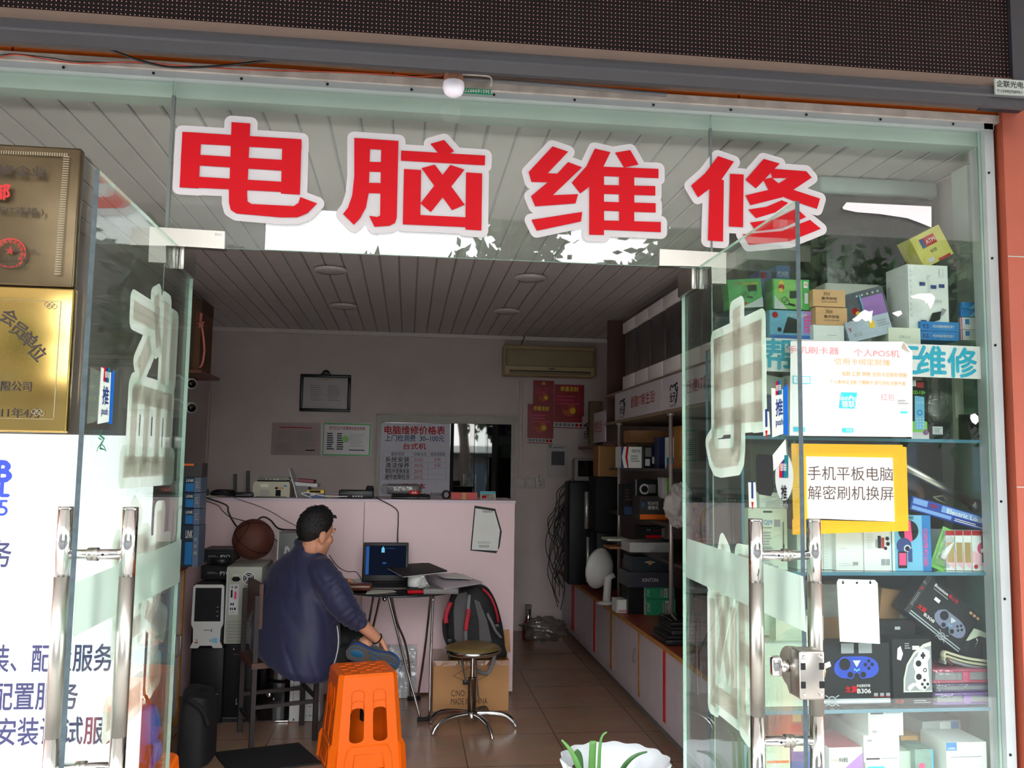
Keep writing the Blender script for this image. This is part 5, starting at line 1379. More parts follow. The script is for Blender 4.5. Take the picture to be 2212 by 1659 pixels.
def parts_white(t, T, w, h):
    mb = MB(T); mb.prism([(.02 * w, h * .97), (.08 * w, h), (.92 * w, h), (.98 * w, h * .97), (w * 1.0, h * .38), (.93 * w, h * .3), (.92 * w, h * .1), (w, h * .02), (w, 0), (.72 * w, 0), (.66 * w, .04 * h), (.3 * w, .04 * h), (.24 * w, 0), (0, 0), (0, h * .02), (.08 * w, h * .1), (.07 * w, h * .3), (0, h * .38)], .014, M_wpl, T=TR((0, -.014, 0)))
    a = Art(mb, T @ Matrix.Translation((0, -.0145, 0)), w, h); a.rect(.09, .42, .91, .95, M_dbox); a.lines(.4, .28, .62, .3, 1, M_ink); a.poly([(.62, .26), (.66, .26), (.66, .32)], M_ink); a.disc(.2, .13, .03, M_kraft); a.rect(.14, .08, .24, .1, M_dred); a.ring(.64, .12, .04, .025, M_tealink); a.rect(.7, .08, .84, .16, M_sky)
    for k in range(3): a.rect(.78, .5 + .07 * k, .84, .51 + .07 * k, M_grey)
    mb.build('bezel', t)
    mb = MB(T); mb.box((w * .25, .02, h), (w * .8, .1, h + .012), M_dbox); mb.build('top_vent', t)


_, T_, w_, h_ = tower('computer_tower', 'black tower with white shield-shaped front on top of the left pile', (411, 1262, 481, 1402), YP - .02, .42, M_dbox, z1, None, .006, parts_white)
z2 = z1 + h_ + .015
for i, (y0, y1, lb) in enumerate([(1222, 1256, 'lower black box with a white ring mark on the white-fronted tower'), (1187, 1222, 'upper black box with a white ring mark on the white-fronted tower')]):
    carton('speaker_carton', lb, 'box', (435 - 2 * (1 - i), y0, 502, y1), 2.6, .25, M_dbox, lambda a: (a.txt('PYO', .76, .45, .4, M_lgrey, bold=.02), a.lines(.2, .4, .56, .6, 2, M_gpl), a.lines(.15, .75, .8, .82, 1, M_black)), 'black cartons with a ring mark', zbase=z2 + i * .1)


def art_beige(a):
    a.rect(.0, .02, .03, .98, M_lgrey); a.ring(.62, .85, .19, .165, M_lgrey); a.disc(.62, .85, .15, M_dark); a.ring(.62, .85, .12, .1, M_lgrey); a.disc(.62, .85, .06, M_lgrey)
    for k in range(4): g = PI / 4 + k * PI / 2; a.poly([(.62 + .05 * math.cos(g + .3), .85 + .05 * math.sin(g + .3) * a.w / a.h), (.62 + .17 * math.cos(g + .1), .85 + .17 * math.sin(g + .1) * a.w / a.h), (.62 + .17 * math.cos(g - .1), .85 + .17 * math.sin(g - .1) * a.w / a.h), (.62 + .05 * math.cos(g - .3), .85 + .05 * math.sin(g - .3) * a.w / a.h)], M_lgrey)
    a.poly([(.14, .84), (.2, .81), (.34, .81), (.4, .84), (.34, .87), (.2, .87)], M_ink); a.rect(.18, .88, .36, .905, M_pale)
    a.rect(.1, .38, .36, .77, M_lgrey); a.rect(.14, .6, .19, .7, M_ink); a.rect(.24, .58, .3, .68, M_pink); a.rect(.15, .72, .2, .75, M_gpl); a.rect(.24, .72, .32, .75, M_gpl); a.rect(.14, .5, .18, .53, M_ink); a.rect(.2, .5, .24, .53, M_ink); a.rect(.14, .44, .17, .47, M_ink); a.rect(.19, .44, .22, .47, M_ink); a.rect(.25, .44, .3, .47, M_ink); a.disc(.16, .41, .015, M_grn); a.disc(.22, .41, .015, M_pink); a.disc(.28, .41, .015, M_sky)
    for i in range(9):
        for j in range(14): a.disc(.52 + .035 * i, .45 + .024 * j, .009, M_dark, 6)
    for k in range(7): a.rect(.12, .05 + .042 * k, .9, .055 + .042 * k, M_gpl); a.disc(.56, .07 + .042 * k, .015, M_ink, 8)


tower('computer_tower', 'black tower standing under the beige case', (478, 1390, 545, 1558), YP + .02, .42, M_dbox, 0, lambda a: (a.rect(.0, .0, 1, .04, M_black), a.rect(.02, .05, .98, .055, M_grey), a.disc(.3, .93, .02, M_lgrey), a.lines(.3, .86, .45, .875, 1, M_gpl), a.rect(.44, .22, .47, .3, M_grey), a.rect(.47, .22, .5, .24, M_grey)))
z3 = P(510, 1390, Y=YP + .02).z
_, T_, w_, h_ = tower('computer_tower', 'beige computer case turned to show its rear ports and round fan', (483, 1224, 561, 1387), YP, .4, mat('beige_case', (176, 178, 164), .45, var=.04), z3, art_beige, .002)
z4 = z3 + h_ + .003
mb = MB(TR((P(533, 1, Y=2.62).x, 2.62, z4))); mb.lathe([(.06, 0), (.064, .0), (.066, .045), (.06, .045), (.056, .01), (0, .01)], M_black, 24); tag(mb.build('cup_stand'), 'black round stand holding the basketball', 'stand')
bc = P(548, 1172, Y=2.62); rb = .123; bc = Vector((P(547, 1172, Y=2.62).x, 2.62, z4 + .045 + .105))
M_ball = mat('basketball_hide', (92, 46, 34), .6, var=.12, scale=30, bump=.3, bscale=240)
t = thing('basketball', 'brown basketball resting on a black stand on the beige case', 'ball', bc - Vector((0, 0, rb)))
mb = MB(TR(bc)); mb.ball((0, 0, 0), rb, M_ball, 40); mb.build('ball', t)
mb = MB(TR(bc, 30, 20, 35))
for k in range(2): mb.tube([(rb * math.cos(g), rb * math.sin(g), 0) if k == 0 else (rb * math.cos(g), 0, rb * math.sin(g)) for g in [2 * PI * s_ / 48 for s_ in range(48)]], .0022, M_ink, 6, closed=True)
for sx in (-1, 1): mb.tube([(sx * rb * .62 * (1 + .25 * math.cos(2 * g)) / 1.0, 0, 0) and tuple((Vector((sx * (.75 + .18 * math.cos(2 * g)), .62 * math.cos(g), .62 * math.sin(g))).normalized() * rb)) for g in [2 * PI * s_ / 48 for s_ in range(48)]], .0022, M_ink, 6, closed=True)
mb.build('seams', t)
tower('computer_tower', 'grey computer case with white square logo behind the person', (594, 1150, 652, 1300), 2.72, .28, mat('grey_case', (112, 114, 110), .45, var=.06), .62, lambda a: (a.rect(.0, .0, .05, 1, M_lgrey), a.rect(.72, .0, .8, 1, M_lgrey), a.poly([(.3, .82), (.4, .82), (.48, .78), (.48, .7), (.42, .66), (.32, .66), (.26, .72)], M_lgrey), a.poly([(.35, .77), (.42, .77), (.42, .72), (.35, .72)], M_gpl)))
tower('computer_tower', 'black tower hidden behind the person, carrying the grey case', (588, 1350, 655, 1540), 2.7, .3, M_dbox, 0)
_, T_, w_, h_ = (None, None, None, None)
T, w, h = boxT(554, 1418, 622, 1556, YP, 0, 0)
t = thing('computer_tower', 'glossy black tower with round silver button under the chair', 'computer', T.translation, GC)
mb = MB(T); M_gloss = mat('gloss_black', (10, 10, 13), .12, var=0, coat=.6)
prof = [(0, .03)] + [(w / 2 - w / 2 * math.cos(PI * k / 12), .03 - .03 * math.sin(PI * k / 12)) for k in range(13)] + [(w, .03), (w, .22), (0, .22)]
mb.prism([(x_, y_) for x_, y_ in prof], h - .02, M_gloss, T=frame((0, 0, .012), (1, 0, 0), (0, 0, 1), (0, 1, 0))); mb.build('case', t)
mb = MB(T); mb.rbox((-.003, -.004, 0.0005), (w + .003, .22, .012), M_chrome, .004); mb.build('base_trim', t)
mb = MB(T); mb.ball((w * .36, -.002, h * .42), (.016, .006, .016), M_chrome, 16); mb.box((w * .5, -.001, h * .34), (w * .54, .004, h * .37), M_paper); mb.build('power_button', t)
mb = MB(T); mb.text('BANDA', .016, M_lgrey, TR((w * .36, -.003, h * .24)), width=.05); mb.build('badge', t)
tower('computer_tower', 'white tower with a drive slot standing right of the glossy black tower', (623, 1415, 692, 1552), YP, .19, M_wpl, 0, lambda a: (a.rect(.12, .3, .98, .31, M_ink), a.rect(.12, .3, .13, .9, M_ink), a.rect(.28, .6, .88, .68, M_lgrey), a.rect(.32, .63, .84, .645, M_ink), a.rect(.62, .22, .72, .235, M_grey), a.rect(.62, .08, .72, .1, M_grey), a.disc(.55, .09, .015, M_ink), a.rect(.14, .02, .18, .05, M_ink), a.rect(.9, .02, .94, .05, M_ink)), .004)

# ---------------------------------------------------------------- low cabinet and boxes along the left wall
M_cabw = mat('cabinet_grey', (204, 194, 202), .5, var=.04); M_edge = mat('raw_edge', (176, 124, 62), .7, var=.15, scale=20); M_ctop = mat('red_brown_top', (122, 66, 50), .45, var=.08)
t = thing('low_cabinet', 'grey cabinet with brown top along the left wall, next to the computer pile', 'cabinet', (-1.55, 1.3, 0))
mb = MB(); mb.box((XL + .002, .7, .05), (-1.29, 2.42, .90), M_cabw); mb.build('body', t)
mb = MB(); mb.box((XL + .002, .68, .90), (-1.255, 2.44, .925), M_ctop); mb.build('top', t)
mb = MB(); mb.box((-1.29, 2.395, .02), (-1.265, 2.425, .90), M_edge); mb.build('edge_strip', t)
for k in range(3):
    mb = MB(); mb.box((-1.289, .72 + .56 * k, .08), (-1.272, 1.26 + .56 * k, .88), M_cabw); dr = mb.build('door', t)
    mb = MB(); mb.tube([(-1.272, 1.2 + .56 * k, .42), (-1.25, 1.2 + .56 * k, .43), (-1.25, 1.2 + .56 * k, .53), (-1.272, 1.2 + .56 * k, .54)], .005, M_steel, 8); mb.build('handle', dr)
for i, (y0, y1) in enumerate([(1031, 1064), (1065, 1098), (1099, 1134), (1135, 1189)]):
    carton('router_box', ['topmost of the four router boxes stacked by the left door', 'second from top of the four router boxes stacked by the left door', 'third from top of the four router boxes stacked by the left door', 'lowest and tallest of the four router boxes stacked by the left door'][i], 'box',
           (384, y0, 433 - 1.5 * i, y1), 2.26, .16, mat('box_router', (96, 112, 140), .5, var=.05), lambda a: (a.rect(.0, .0, .72, 1.0, mat('box_router_dark', (26, 50, 70), .45, var=.1)), a.rect(.34, .06, .7, .6, M_bbox), a.txt('LINK', .52, .8, .26, M_paper, bold=.02, width=.34), a.lines(.78, .3, .95, .8, 3, M_grey)), 'router boxes on the left cabinet', zbase=.926 if i == 3 else P(400, y1, Y=2.26).z + .0005)
carton('dark_carton', 'dark carton on top of the router boxes', 'box', (390, 1000, 436, 1030), 2.27, .14, mat('box_charcoal', (60, 58, 60), .5, var=.1), lambda a: a.rect(.1, .8, .6, .95, M_orange), zbase=P(400, 1031, Y=2.26).z + .001)
carton('dark_carton', 'black box on the left cabinet in front of the router boxes', 'box', (296, 1080, 336, 1200), 1.5, .2, M_dbox, lambda a: a.rect(.1, .6, .9, .8, M_gpl), zbase=.926)
carton('white_carton', 'white carton on the left cabinet close to the window', 'box', (236, 1100, 288, 1210), 1.1, .24, M_wbox, None, zbase=.926)
# big carton on a wall shelf, cameras and trunking
mb = MB(); mb.box((XL + .001, 3.25, 2.125), (-1.42, 3.85, 2.145), M_ctop); mb.box((XL + .001, 3.3, 1.98), (XL + .02, 3.33, 2.125), M_steel); mb.box((XL + .001, 3.75, 1.98), (XL + .02, 3.78, 2.125), M_steel); tag(mb.build('bracket_shelf'), 'brown wall shelf under the tall carton at upper left', 'shelf')
t = thing('tall_carton', 'tall brown carton tied with pink ribbon near the ceiling at left', 'box', (-1.6, 3.5, 2.146))
mb = MB(); mb.box((-1.78, 3.35, 2.147), (-1.46, 3.72, 2.66), mat('carton_dark', (112, 74, 48), .75, var=.08)); mb.text('小心轻放', .08, M_brownp, frame((-1.4595, 3.53, 2.36), (0, 0, -1), (-1, 0, 0), (0, 1, 0)) if False else frame((-1.459, 3.53, 2.42), (0, 1, 0), (-1, 0, 0))); mb.build('carton', t)
mb = MB(); mb.box((-1.782, 3.346, 2.57), (-1.458, 3.72, 2.662), mat('carton_tape', (78, 52, 36), .6, var=.06)); mb.box((-1.52, 3.347, 2.15), (-1.5, 3.349, 2.57), mat('carton_tape2', (78, 52, 36), .6, var=.06)); mb.build('tape', t)
M_rib = mat('pink_ribbon', (226, 130, 130), .4, var=.1)
mb = MB(); q = [P(x_, y_, Y=3.34) for x_, y_ in [(434, 676), (433, 697), (437, 712), (440, 735), (441, 760), (437, 785), (431, 794)]]; mb.tube(smooth_pts(q), .008, M_rib, 6, flat=.4)
for e in ([(425, 699), (433, 698), (441, 696)], [(432, 697), (430, 708)], [(436, 677), (434, 696)], [(434, 698), (440, 704)]): mb.tube([P(x_, y_, Y=3.338) for x_, y_ in e], .006, M_rib, 6, flat=.4)
mb.build('ribbon', t)
for i, y_ in enumerate((829, 881)):
    c = P(414, y_, Y=3.1); t = thing('security_camera', ['upper white security camera on the left wall under the tall carton', 'lower white security camera on the left wall under the tall carton'][i], 'camera', c)
    d_ = Vector((.55, -.8, -.1)).normalized(); mb = MB(); mb.cyl(tuple(c - d_ * .1), tuple(c), .036, M_wpl, 24); mb.build('housing', t)
    mb = MB(); mb.cyl(tuple(c), tuple(c + d_ * .004), .028, M_gloss, 24); mb.build('lens', t)
    mb = MB(); mb.tube([tuple(c - d_ * .08), tuple(c - d_ * .08 + Vector((-.05, 0, .05))), (XL + .002, c.y + .05, c.z + .06)], .009, M_wpl, 8); mb.build('bracket', t)
mb = MB(); a = P(446, 900, Y=YB - .02); mb.rbox((a.x - .03, YB - .05, 1.3), (a.x + .03, YB - .001, 2.16), M_wall, .006); struct(mb.build('trim_10'), 'white pipe casing in the back left corner')
# ================================================================ back wall
YW = YB - .002
T, w, h = boxT(646, 809, 756, 889, YW - .03)
t = thing('framed_certificate', 'black-framed certificate hanging on the back wall', 'picture', T.translation + Vector((w / 2, .03, 0)))
mb = MB(T); M_fr = mat('black_frame', (24, 24, 34), .35, var=.15, scale=30)
for lo, hi in (((0, 0, 0), (w, .025, .028)), ((0, 0, h - .028), (w, .025, h)), ((0, 0, .028), (.028, .025, h - .028)), ((w - .028, 0, .028), (w, .025, h - .028))): mb.rbox(lo, hi, M_fr, .005)
mb.build('frame', t)
mb = MB(T); mb.box((.028, .012, .028), (w - .028, .022, h - .028), mat('certificate_paper', (176, 168, 170), .4, var=.06)); a = Art(mb, T @ Matrix.Translation((0, .012, 0)), w, h)
a.rect(.47, .84, .53, .93, M_kraft)
for lo in ((.12, .12, .9, .125), (.12, .88, .9, .885), (.12, .12, .123, .88), (.897, .12, .9, .88)): a.rect(*lo, M_gpl)
a.lines(.2, .3, .45, .75, 8, M_gpl, .25); a.lines(.55, .3, .82, .75, 8, M_gpl, .25); mb.build('certificate', t)
mb = MB(T); mb.ball((w * .5, .01, h + .018), (.034, .012, .026), M_fr, 14); mb.rbox((w * .4, 0, h - .004), (w * .6, .02, h + .012), M_fr, .005); mb.build('crest', t)


def wall_sheet(name, label, cat, pts, mt, art, Y=YW - .004, group=None):
    return flat_sheet(name, label, cat, pts, Y, mt, art, .002, group)


wall_sheet('notice_sheet', 'pinkish laminated notice on the back wall left of the green-edged one', 'notice', [(588, 913), (693, 914), (692, 984), (585, 982)], mat('notice_pink', (150, 122, 126), .35, var=.06), lambda a: (a.lines(.15, .84, .85, .9, 1, M_red), a.lines(.1, .5, .45, .76, 6, M_gpl, .4), a.lines(.55, .3, .9, .76, 9, M_gpl, .4), a.lines(.1, .12, .45, .4, 6, M_gpl, .4), a.lines(.7, .14, .9, .22, 1, M_ink)))
wall_sheet('notice_sheet', 'white laminated notice with green border on the back wall', 'notice', [(696, 913), (803, 914), (802, 987), (694, 985)], mat('notice_white', (196, 190, 192), .3, var=.04), lambda a: (a.rect(.02, .94, .98, .99, M_g1), a.rect(.02, .02, .98, .06, M_g1), a.rect(.02, .06, .04, .94, M_g1), a.rect(.95, .06, .98, .94, M_g1), a.txt('闵行区生产经营单位安全承诺', .5, .84, .11, M_dred, bold=.02, width=.72), a.lines(.1, .2, .25, .72, 8, M_ink, .5), a.lines(.3, .2, .44, .72, 8, M_ink, .5, 4), a.lines(.56, .3, .86, .7, 10, M_grey, .3), a.disc(.47, .52, .07, M_g2), a.lines(.55, .18, .88, .24, 1, M_ink)))
# price list on the left pane
q = [P(x_, y_, Y=YB - .034) for x_, y_ in [(822, 913), (973, 915), (970, 1120), (816, 1120)]]


def art_price(a):
    H = 1.0
    a.txt('电脑维修价格表', .5, .925, .095, M_red, bold=.025, width=.86); a.txt('上门检测费  30~100元', .5, .84, .075, M_navy, bold=.015, width=.84); a.txt('台式机', .5, .755, .07, M_red, bold=.02, width=.32)
    for v in (.70, .645, .585, .52, .46, .405): a.rect(.05, v, .95, v + .002, M_gpl)
    for u in (.05, .46, .7, .95): a.rect(u, .405, u + .003, .7, M_gpl)
    a.txt('服务项目', .26, .672, .045, M_ink, width=.18); a.txt('价格/台次', .58, .672, .045, M_ink, width=.18); a.txt('服务保障期', .83, .672, .045, M_ink, width=.2)
    for k, (s_, p_, d_) in enumerate([('系统安装', '30-50元', '7天'), ('清洁保养', '30元', '7天'), ('零配件更换安装', '20元', ''), ('硬件故障检测', '20元', '')]):
        v = .615 - .061 * k; a.txt(s_, .26, v, .058, M_ink, bold=.012, width=.34); a.txt(p_, .56, v, .05, M_dred, width=.13)
        if d_: a.txt(d_, .83, v, .05, M_dred)
    a.txt('笔记本', .5, .335, .07, M_red, bold=.02, width=.32); a.txt('服务项目', .26, .25, .045, M_ink, width=.18); a.txt('价格/台次', .58, .25, .045, M_ink, width=.18); a.txt('服务保障期', .83, .25, .045, M_ink, width=.2); a.txt('7天', .83, .19, .05, M_dred)


flat_sheet('price_list', 'lilac price list poster with red headings on the left pane of the back window', 'poster', [(822, 913), (973, 915), (970, 1120), (816, 1120)], YB - .0345, mat('price_paper', (196, 190, 206), .4, var=.03), art_price, .002)
# air conditioner
T, w, h = boxT(1088, 746, 1288, 812, YB - .2)
t = thing('air_conditioner', 'yellowed wall air conditioner high on the back wall', 'air conditioner', T.translation + Vector((w / 2, .1, 0)))
M_ac = mat('yellowed_plastic', (182, 160, 120), .5, var=.05); M_acg = mat('yellowed_grille', (140, 124, 100), .6, var=.04)
mb = MB(T); mb.rbox((0, .012, 0), (w, .197, h), M_ac, .022, 3); mb.build('body', t)
mb = MB(T); mb.rbox((w * .02, 0, h * .3), (w * .98, .02, h * .86), M_acg, .006)
for k in range(18): mb.box((w * .04, -.002, h * (.33 + .028 * k)), (w * .96, .002, h * (.34 + .028 * k)), M_ac)
mb.build('front_grille', t)
mb = MB(T); mb.rbox((w * .06, 0, h * .05), (w * .94, .02, h * .14), M_acg, .004); mb.box((w * .06, -.001, h * .14), (w * .94, .004, h * .16), M_ink); mb.build('louvre', t)
mb = MB(T); mb.ball((w * .52, .008, h * .23), (.03, .006, .011), M_gpl, 12); mb.build('badge', t)
wire('cable', 'black cable from the ceiling down to the air conditioner', [(1127, 711), (1129, 724), (1133, 729), (1128, 738), (1126, 748)], YB - .05, .004, M_cable)
# calendars, sheet, switches
M_cal = mat('calendar_red', (150, 22, 34), .4, var=.3, scale=14)


def art_cal(a, k=0):
    a.txt('恭喜发财' if k else '福', .5, .9, .12, M_yelp, bold=.03, width=.6 if k else None); a.lines(.1, .55, .9, .8, 3, M_pink, .3, k); a.disc(.5, .42, .22, mat('print_ember', (190, 80, 40), .5, var=.3, scale=30)); a.disc(.4, .48, .1, M_dred); a.disc(.62, .4, .1, M_yelp)
    a.rect(0, .02, 1, .13, M_lgrey)
    for i in range(7): a.rect(.04 + .135 * i, .04, .14 + .135 * i, .11, M_red if i > 4 else M_gpl)


wall_sheet('red_calendar', 'red wall calendar partly behind the other two, below the air conditioner', 'calendar', [(1152, 821), (1197, 823), (1196, 884), (1151, 883)], M_cal, lambda a: art_cal(a, 0), YW - .004, 'red calendars')
wall_sheet('red_calendar', 'widest red wall calendar, right of the other two', 'calendar', [(1198, 830), (1262, 832), (1261, 926), (1196, 924)], M_cal, lambda a: art_cal(a, 1), YW - .007, 'red calendars')
wall_sheet('red_calendar', 'lowest red wall calendar on the back wall', 'calendar', [(1140, 873), (1196, 875), (1195, 959), (1139, 957)], M_cal, lambda a: art_cal(a, 1), YW - .010, 'red calendars')
wall_sheet('printed_sheet', 'white sheet with a dark square picture on the back wall', 'notice', [(1182, 959), (1228, 960), (1227, 1031), (1181, 1030)], mat('sheet_paper', (184, 178, 178), .6, var=.03), lambda a: (a.rect(.2, .36, .82, .78, mat('print_charcoal', (60, 60, 64), .5, var=.2, scale=60)), a.rect(.08, .88, .2, .98, M_gpl), a.lines(.26, .88, .8, .96, 1, M_gpl)))
for i, (x0, x1, nm, lb) in enumerate([(1115, 1135, 'light_switch', 'left white wall switch plate beside the back window'), (1136, 1156, 'light_switch', 'middle white wall switch plate beside the back window'), (1157, 1176, 'power_socket', 'white wall socket plate with a plug, right of the two switches')]):
    T, w, h = boxT(x0, 1033, x1, 1055, YW - .012)
    t = thing(nm, lb, 'switch' if i < 2 else 'socket', T.translation)
    mb = MB(T); mb.rbox((0, 0, 0), (w, .012, h), mat('switch_white', (190, 182, 178), .4, var=.02), .003); mb.build('plate', t)
    mb = MB(T)
    if i < 2: mb.rbox((w * .12, -.004, h * .18), (w * .88, .004, h * .82), mat('switch_white', 0, 0), .002); mb.build('rocker', t)
    else:
        for u, v in ((.35, .65), (.6, .65), (.5, .35), (.4, .25), (.6, .25)): mb.box((w * u, -.001, h * v), (w * u + .006, .002, h * v + .008), M_ink)
        mb.build('holes', t); mb = MB(T); mb.rbox((w * .35, -.03, h * .72), (w * .75, -.001, h * 1.35), mat('switch_white', 0, 0), .004); mb.build('plug', t)
a = P(1126, 822, Y=YW); b = P(1126, 1032, Y=YW); mb = MB(); mb.rbox((a.x - .018, YB - .016, b.z), (a.x + .018, YB - .001, a.z), M_wall, .003); struct(mb.build('trim_11'), 'white cable trunking down the back wall')
# unlit ceiling discs
for i, (x_, y_) in enumerate([(714, 582), (742, 660), (1146, 599), (1095, 671)]):
    c = P(x_, y_, Z=ZC - .006); t = thing('ceiling_light', 'round unlit ceiling light, %s' % ['front left of the four', 'rear left of the four', 'front right of the four', 'rear right of the four'][i], 'lamp', (c.x, c.y, ZC - .02), 'round ceiling lights')
    mb = MB(TR((c.x, c.y, ZC - .022))); mb.lathe([(.0, 0), (.08, 0), (.084, .002)], mat('lamp_diffuser', (214, 208, 206), .4, var=.01), 32); mb.build('diffuser', t)
    mb = MB(TR((c.x, c.y, ZC - .022))); mb.lathe([(.084, -.002), (.098, .0), (.104, .01), (.104, .0155)], M_ceil, 32); mb.build('rim', t)
    if i == 0: pass

# ================================================================ right-hand worktop and shelving
ZK = .545
t = thing('long_cabinet', 'long low cabinet with red worktop along the right wall', 'cabinet', (1.8, 3.0, 0))
mb = MB(); mb.box((1.47, .62, .06), (XR - .002, YB - .003, ZK - .02), M_cabw); mb.box((1.5, .66, 0), (XR - .01, YB - .01, .06), M_gpl); mb.build('body', t)
mb = MB(); mb.box((1.43, .6, ZK - .02), (XR - .002, YB - .003, ZK), mat('red_worktop', (146, 62, 48), .4, var=.06)); mb.build('worktop', t)
mb = MB(); mb.box((1.425, .6, ZK - .022), (1.432, 4.9, ZK + .001), M_edge); mb.build('worktop_edge', t)
M_tapered = mat('red_tape', (208, 40, 48), .5, var=.04)
ys = [P(x_, 1450, X=1.455).y for x_ in (1437, 1382, 1322, 1285, 1238)]
yd = [.66, 1.15] + ys + [5.2]
yd = sorted(yd)
for k in range(len(yd) - 1):
    mb = MB(); mb.box((1.452, yd[k] + .006, .12), (1.469, yd[k + 1] - .006, ZK - .03), M_cabw); dd = mb.build('door', t)
    if k in (3,): mb = MB(); mb.tube([(1.45, yd[k] + .1, .3), (1.438, yd[k] + .1, .31), (1.438, yd[k] + .1, .38), (1.45, yd[k] + .1, .39)], .004, M_steel, 6); mb.build('handle', dd)
for k, (y_, mt_, ww) in enumerate([(ys[0], M_tapered, .02), (ys[1], M_edge, .012), (ys[2], M_edge, .03), (ys[3], M_tapered, .03), (ys[4], M_tapered, .06)]):
    mb = MB(); mb.box((1.447, y_ - ww, .12), (1.4515, y_ + ww, ZK - .024), mt_); o = mb.build('tape_strip', t); o['label'] = 'red tape strip' if mt_ is M_tapered else 'bare wood strip'

sh = thing('shelving', 'tall shelving with chrome posts above the right worktop', 'shelves', (1.8, 2.9, ZK))
M_shb = mat('shelf_board', (150, 130, 112), .6, var=.06)
posts = []; M_silv = mat('silver_paint', (206, 202, 200), .3, .6, var=.03); ZBB = P(1432, 887, X=1.58).z
for x_, Y0 in ((1340, None), (1453, None)):
    y_ = P(x_, 1100, X=1.60).y; posts.append(y_)
    mb = MB(); mb.cyl((1.59, y_, ZK), (1.59, y_, ZBB - .0215), .013, M_silv, 14); mb.cyl((1.59, y_, ZBB - .04), (1.59, y_, ZBB - .0215), .024, M_silv, 14); mb.build('chrome_post', sh)
zsh = [P(1420, 1203, Y=2.87).z + .025, P(1400, 1117, X=1.62).z - .01, P(1400, 1012, X=1.62).z]
for z in zsh:
    mb = MB(); mb.box((1.606, .9, z - .018), (XR - .013, 4.0, z), mat('shelf_dark', (70, 66, 64), .4, var=.08)); mb.build('shelf', sh)
ZB0 = P(1432, 887, X=1.58).z; ZB1 = P(1432, 818, X=1.58).z
mb = MB(); mb.box((1.585, .9, ZB0 - .02), (XR - .003, 4.05, ZB0), M_shb); mb.build('shelf', sh)
mb = MB(); mb.box((1.585, .9, ZB1), (XR - .003, 4.05, ZB1 + .02), M_shb); mb.build('shelf', sh)
mb = MB(); mb.box((1.6, 4.03, ZB0), (XR - .003, 4.05, ZC - .03), mat('dark_wood', (84, 54, 40), .6, var=.1)); mb.build('side_board', sh)
mb = MB(); mb.box((XR - .012, .9, ZK + .001), (XR - .003, 4.05, ZB0 - .021), mat('shelf_back_dark', (60, 58, 58), .7, var=.1)); mb.build('back_board', sh)  # dark grey board along the back of the shelves
# sign boards along the shelf edge
M_board = mat('board_pale', (214, 208, 216), .4, var=.03); M_bord = mat('print_board_red', (176, 70, 60), .5, var=0)


def swirl(mb, T, s, mt):
    pts = [(-.9, 0, .3), (-.6, 0, .62), (-.3, 0, .45), (0, 0, .62), (.2, 0, .5)]
    mb.tube([tuple(Vector(p) * s) for p in smooth_pts(pts)], .035 * s, mt, 6, T=T)
    pts = [(.55 + .22 * math.cos(g), 0, .42 + .26 * math.sin(g)) for g in [PI * .2 + 1.8 * PI * k / 14 for k in range(15)]] + [(.62, 0, -.1), (.45, 0, -.5), (.25, 0, -.62)]
    mb.tube([tuple(Vector(p) * s) for p in pts], .045 * s, mt, 6, T=T)


def sign_board(y_near, y_far, z0, z1, X, label):
    mb = MB(); mb.box((X, y_near, z0), (X + .012, y_far, z1), M_board); h = z1 - z0; L = y_far - y_near
    T = frame((X - .001, y_far, z0), (0, -1, 0), (1, 0, 0))
    mb.text('创建IT新生活!', h * .42, M_bord, T @ TR((L * .64, 0, h * .52)), bold=.02, width=L * .5)
    T2 = T @ TR((L * .2, 0, h * .42)); mb.text('全天', h * .3, M_ink, T2 @ TR((-.03, 0, -h * .08)), bold=.03); mb.text('QUANTIAN', h * .1, M_ink, T2 @ TR((-.03, 0, -h * .34)), width=h * .6)
    swirl(mb, T2, h * .45, M_ink)
    return tag(mb.build('slogan_board'), label, 'sign', 'slogan boards on the shelf edge')


yb = [P(1330, 870, X=1.578).y, P(1431, 860, X=1.578).y]
sign_board(yb[1] + .01, yb[0], ZB0, ZB1, 1.572, 'white slogan board on the shelf edge, left of the right door')
sign_board(yb[1] - (yb[0] - yb[1]), yb[1] - .02, ZB0, ZB1, 1.572, 'white slogan board on the shelf edge, partly behind the right door')
a = P(1262, 905, X=1.62); b = P(1330, 952, X=1.62)
sign_board(4.12, min(a.y, 5.2), b.z - .0, a.z + .02, 1.60, 'farthest white slogan board near the red calendars')
mb = MB(); mb.box((1.6, 4.06, b.z - .04), (XR - .003, 5.25, b.z - .02), M_ctop); tag(mb.build('corner_shelf'), 'brown corner shelf under the farthest slogan board', 'shelf')

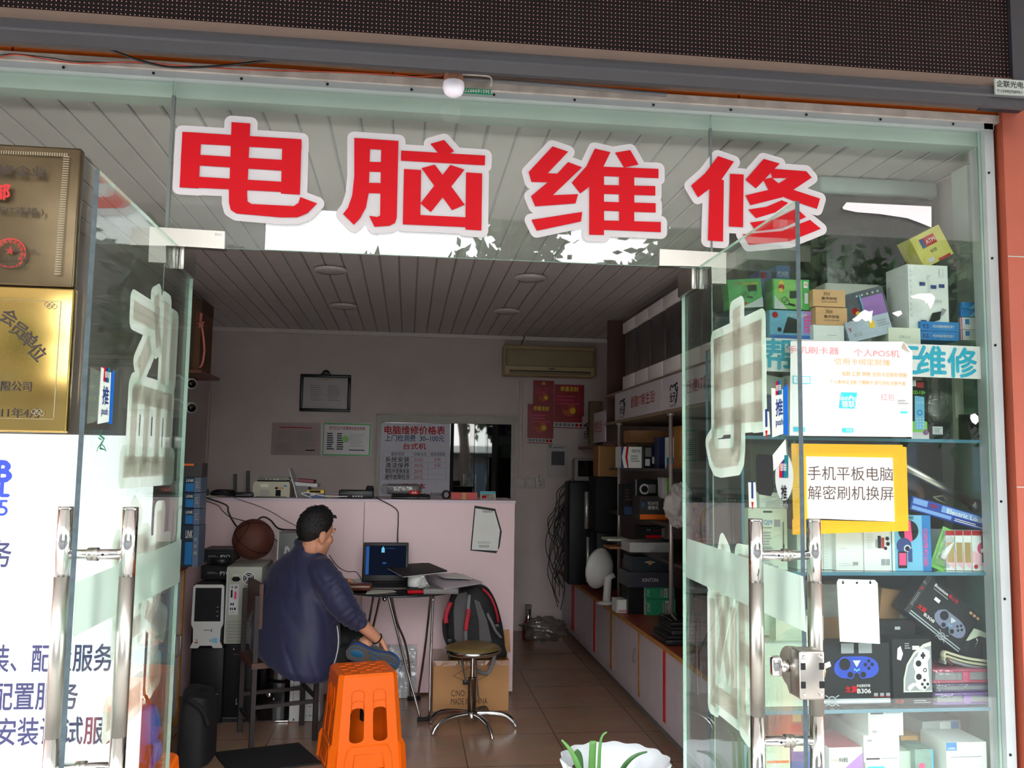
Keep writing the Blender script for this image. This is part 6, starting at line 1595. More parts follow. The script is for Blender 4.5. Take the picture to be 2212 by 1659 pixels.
# monitors in foam on top
y_ = P(1345, 700, X=1.60).y; yend = 1.05; n = 7; stp = (y_ - yend) / n
zb_, zt_ = ZB1 + .021, P(1470, 612, X=1.58).z
for k in range(n):
    y1 = y_ - k * stp; y0 = y1 - stp + .004
    t = thing('foam_packed_monitor', 'dark plastic-wrapped monitor between white foam ends in the row near the ceiling', 'monitor', (1.78, (y0 + y1) / 2, zb_), 'foam-packed monitors along the top shelf')
    hh = zt_ - zb_; M_foam = mat('foam_end', (238, 232, 230), .9, var=.04, bump=.06)
    mb = MB(); mb.rbox((1.6, y0, zb_ + .001), (1.95, y1, zb_ + hh * .2), M_foam, .006); mb.build('foam_end', t)
    mb = MB(); mb.rbox((1.6, y0, zt_ - hh * .16), (1.95, y1, zt_), M_foam, .006); mb.build('foam_end', t)
    mb = MB(); mb.rbox((1.615, y0 + .01, zb_ + hh * .16), (1.93, y1 - .01, zt_ - hh * .12), mat('wrapped_dark', (62, 56, 58), .3, var=.35, scale=9, bump=.5, bscale=18), .012); mb.build('wrapped_screen', t)

# goods on the shelving, each seen through or beside the door
def good(name, label, px, Y, d, mt, z0, art=None, cat='box'):
    return carton(name, label, cat, px, Y, d, mt, art, 'goods on the right wall shelving', zbase=z0)


z3_ = zsh[2] + .001; z2_ = zsh[1] + .001; z1_ = zsh[0] + .001
good('ink_box', 'white ink box with red and blue curves on the upper shelf', (1341, 965, 1388, 1008), 2.95, .16, M_wbox, z3_, lambda a: (a.poly([(0, 0), (.14, 0), (.04, .5), (.14, 1), (0, 1)], M_navy), a.poly([(.3, 0), (.36, 0), (.3, .5), (.36, 1), (.26, 1), (.2, .5)], M_red), a.txt('硒鼓专用', .7, .8, .16, M_ink, width=.4), a.lines(.45, .3, .9, .65, 3, M_grey)))
good('ink_box', 'patterned black and white box right of the white ink box', (1390, 962, 1424, 1008), 2.9, .16, M_dbox, z3_, lambda a: (a.rect(.1, .5, .5, .9, M_gpl), a.rect(.55, .2, .95, .5, M_lgrey), a.rect(.1, .1, .4, .4, M_lgrey), a.rect(.85, .3, .92, .95, M_paper)))
good('brown_carton', 'long brown carton lying at the back of the upper shelf', (1362, 930, 1440, 958), 3.2, .2, M_brown, P(1400, 958, Y=3.2).z + .004, None)
good('thin_carton', 'plain carton supporting the long brown carton', (1366, 959, 1438, 1008), 3.24, .16, mat('carton_dull', (120, 96, 72), .8, var=.08), z3_, None)
good('blister_card', 'white and blue card with three metal bits on the upper shelf', (1440, 945, 1466, 1008), 2.5, .04, M_wbox, z3_, lambda a: (a.rect(0, 0, 1, .35, M_bbox), a.rect(.1, 0, .7, .14, M_orange), [a.rect(.2 + .25 * k, .6, .26 + .25 * k, .88, M_ink) for k in range(3)]))
good('blue_box', 'dark blue box between the patterned box and the white card', (1424, 944, 1440, 1008), 2.75, .12, mat('box_midnight', (30, 40, 90), .4, var=.1), z3_, None)
good('yellow_box', 'orange-yellow upright box at the door edge on the upper shelf', (1468, 920, 1478, 1006), 2.3, .12, M_edge, z3_, None)
good('camera_box', 'dark box picturing a white camera on the middle shelf', (1372, 1036, 1428, 1074), 2.9, .16, M_dbox, z2_ + .13, lambda a: (a.ring(.36, .5, .2, .13, M_lgrey), a.disc(.36, .5, .13, M_ink), a.rect(.5, .3, .8, .75, M_gpl), a.rect(.0, 0, .06, 1, M_gpl)))
good('speaker_box', 'dark box with blue and white lettering and an orange base stripe', (1382, 1073, 1448, 1116), 2.75, .2, mat('box_graphite', (58, 54, 54), .5, var=.05), z2_, lambda a: (a.rect(0, 0, 1, .22, M_orange), a.txt('K', .13, .66, .26, M_bbox, bold=.04), a.txt('HOLANTEK', .44, .72, .2, M_lgrey, bold=.02, width=.36), a.txt('摄像机', .44, .52, .18, M_lgrey, bold=.02, width=.36)))
good('slim_box', 'slim white and lime box beside the pictured camera', (1430, 1032, 1446, 1074), 2.7, .1, M_lgrey, z2_ + .14, lambda a: a.rect(.65, 0, 1, 1, M_grn))
good('dark_box', 'dark box stacked left of the orange-striped box', (1346, 1046, 1370, 1116), 3.1, .14, M_dbox, z2_, lambda a: (a.rect(.1, .05, .9, .3, mat('print_dusk', (40, 60, 100), .5, var=.2)), a.lines(.2, .5, .8, .9, 4, M_brownp)))
T, w, h = boxT(1448, 1046, 1486, 1124, 1.98, 0, z2_ + .001)
mb = crumple('', '', '', T, w * 1.4, .14, h, mat('white_bag', (190, 184, 182), .5, var=.06), 11, .5, 16, 2.2); tag(mb.build('plastic_bag'), 'crumpled white plastic bag on the middle shelf at the door edge', 'bag')
good('camera_box', 'black box with a red stripe on the lower shelf', (1386, 1138, 1436, 1174), 2.8, .18, M_dbox, z1_ + .1, lambda a: (a.rect(.18, .06, .85, .28, M_red), a.txt('C·A', .3, .75, .2, M_lgrey), a.lines(.55, .66, .85, .74, 1, M_red), a.rect(.86, .1, 1, .9, M_gpl)))
good('flat_carton', 'flat white carton under the black red-striped box', (1360, 1172, 1452, 1200), 2.9, .24, M_lgrey, z1_, None)
good('flat_carton', 'flat cream carton left of the flat white carton', (1312, 1164, 1358, 1186), 3.3, .2, M_cream, z1_ + .04, None)
good('flat_carton', 'brown flat box carrying the flat cream carton', (1316, 1186, 1356, 1200), 3.3, .2, M_brown, z1_, None)
good('speaker_box', 'black and yellow triangle-printed box behind the right door', (1486, 1064, 1530, 1118), 2.2, .2, M_dbox, z2_, lambda a: (a.poly([(.2, 0), (1, 0), (1, .8)], M_yelp), a.rect(.05, .55, .5, .7, M_yelp)))
good('brown_carton', 'brown carton on the lower shelf behind the right door', (1502, 1142, 1560, 1196), 2.1, .25, mat('carton_rust', (130, 90, 76), .8, var=.1), z1_, lambda a: a.lines(.1, .5, .8, .8, 3, M_orange))
# on the worktop
zw = ZK + .001
carton('accessory_box', 'lower green box with white barcode label on the worktop', 'box', (1395, 1294, 1459, 1318), 2.85, .2, mat('box_jade', (50, 160, 116), .4, var=.05), lambda a: (a.rect(.55, .15, .62, .85, M_grey), a.rect(.66, .1, .78, .9, M_lgrey), a.lines(.68, .2, .76, .8, 4, M_ink, .4), a.txt('JALE', .1, .5, .3, M_paper, rot=-90)), 'green accessory boxes', zbase=zw, side={'left': M_lgrey})
zg = zw + (P(1420, 1294, Y=2.85).z - zw)
carton('accessory_box', 'upper green box with white barcode label on the worktop', 'box', (1394, 1269, 1457, 1293), 2.86, .2, mat('box_jade', 0), lambda a: (a.rect(.52, .15, .6, .85, M_grey), a.rect(.64, .1, .76, .9, M_lgrey), a.lines(.66, .2, .74, .8, 4, M_ink, .4), a.txt('JALE', .1, .5, .3, M_paper, rot=-90)), 'green accessory boxes', zbase=zg, side={'left': M_lgrey})
z_ = P(1420, 1269, Y=2.86).z
carton('headset_box', 'dark blue-grey box with pale capital lettering on the green boxes', 'box', (1357, 1236, 1456, 1269), 2.85, .26, mat('box_steel_blue', (62, 62, 74), .45, var=.05), lambda a: a.txt('KINTON', .48, .5, .34, M_lgrey, bold=.02, width=.34), zbase=z_)
z_ = P(1420, 1236, Y=2.85).z
carton('headset_box', 'dark teal box with a winged emblem on top of the blue-grey lettered box', 'box', (1364, 1203, 1444, 1235), 2.87, .22, mat('box_dark_teal', (44, 54, 62), .45, var=.06), lambda a: (a.disc(.5, .6, .06, M_kraft), a.poly([(.34, .62), (.44, .72), (.46, .58)], M_lgrey), a.poly([(.66, .62), (.56, .72), (.54, .58)], M_lgrey)), zbase=z_)
carton('plain_box', 'black box under the blue-grey lettered box, left of the green boxes', 'box', (1357, 1270, 1392, 1318), 2.9, .18, M_dbox, None, zbase=zw)
carton('white_red_box', 'white box with red stripes at the worktop front', 'box', (1332, 1296, 1364, 1324), 2.95, .14, M_wbox, lambda a: (a.rect(.0, .08, 1, .14, M_red), a.rect(0, .2, 1, .24, M_red), a.txt('CH', .85, .65, .3, M_ink), a.rect(0, 0, .1, .9, M_lgrey)), zbase=zw)
carton('brown_carton', 'brown carton behind the white heater on the worktop', 'box', (1358, 1212, 1396, 1294), 3.2, .2, mat('carton_murky', (110, 84, 62), .8, var=.08), None, zbase=zw)
t = thing('notebook_stack', 'black closed laptop lying topmost on the worktop by the door', 'laptop', (1.75, 2.2, .6))
t2 = None
for i, (hh, lb, dx) in enumerate([(.055, 'thick black closed laptop lying lowest on the worktop by the door', 0), (.045, 'thinner black laptop in the middle of the worktop stack', .03)]):
    z_ = zw + sum([.055, .045][:i]) + .001 * i
    x0, x1, y0, y1 = 1.44 + dx, 1.84 + dx, 1.86, 2.14
    e = thing('closed_laptop', lb, 'laptop', ((x0 + x1) / 2, (y0 + y1) / 2, z_), 'closed laptops stacked on the worktop')
    mb = MB(); mb.rbox((x0, y0, z_), (x1, y1, z_ + hh * .6), M_black, .006); mb.build('base', e)
    mb = MB(); mb.rbox((x0 + .002, y0 + .002, z_ + hh * .62), (x1 - .002, y1 - .002, z_ + hh), M_blackm, .006); mb.build('lid', e)
z_ = zw + .102; bpy.data.objects.remove(t)
e = thing('closed_laptop', 'topmost glossy black laptop of the worktop stack, mirroring the green boxes', 'laptop', (1.7, 2.2, z_), 'closed laptops stacked on the worktop')
mb = MB(); mb.rbox((1.47, 1.88, z_), (1.82, 2.12, z_ + .022), M_black, .006); mb.build('base', e)
mb = MB(); mb.rbox((1.472, 1.882, z_ + .023), (1.818, 2.118, z_ + .036), M_gloss, .005); mb.build('lid', e)
# white dish heater
c = P(1318, 1236, Y=3.35); base = Vector((P(1316, 1, Y=3.35).x, 3.35, zw))
t = thing('dish_heater', 'white dish heater on a slim stand on the worktop', 'heater', base)
mb = MB(TR(base)); mb.lathe([(0, 0), (.075, 0), (.078, .008), (.03, .02), (0, .022)], M_wpl, 24); mb.build('base', t)
mb = MB(); mb.tube([tuple(base + Vector((0, 0, .01))), tuple(base + Vector((.01, 0, .18))), (c.x + .03, 3.35, c.z - .02)], [.03, .028, .02], M_wpl, 12, flat=.8); mb.build('stand', t)
ax = Vector((-.62, .76, .12)).normalized(); uy = ax.orthogonal().normalized(); Tz = frame(c + Vector((-.02, .03, .01)), uy, ax.cross(uy), ax)
mb = MB(Tz); mb.lathe([(0, -.02), (.04, -.02), (.1, .015), (.145, .06), (.15, .075), (.146, .075), (.14, .063), (.095, .02), (0, -.01)], M_wpl, 32); mb.build('dish', t)
mb = MB(Tz); [mb.tube([(.148 * math.cos(g), .148 * math.sin(g), .076), (.07 * math.cos(g), .07 * math.sin(g), .1), (0, 0, .105)], .0015, M_chrome, 5) for g in [2 * PI * k / 14 for k in range(14)]]; mb.ball((0, 0, .05), .03, M_wpl, 12); mb.build('guard', t)
# black speakers, monitor and cartons at the far end
T, w, h = boxT(1285, 1030, 1338, 1158, 4.07)
t = thing('large_speaker', 'large black speaker standing on the far end of the worktop', 'speaker', T.translation)
T, w, h = boxT(1285, 1030, 1338, 1290, 4.07, 0, zw)
mb = MB(T); mb.rbox((0, 0, h * .5), (w, .28, h), M_blackm, .012); mb.build('cabinet', t)
mb = MB(T); mb.rbox((.012, .01, 0), (w - .012, .26, h * .5), M_dbox, .006); mb.build('stand', t)
T, w, h = boxT(1227, 1040, 1280, 1300, 4.37, 0, zw)
t = thing('tower_speaker', 'tall black speaker with a silver strip near the red calendars', 'speaker', T.translation)
mb = MB(T); mb.rbox((0, 0, 0), (w, .22, h), M_dbox, .012); mb.build('cabinet', t)
mb = MB(T); mb.tube([(w * .78, -.012, .02), (w * .78, -.012, h * .46)], .014, M_silv, 12); mb.tube([(w * .72, -.012, h * .54), (w * .72, -.012, h * .9)], .018, M_silv, 12); mb.build('silver_strip', t)
zc_ = zw + h
T, w, h = boxT(1240, 988, 1292, 1040, 4.4, 0, zc_ + .001)
t = thing('old_monitor', 'old grey monitor standing on the tall black speaker', 'monitor', T.translation)
mb = MB(T); mb.rbox((0, 0, .0), (w, .1, h * .95), M_gpl, .012); mb.rbox((w * .15, .1, .02), (w * .85, .2, h * .8), M_gpl, .02); mb.build('housing', t)
mb = MB(T); mb.box((w * .16, -.002, h * .2), (w * .94, .004, h * .86), M_gloss); mb.build('screen', t)
carton('brown_carton', 'brown carton leaning upright beside the old monitor', 'box', (1292, 964, 1338, 1031), 4.1, .2, M_brown, lambda a: a.rect(0, 0, .08, 1, M_kraft), zbase=P(1310, 1030, Y=4.07).z + .001)
carton('small_carton', 'small dark box with a green picture on the corner shelf', 'box', (1275, 866, 1302, 896), 4.55, .1, mat('box_olive', (90, 74, 50), .6, var=.15), None, zbase=P(1290, 897, Y=4.55).z if False else b.z - .018)
# hanging cable bundle
mb = MB(); rr = random.Random(9); X0 = P(1210, 1150, Y=4.6).x
for k in range(16):
    x_ = P(1192 + rr.random() * 34, 1100, Y=4.7).x; zt_ = P(1, 1090 + rr.random() * 60, Y=4.7).z if False else 1.12 + rr.random() * .2; zb2 = .25 + rr.random() * .45
    pts = [(P(1236, 1100, Y=4.6).x, 4.66, zt_ + .1), (x_ + .05, 4.7, zt_)]
    for s_ in range(6): pts.append((x_ + .05 * math.sin(s_ * 1.3 + k), 4.72 + .03 * rr.random(), zt_ - (zt_ - zb2) * (s_ + 1) / 6 + .04 * rr.random()))
    mb.tube(smooth_pts(pts, 5), .0038, M_cable, 5)
tag(mb.build('cable_bundle'), 'bundle of loose black cables hanging beside the tall black speaker', 'cable')
# corner of the floor: bottle and bag
T, w, h = boxT(1134, 1313, 1147, 1378, 4.9, 0, 0)
t = thing('thermos', 'steel and red thermos flask on the floor in the back corner', 'bottle', (T.translation.x + w / 2, 4.9, 0))
Tz = TR((T.translation.x + w / 2, 4.9, 0)); mb = MB(Tz); mb.lathe([(0, 0), (.05, 0), (.052, .02), (.05, .12), (.03, .16), (.028, .17)], mat('thermos_red', (120, 24, 24), .3, var=.1), 20); mb.build('body', t)
mb = MB(Tz); mb.lathe([(.028, .17), (.027, .27), (.0, .272)], M_chrome, 20); mb.build('neck', t)
mb = MB(Tz); mb.lathe([(.03, .265), (.03, .30), (0, .302)], M_gpl, 20); mb.build('cap', t)
T, w, h = boxT(1140, 1334, 1222, 1392, 4.55, 0, .0)
M_bagc = glassy('milky_bag', (220, 216, 214), .06, rough=.2, milk=.5, milkcol=(140, 130, 126), wrinkle=.5)
mb = crumple('', '', '', T @ TR((0, 0, .03)), w, .25, h * .8, M_bagc, 4, .5, 16, 2.2); t = tag(mb.build('plastic_bag'), 'crumpled translucent plastic bag on the floor in the back corner', 'bag')

# ================================================================ left of the doorway: plaques and service poster
M_brass = mat('brass_plate', (178, 150, 88), .15, 1.0, var=.15, scale=2.5)
M_brassd = mat('bronze_plate', (98, 84, 62), .3, .75, var=.3, scale=4)
M_pd = mat('plaque_ink', (46, 34, 24), .5, var=0); M_pr = mat('plaque_red', (190, 30, 34), .5, var=0)
YL = -.055


def plaque(name, label, px, art, mt):
    T, w, h = boxT(*px, YL); t = thing(name, label, 'plaque', T.translation + Vector((w / 2, .03, 0)))
    mb = MB(T); mb.rbox((0, 0, 0), (w, .035, h), mt, .007, 3); mb.box((w * .2, .036, h * .3), (w * .4, .047, h * .5), M_ink); art(Art(mb, T, w, h)); mb.build('plate', t)


def art_pl1(a):
    g = mat('plaque_border', (150, 140, 116), .5, .4, var=0)
    for k in range(40): a.rect(.5 + .0112 * k, .925, .506 + .0112 * k, .95, g)
    for k in range(50): a.rect(.925, .92 - .0172 * k, .953, .928 - .0172 * k, g)
    a.txt('优秀电脑维修企业', .86, .80, .08, M_pd, 'r', .03, .6); a.txt('服务部', .70, .645, .12, M_pr, 'r', .05); a.txt('( 全天IT连锁 )', .86, .515, .055, M_pd, 'r', .02, .3)
    a.ring(.72, .215, .072, .066, M_pr, 40); a.poly([(.72 + (.022 if k % 2 == 0 else .009) * math.sin(PI * k / 5), .23 + (.022 if k % 2 == 0 else .009) * math.cos(PI * k / 5) * a.w / a.h) for k in range(10)], M_pr)
    a.txt('天产品维修企业', .84, .235, .036, M_pd, 'r', width=.2); a.txt('行业办公室', .80, .175, .036, M_pd, 'r', width=.2); a.txt('二〇一一年五月5日', .79, .125, .036, M_pd, 'r', width=.22)
    for k in range(11):
        q = PI * (-.15 + 1.3 * k / 10); a.txt('电', .72 + .055 * math.cos(q), .215 + .055 * math.sin(q) * a.w / a.h, .03, M_pr, rot=math.degrees(q) - 90)


def art_pl2(a):
    g = mat('plaque_border', 0, 0)
    a.rect(.5, .905, .94, .908, g); a.rect(.938, .1, .942, .905, g); a.rect(.4, .09, .94, .093, g)
    for s_, u, v, r_ in (('会', .70, .785, -30), ('员', .752, .70, -34), ('单', .80, .635, -40), ('位', .845, .55, -46)): a.txt(s_, u, v, .115, M_pd, bold=.02, rot=r_)
    a.txt('上海电脑维修有限公司', .826, .312, .075, M_pd, 'r', .015, .5); a.txt('2011年4月', .869, .13, .072, M_pd, 'r', .01, .24)
    for u, v in ((.91, .87), (.885, .13)):
        for k in range(4): a.ring(u - .012 * k, v + .012 * (k % 2), .013, .0105, g, 14)


plaque('plaque', 'upper bronze-brown plaque with a red seal left of the doorway', (-330, 306, 158, 612), art_pl1, M_brassd)
plaque('plaque', 'lower bright brass plaque with brush characters left of the doorway', (-330, 614, 142, 931), art_pl2, M_brass)
a = P(0, 938, Y=-.012); b = P(331, 1050, Y=-.012)
x0 = -1.9; z1 = P(100, 938, Y=-.012).z
t = thing('service_poster', 'bright white service poster on the side glass left of the doorway', 'poster', (-1.3, -.012, 0))
mb = MB(); mb.box((x0, -.012, -.02), (b.x, -.0085, z1), mat('poster_white', (240, 243, 246), .5, var=.01))


def ptxt(s, x, y, px_h, mt, bold=.01, wpx=None, al='r'):
    v = P(x, y, Y=-.0126); k = px_h / 650 * 1.0
    mb.text(s, k, mt, frame(v), al, bold, None if wpx is None else wpx / 650)


M_pblk = mat('poster_ink', (50, 50, 92), .5, var=0); M_pbl = mat('poster_blue', (34, 62, 210), .5, var=0)
ptxt('服务', 24, 1196, 58, M_pblk, .02, 84); ptxt('安装、配置服务', 244, 1420, 58, M_pblk, .02, 275); ptxt('和配置服务', 168, 1502, 58, M_pblk, .02, 205); ptxt('的安装调试服务', 272, 1576, 58, M_pblk, .02, 288)
ptxt('B', 24, 1016, 60, M_pbl, .06); ptxt('L', 20, 1056, 40, M_pbl, .06); ptxt('5', 17, 1095, 46, M_pbl, .01)
mb.build('sheet', t)
# ================================================================ table by the counter and what lies on it
TC = Vector((-.02, 2.68, 0)); TZ = .755; TRD = .36
t = thing('round_table', 'round dark glass table with chrome hairpin legs before the counter', 'table', TC)
M_dg = glassy('table_glass', (92, 100, 104), .08)
mb = MB(TR((TC.x, TC.y, TZ))); mb.lathe([(0, -.009), (TRD - .003, -.009), (TRD, -.006), (TRD, -.002), (TRD - .003, 0), (0, 0)], M_dg, 48); mb.build('glass_top', t)
mb = MB(TR((TC.x, TC.y, TZ))); mb.lathe([(TRD - .004, -.010), (TRD + .002, -.010), (TRD + .002, .0005), (TRD - .004, .0005)], mat('table_rim', (60, 64, 66), .3, .6, var=.05), 48); mb.build('rim', t)
mb = MB(); mb.ball(tuple(P(831, 1294, Y=2.40)), .014, M_chrome, 14); mb.tube([tuple(P(831, 1294, Y=2.40)), tuple(P(831, 1282, Y=2.42))], .006, M_chrome, 8); mb.build('screw_knob', t)
zu = TZ - .012
legs = [[P(837, 1290, Y=2.50), P(853, 1345, Y=2.49), P(880, 1450, Y=2.47), P(909, 1556, Y=2.455)], [P(936, 1286, Y=2.50), P(931, 1400, Y=2.48), P(927, 1556, Y=2.465)],
        [P(843, 1290, Y=2.62), P(857, 1342, Y=2.70), P(875, 1388, Y=2.78), P(884, 1440, Y=2.87), P(887, 1505, Y=2.93)], [P(931, 1286, Y=2.62), P(918, 1400, Y=2.8), P(902, 1507, Y=2.93)],
        [P(808, 1292, Y=2.6), P(795, 1355, Y=2.66), P(776, 1440, Y=2.74), P(764, 1520, Y=2.84)], [P(823, 1290, Y=2.5), P(806, 1355, Y=2.56), P(784, 1440, Y=2.66), P(770, 1518, Y=2.80)]]
for k, L in enumerate(legs):
    L = [Vector(v) for v in L]; L[0].z = min(L[0].z, zu); L[-1].z = .012
    mb = MB(); mb.tube(smooth_pts([(L[0].x, L[0].y, zu)] + L[1:], 5), .0075, M_chrome, 10); mb.build('leg', t)
for k in (0, 2, 4):
    a, b = Vector(legs[k][-1]), Vector(legs[k + 1][-1]); a.z = b.z = .014; d_ = (b - a).normalized() * .02
    mb = MB(); mb.tube([tuple(a - d_), tuple(b + d_)], .0135, M_blackm, 10); mb.build('rubber_foot', t)

tz = TZ + .0012
t = thing('open_laptop', 'open dark laptop with a blue-lit screen on the glass table', 'laptop', (-.12, 2.7, tz))
a, b = P(783, 1252, Y=2.80), P(881, 1252, Y=2.80); w = b.x - a.x
mb = MB(); mb.rbox((a.x, 2.54, tz), (b.x, 2.79, tz + .018), mat('laptop_brown', (52, 42, 40), .4, .2, var=.06), .005)
for i in range(5): mb.box((a.x + .02, 2.60 + .03 * i, tz + .018), (b.x - .02, 2.624 + .03 * i, tz + .0192), M_blackm)
mb.build('keyboard_base', t)
h = P(835, 1171, Y=2.82).z - tz - .02
Tl = TR((a.x, 2.79, tz + .02), 0, 0, -8); M_bez = mat('laptop_bezel', (40, 38, 40), .35, var=.05)
mb = MB(Tl); mb.rbox((0, 0, 0), (w, .012, h), M_bez, .006); mb.build('lid', t)
M_scr = mat('screen_dark', (4, 8, 16), .6, var=0, spec=.06, emit=(14, 40, 84), estr=.07); M_scb = mat('screen_blue', (8, 20, 40), .6, var=0, spec=.06, emit=(60, 130, 220), estr=.22); M_sci = mat('screen_icon', (20, 40, 60), .6, var=0, spec=.06, emit=(120, 205, 245), estr=.5)
mb = MB(Tl); A = Art(mb, Tl, w, h); A.rect(.05, .16, .95, .92, M_scr); A.rect(.06, .18, .13, .9, M_scb); A.poly([(.4, .74), (.47, .74), (.47, .84), (.435, .9), (.4, .84)], M_sci); A.poly([(.42, .5), (.44, .44), (.52, .46), (.5, .5), (.46, .48)], M_scb); A.rect(.5, .84, .7, .85, M_scb); A.disc(.5, .96, .008, M_ink)
mb.build('screen', t)
for k, (pts, Z, th, mt, nm, lb, cat) in enumerate([
    ([(830, 1221), (925, 1215), (966, 1232), (871, 1243)], .866, .008, M_blackm, 'black_folder', 'black folder lying across the white paper roll on the table', 'folder'),
    ([(912, 1245), (984, 1237), (1042, 1257), (958, 1270)], .80, .012, mat('file_grey', (176, 168, 176), .4, var=.06), 'file_sleeve', 'grey clear-covered file lying over the right edge of the table', 'file'),
    ([(935, 1238), (1000, 1240), (1020, 1250), (960, 1248)], .815, .003, M_paper, 'loose_papers', 'loose white papers on the grey file', 'papers'),
    ([(798, 1268), (830, 1266), (856, 1278), (790, 1283)], TZ + .004, .002, mat('paper_cream', (206, 206, 190), .7, var=.03), 'paper_sheet', 'cream paper sheet under the brown purse', 'papers')]):
    q = [P(x_, y_, Z=Z) for x_, y_ in pts]; mb = MB(); mb.prism([(v.x, v.y) for v in q], th, mt, T=frame((0, 0, Z), (1, 0, 0), (0, 0, -1), (0, 1, 0)))
    if k == 0: mb.prism([(v.x, v.y) for v in q], .004, M_lgrey, T=frame((0, 0, Z - th), (1, 0, 0), (0, 0, -1), (0, 1, 0)))
    if k == 1: mb.rbox((q[0].x, q[3].y + .05, TZ + .001), (q[2].x - .16, q[1].y - .05, Z - th - .0005), M_gpl, .004)
    tag(mb.build(nm), lb, cat)
c = P(905, 1270, Y=2.56); mb = MB(TR((c.x - .015, 2.56, tz))); mb.lathe([(0, 0), (.055, 0), (.055, .092), (.02, .092), (.02, .06), (0, .06)], M_paper, 28); tag(mb.build('paper_roll'), 'white paper roll standing under the black folder', 'roll')
T, w, h = boxT(894, 1244, 934, 1274, 2.47, 0, tz)
mb = MB(T); mb.prism([(0, 0), (w, 0), (w * .55, h), (w * .4, h)], .06, M_clear); mb.prism([(w * .1, 0), (w * .8, 0), (w * .5, h * .8)], .05, mat('tissue', (206, 206, 198), .8, var=.06)); tag(mb.build('plastic_bag'), 'small clear bag of tissue leaning on the paper roll', 'bag')
a, b = P(880, 1283, Y=2.40), P(950, 1283, Y=2.40)
t = thing('red_book', 'thin black book with a bright red edge at the front of the table', 'book', (a.x, 2.42, tz)); mb = MB(); mb.rbox((a.x, 2.405, tz), (b.x, 2.53, tz + .018), M_red, .003); mb.build('red_edge', t); mb = MB(); mb.box((a.x - .005, 2.42, tz + .0185), (b.x + .006, 2.54, tz + .024), M_blackm); mb.build('cover', t)
a, b = P(741, 1281, Y=2.46), P(803, 1281, Y=2.46)
t = thing('leather_purse', 'brown leather clutch purse at the left edge of the table', 'purse', (a.x, 2.5, tz + .004)); mb = MB(); mb.rbox((a.x, 2.46, tz + .005), (b.x, 2.56, tz + .05), mat('brown_leather', (88, 44, 34), .3, var=.12), .02, 4); mb.build('body', t); mb = MB(); mb.tube([(a.x + .01, 2.461, tz + .03), (b.x - .01, 2.461, tz + .03)], .002, M_kraft, 6); mb.build('zip', t)
c = P(766, 1258, Z=TZ + .015); c = Vector((c.x, 2.66, tz)); t = thing('computer_mouse', 'blue computer mouse beside the hand on the table', 'mouse', c); mb = MB(); mb.ball((c.x, c.y, c.z + .014), (.034, .052, .014 + .012), mat('mouse_blue', (20, 90, 170), .3, var=.04), 18); mb.build('shell', t); mb = MB(); mb.ball((c.x, c.y - .02, c.z + .034), (.004, .01, .004), M_ink, 8); mb.build('wheel', t)
t = thing('tissue_pack', 'patterned tissue packet lying beyond the mouse', 'package', P(775, 1252, Z=TZ)); a = P(752, 1254, Z=TZ + .003); mb = MB(); mb.rbox((a.x, 2.74, tz), (a.x + .1, 2.84, tz + .03), mat('tissue_print', (170, 176, 170), .6, var=.3, scale=60), .008); mb.build('pack', t)

# plastic bag with a printed sheet leaning on the counter front
t = thing('printed_bag', 'shiny clear bag with a printed sheet leaning on the counter under the table', 'package', (-.15, 3.0, 0))
a, b = P(833, 1500, Y=3.0), P(899, 1500, Y=3.0); h = P(866, 1391, Y=3.03).z; Tb = TR((a.x, 2.985, .004), 0, 0, -5); w = b.x - a.x
mb = MB(Tb); mb.box((.01, 0, 0), (w - .01, .004, h - .01), M_lgrey); A = Art(mb, Tb, w, h); A.txt('联通宽带 一', .5, .66, .11, M_gpl, bold=.02, width=.84); A.ring(.22, .84, .05, .035, M_gpl); A.txt('网络', .7, .42, .09, M_grey); mb.build('printed_sheet', t)
mb = MB(Tb); mb.sheet(lambda u, v: (u * w, -.012 + .006 * mnoise.noise(Vector((u * 4, v * 7, 1))), v * h), 14, 20, M_clear); mb.build('clear_wrap', t)

# cardboard box, backpack
zb = P(1015, 1427, Y=2.66).z; a, b = P(934, 1538, Y=2.66), P(1098, 1535, Y=2.66)
t = thing('cardboard_box', 'brown cardboard carton printed MADE IN CHINA beside the table', 'box', ((a.x + b.x) / 2, 2.84, 0))
M_card = mat('carton_brown', (186, 136, 88), .75, var=.07, scale=6, bump=.05)
mb = MB(); mb.box((a.x, 2.66, .002), (b.x, 3.02, zb), M_card); Tb = frame((a.x, 2.66, .002)); w, h = b.x - a.x, zb; A = Art(mb, Tb, w, h)
A.txt('C/NO:', .335, .36, .17, M_brownp, bold=.01, width=.19); A.txt('MADE IN CHINA', .48, .2, .17, M_brownp, bold=.01, width=.48)
for p0, p1 in (((.26, .7), (.49, .88)), ((.49, .88), (.72, .7)), ((.72, .7), (.49, .54)), ((.49, .54), (.26, .7))):
    A.poly(bar(p0, p1, .008), M_brownp)
mb.build('carton', t)
mb = MB(); mb.box((a.x - .001, 2.657, zb - .03), (b.x + .001, 3.02, zb + .001), glassy('packing_tape', (236, 220, 190), .08, rough=.1, milk=.25, milkcol=(200, 160, 110), wrinkle=.3)); mb.build('tape', t)
q = [P(x_, y_, Y=2.9) for x_, y_ in [(1083, 1362), (1100, 1360), (1103, 1408), (1086, 1412)]]; mb = MB(); mb.prism([(v.x, v.z) for v in q] , .006, M_card, T=TR((0, 2.9, 0))); mb.prism([(q[3].x, zb), (q[2].x, zb), (q[2].x, q[2].z), (q[3].x, q[3].z)], .006, M_card, T=TR((0, 2.9, 0))); mb.build('flap', t)

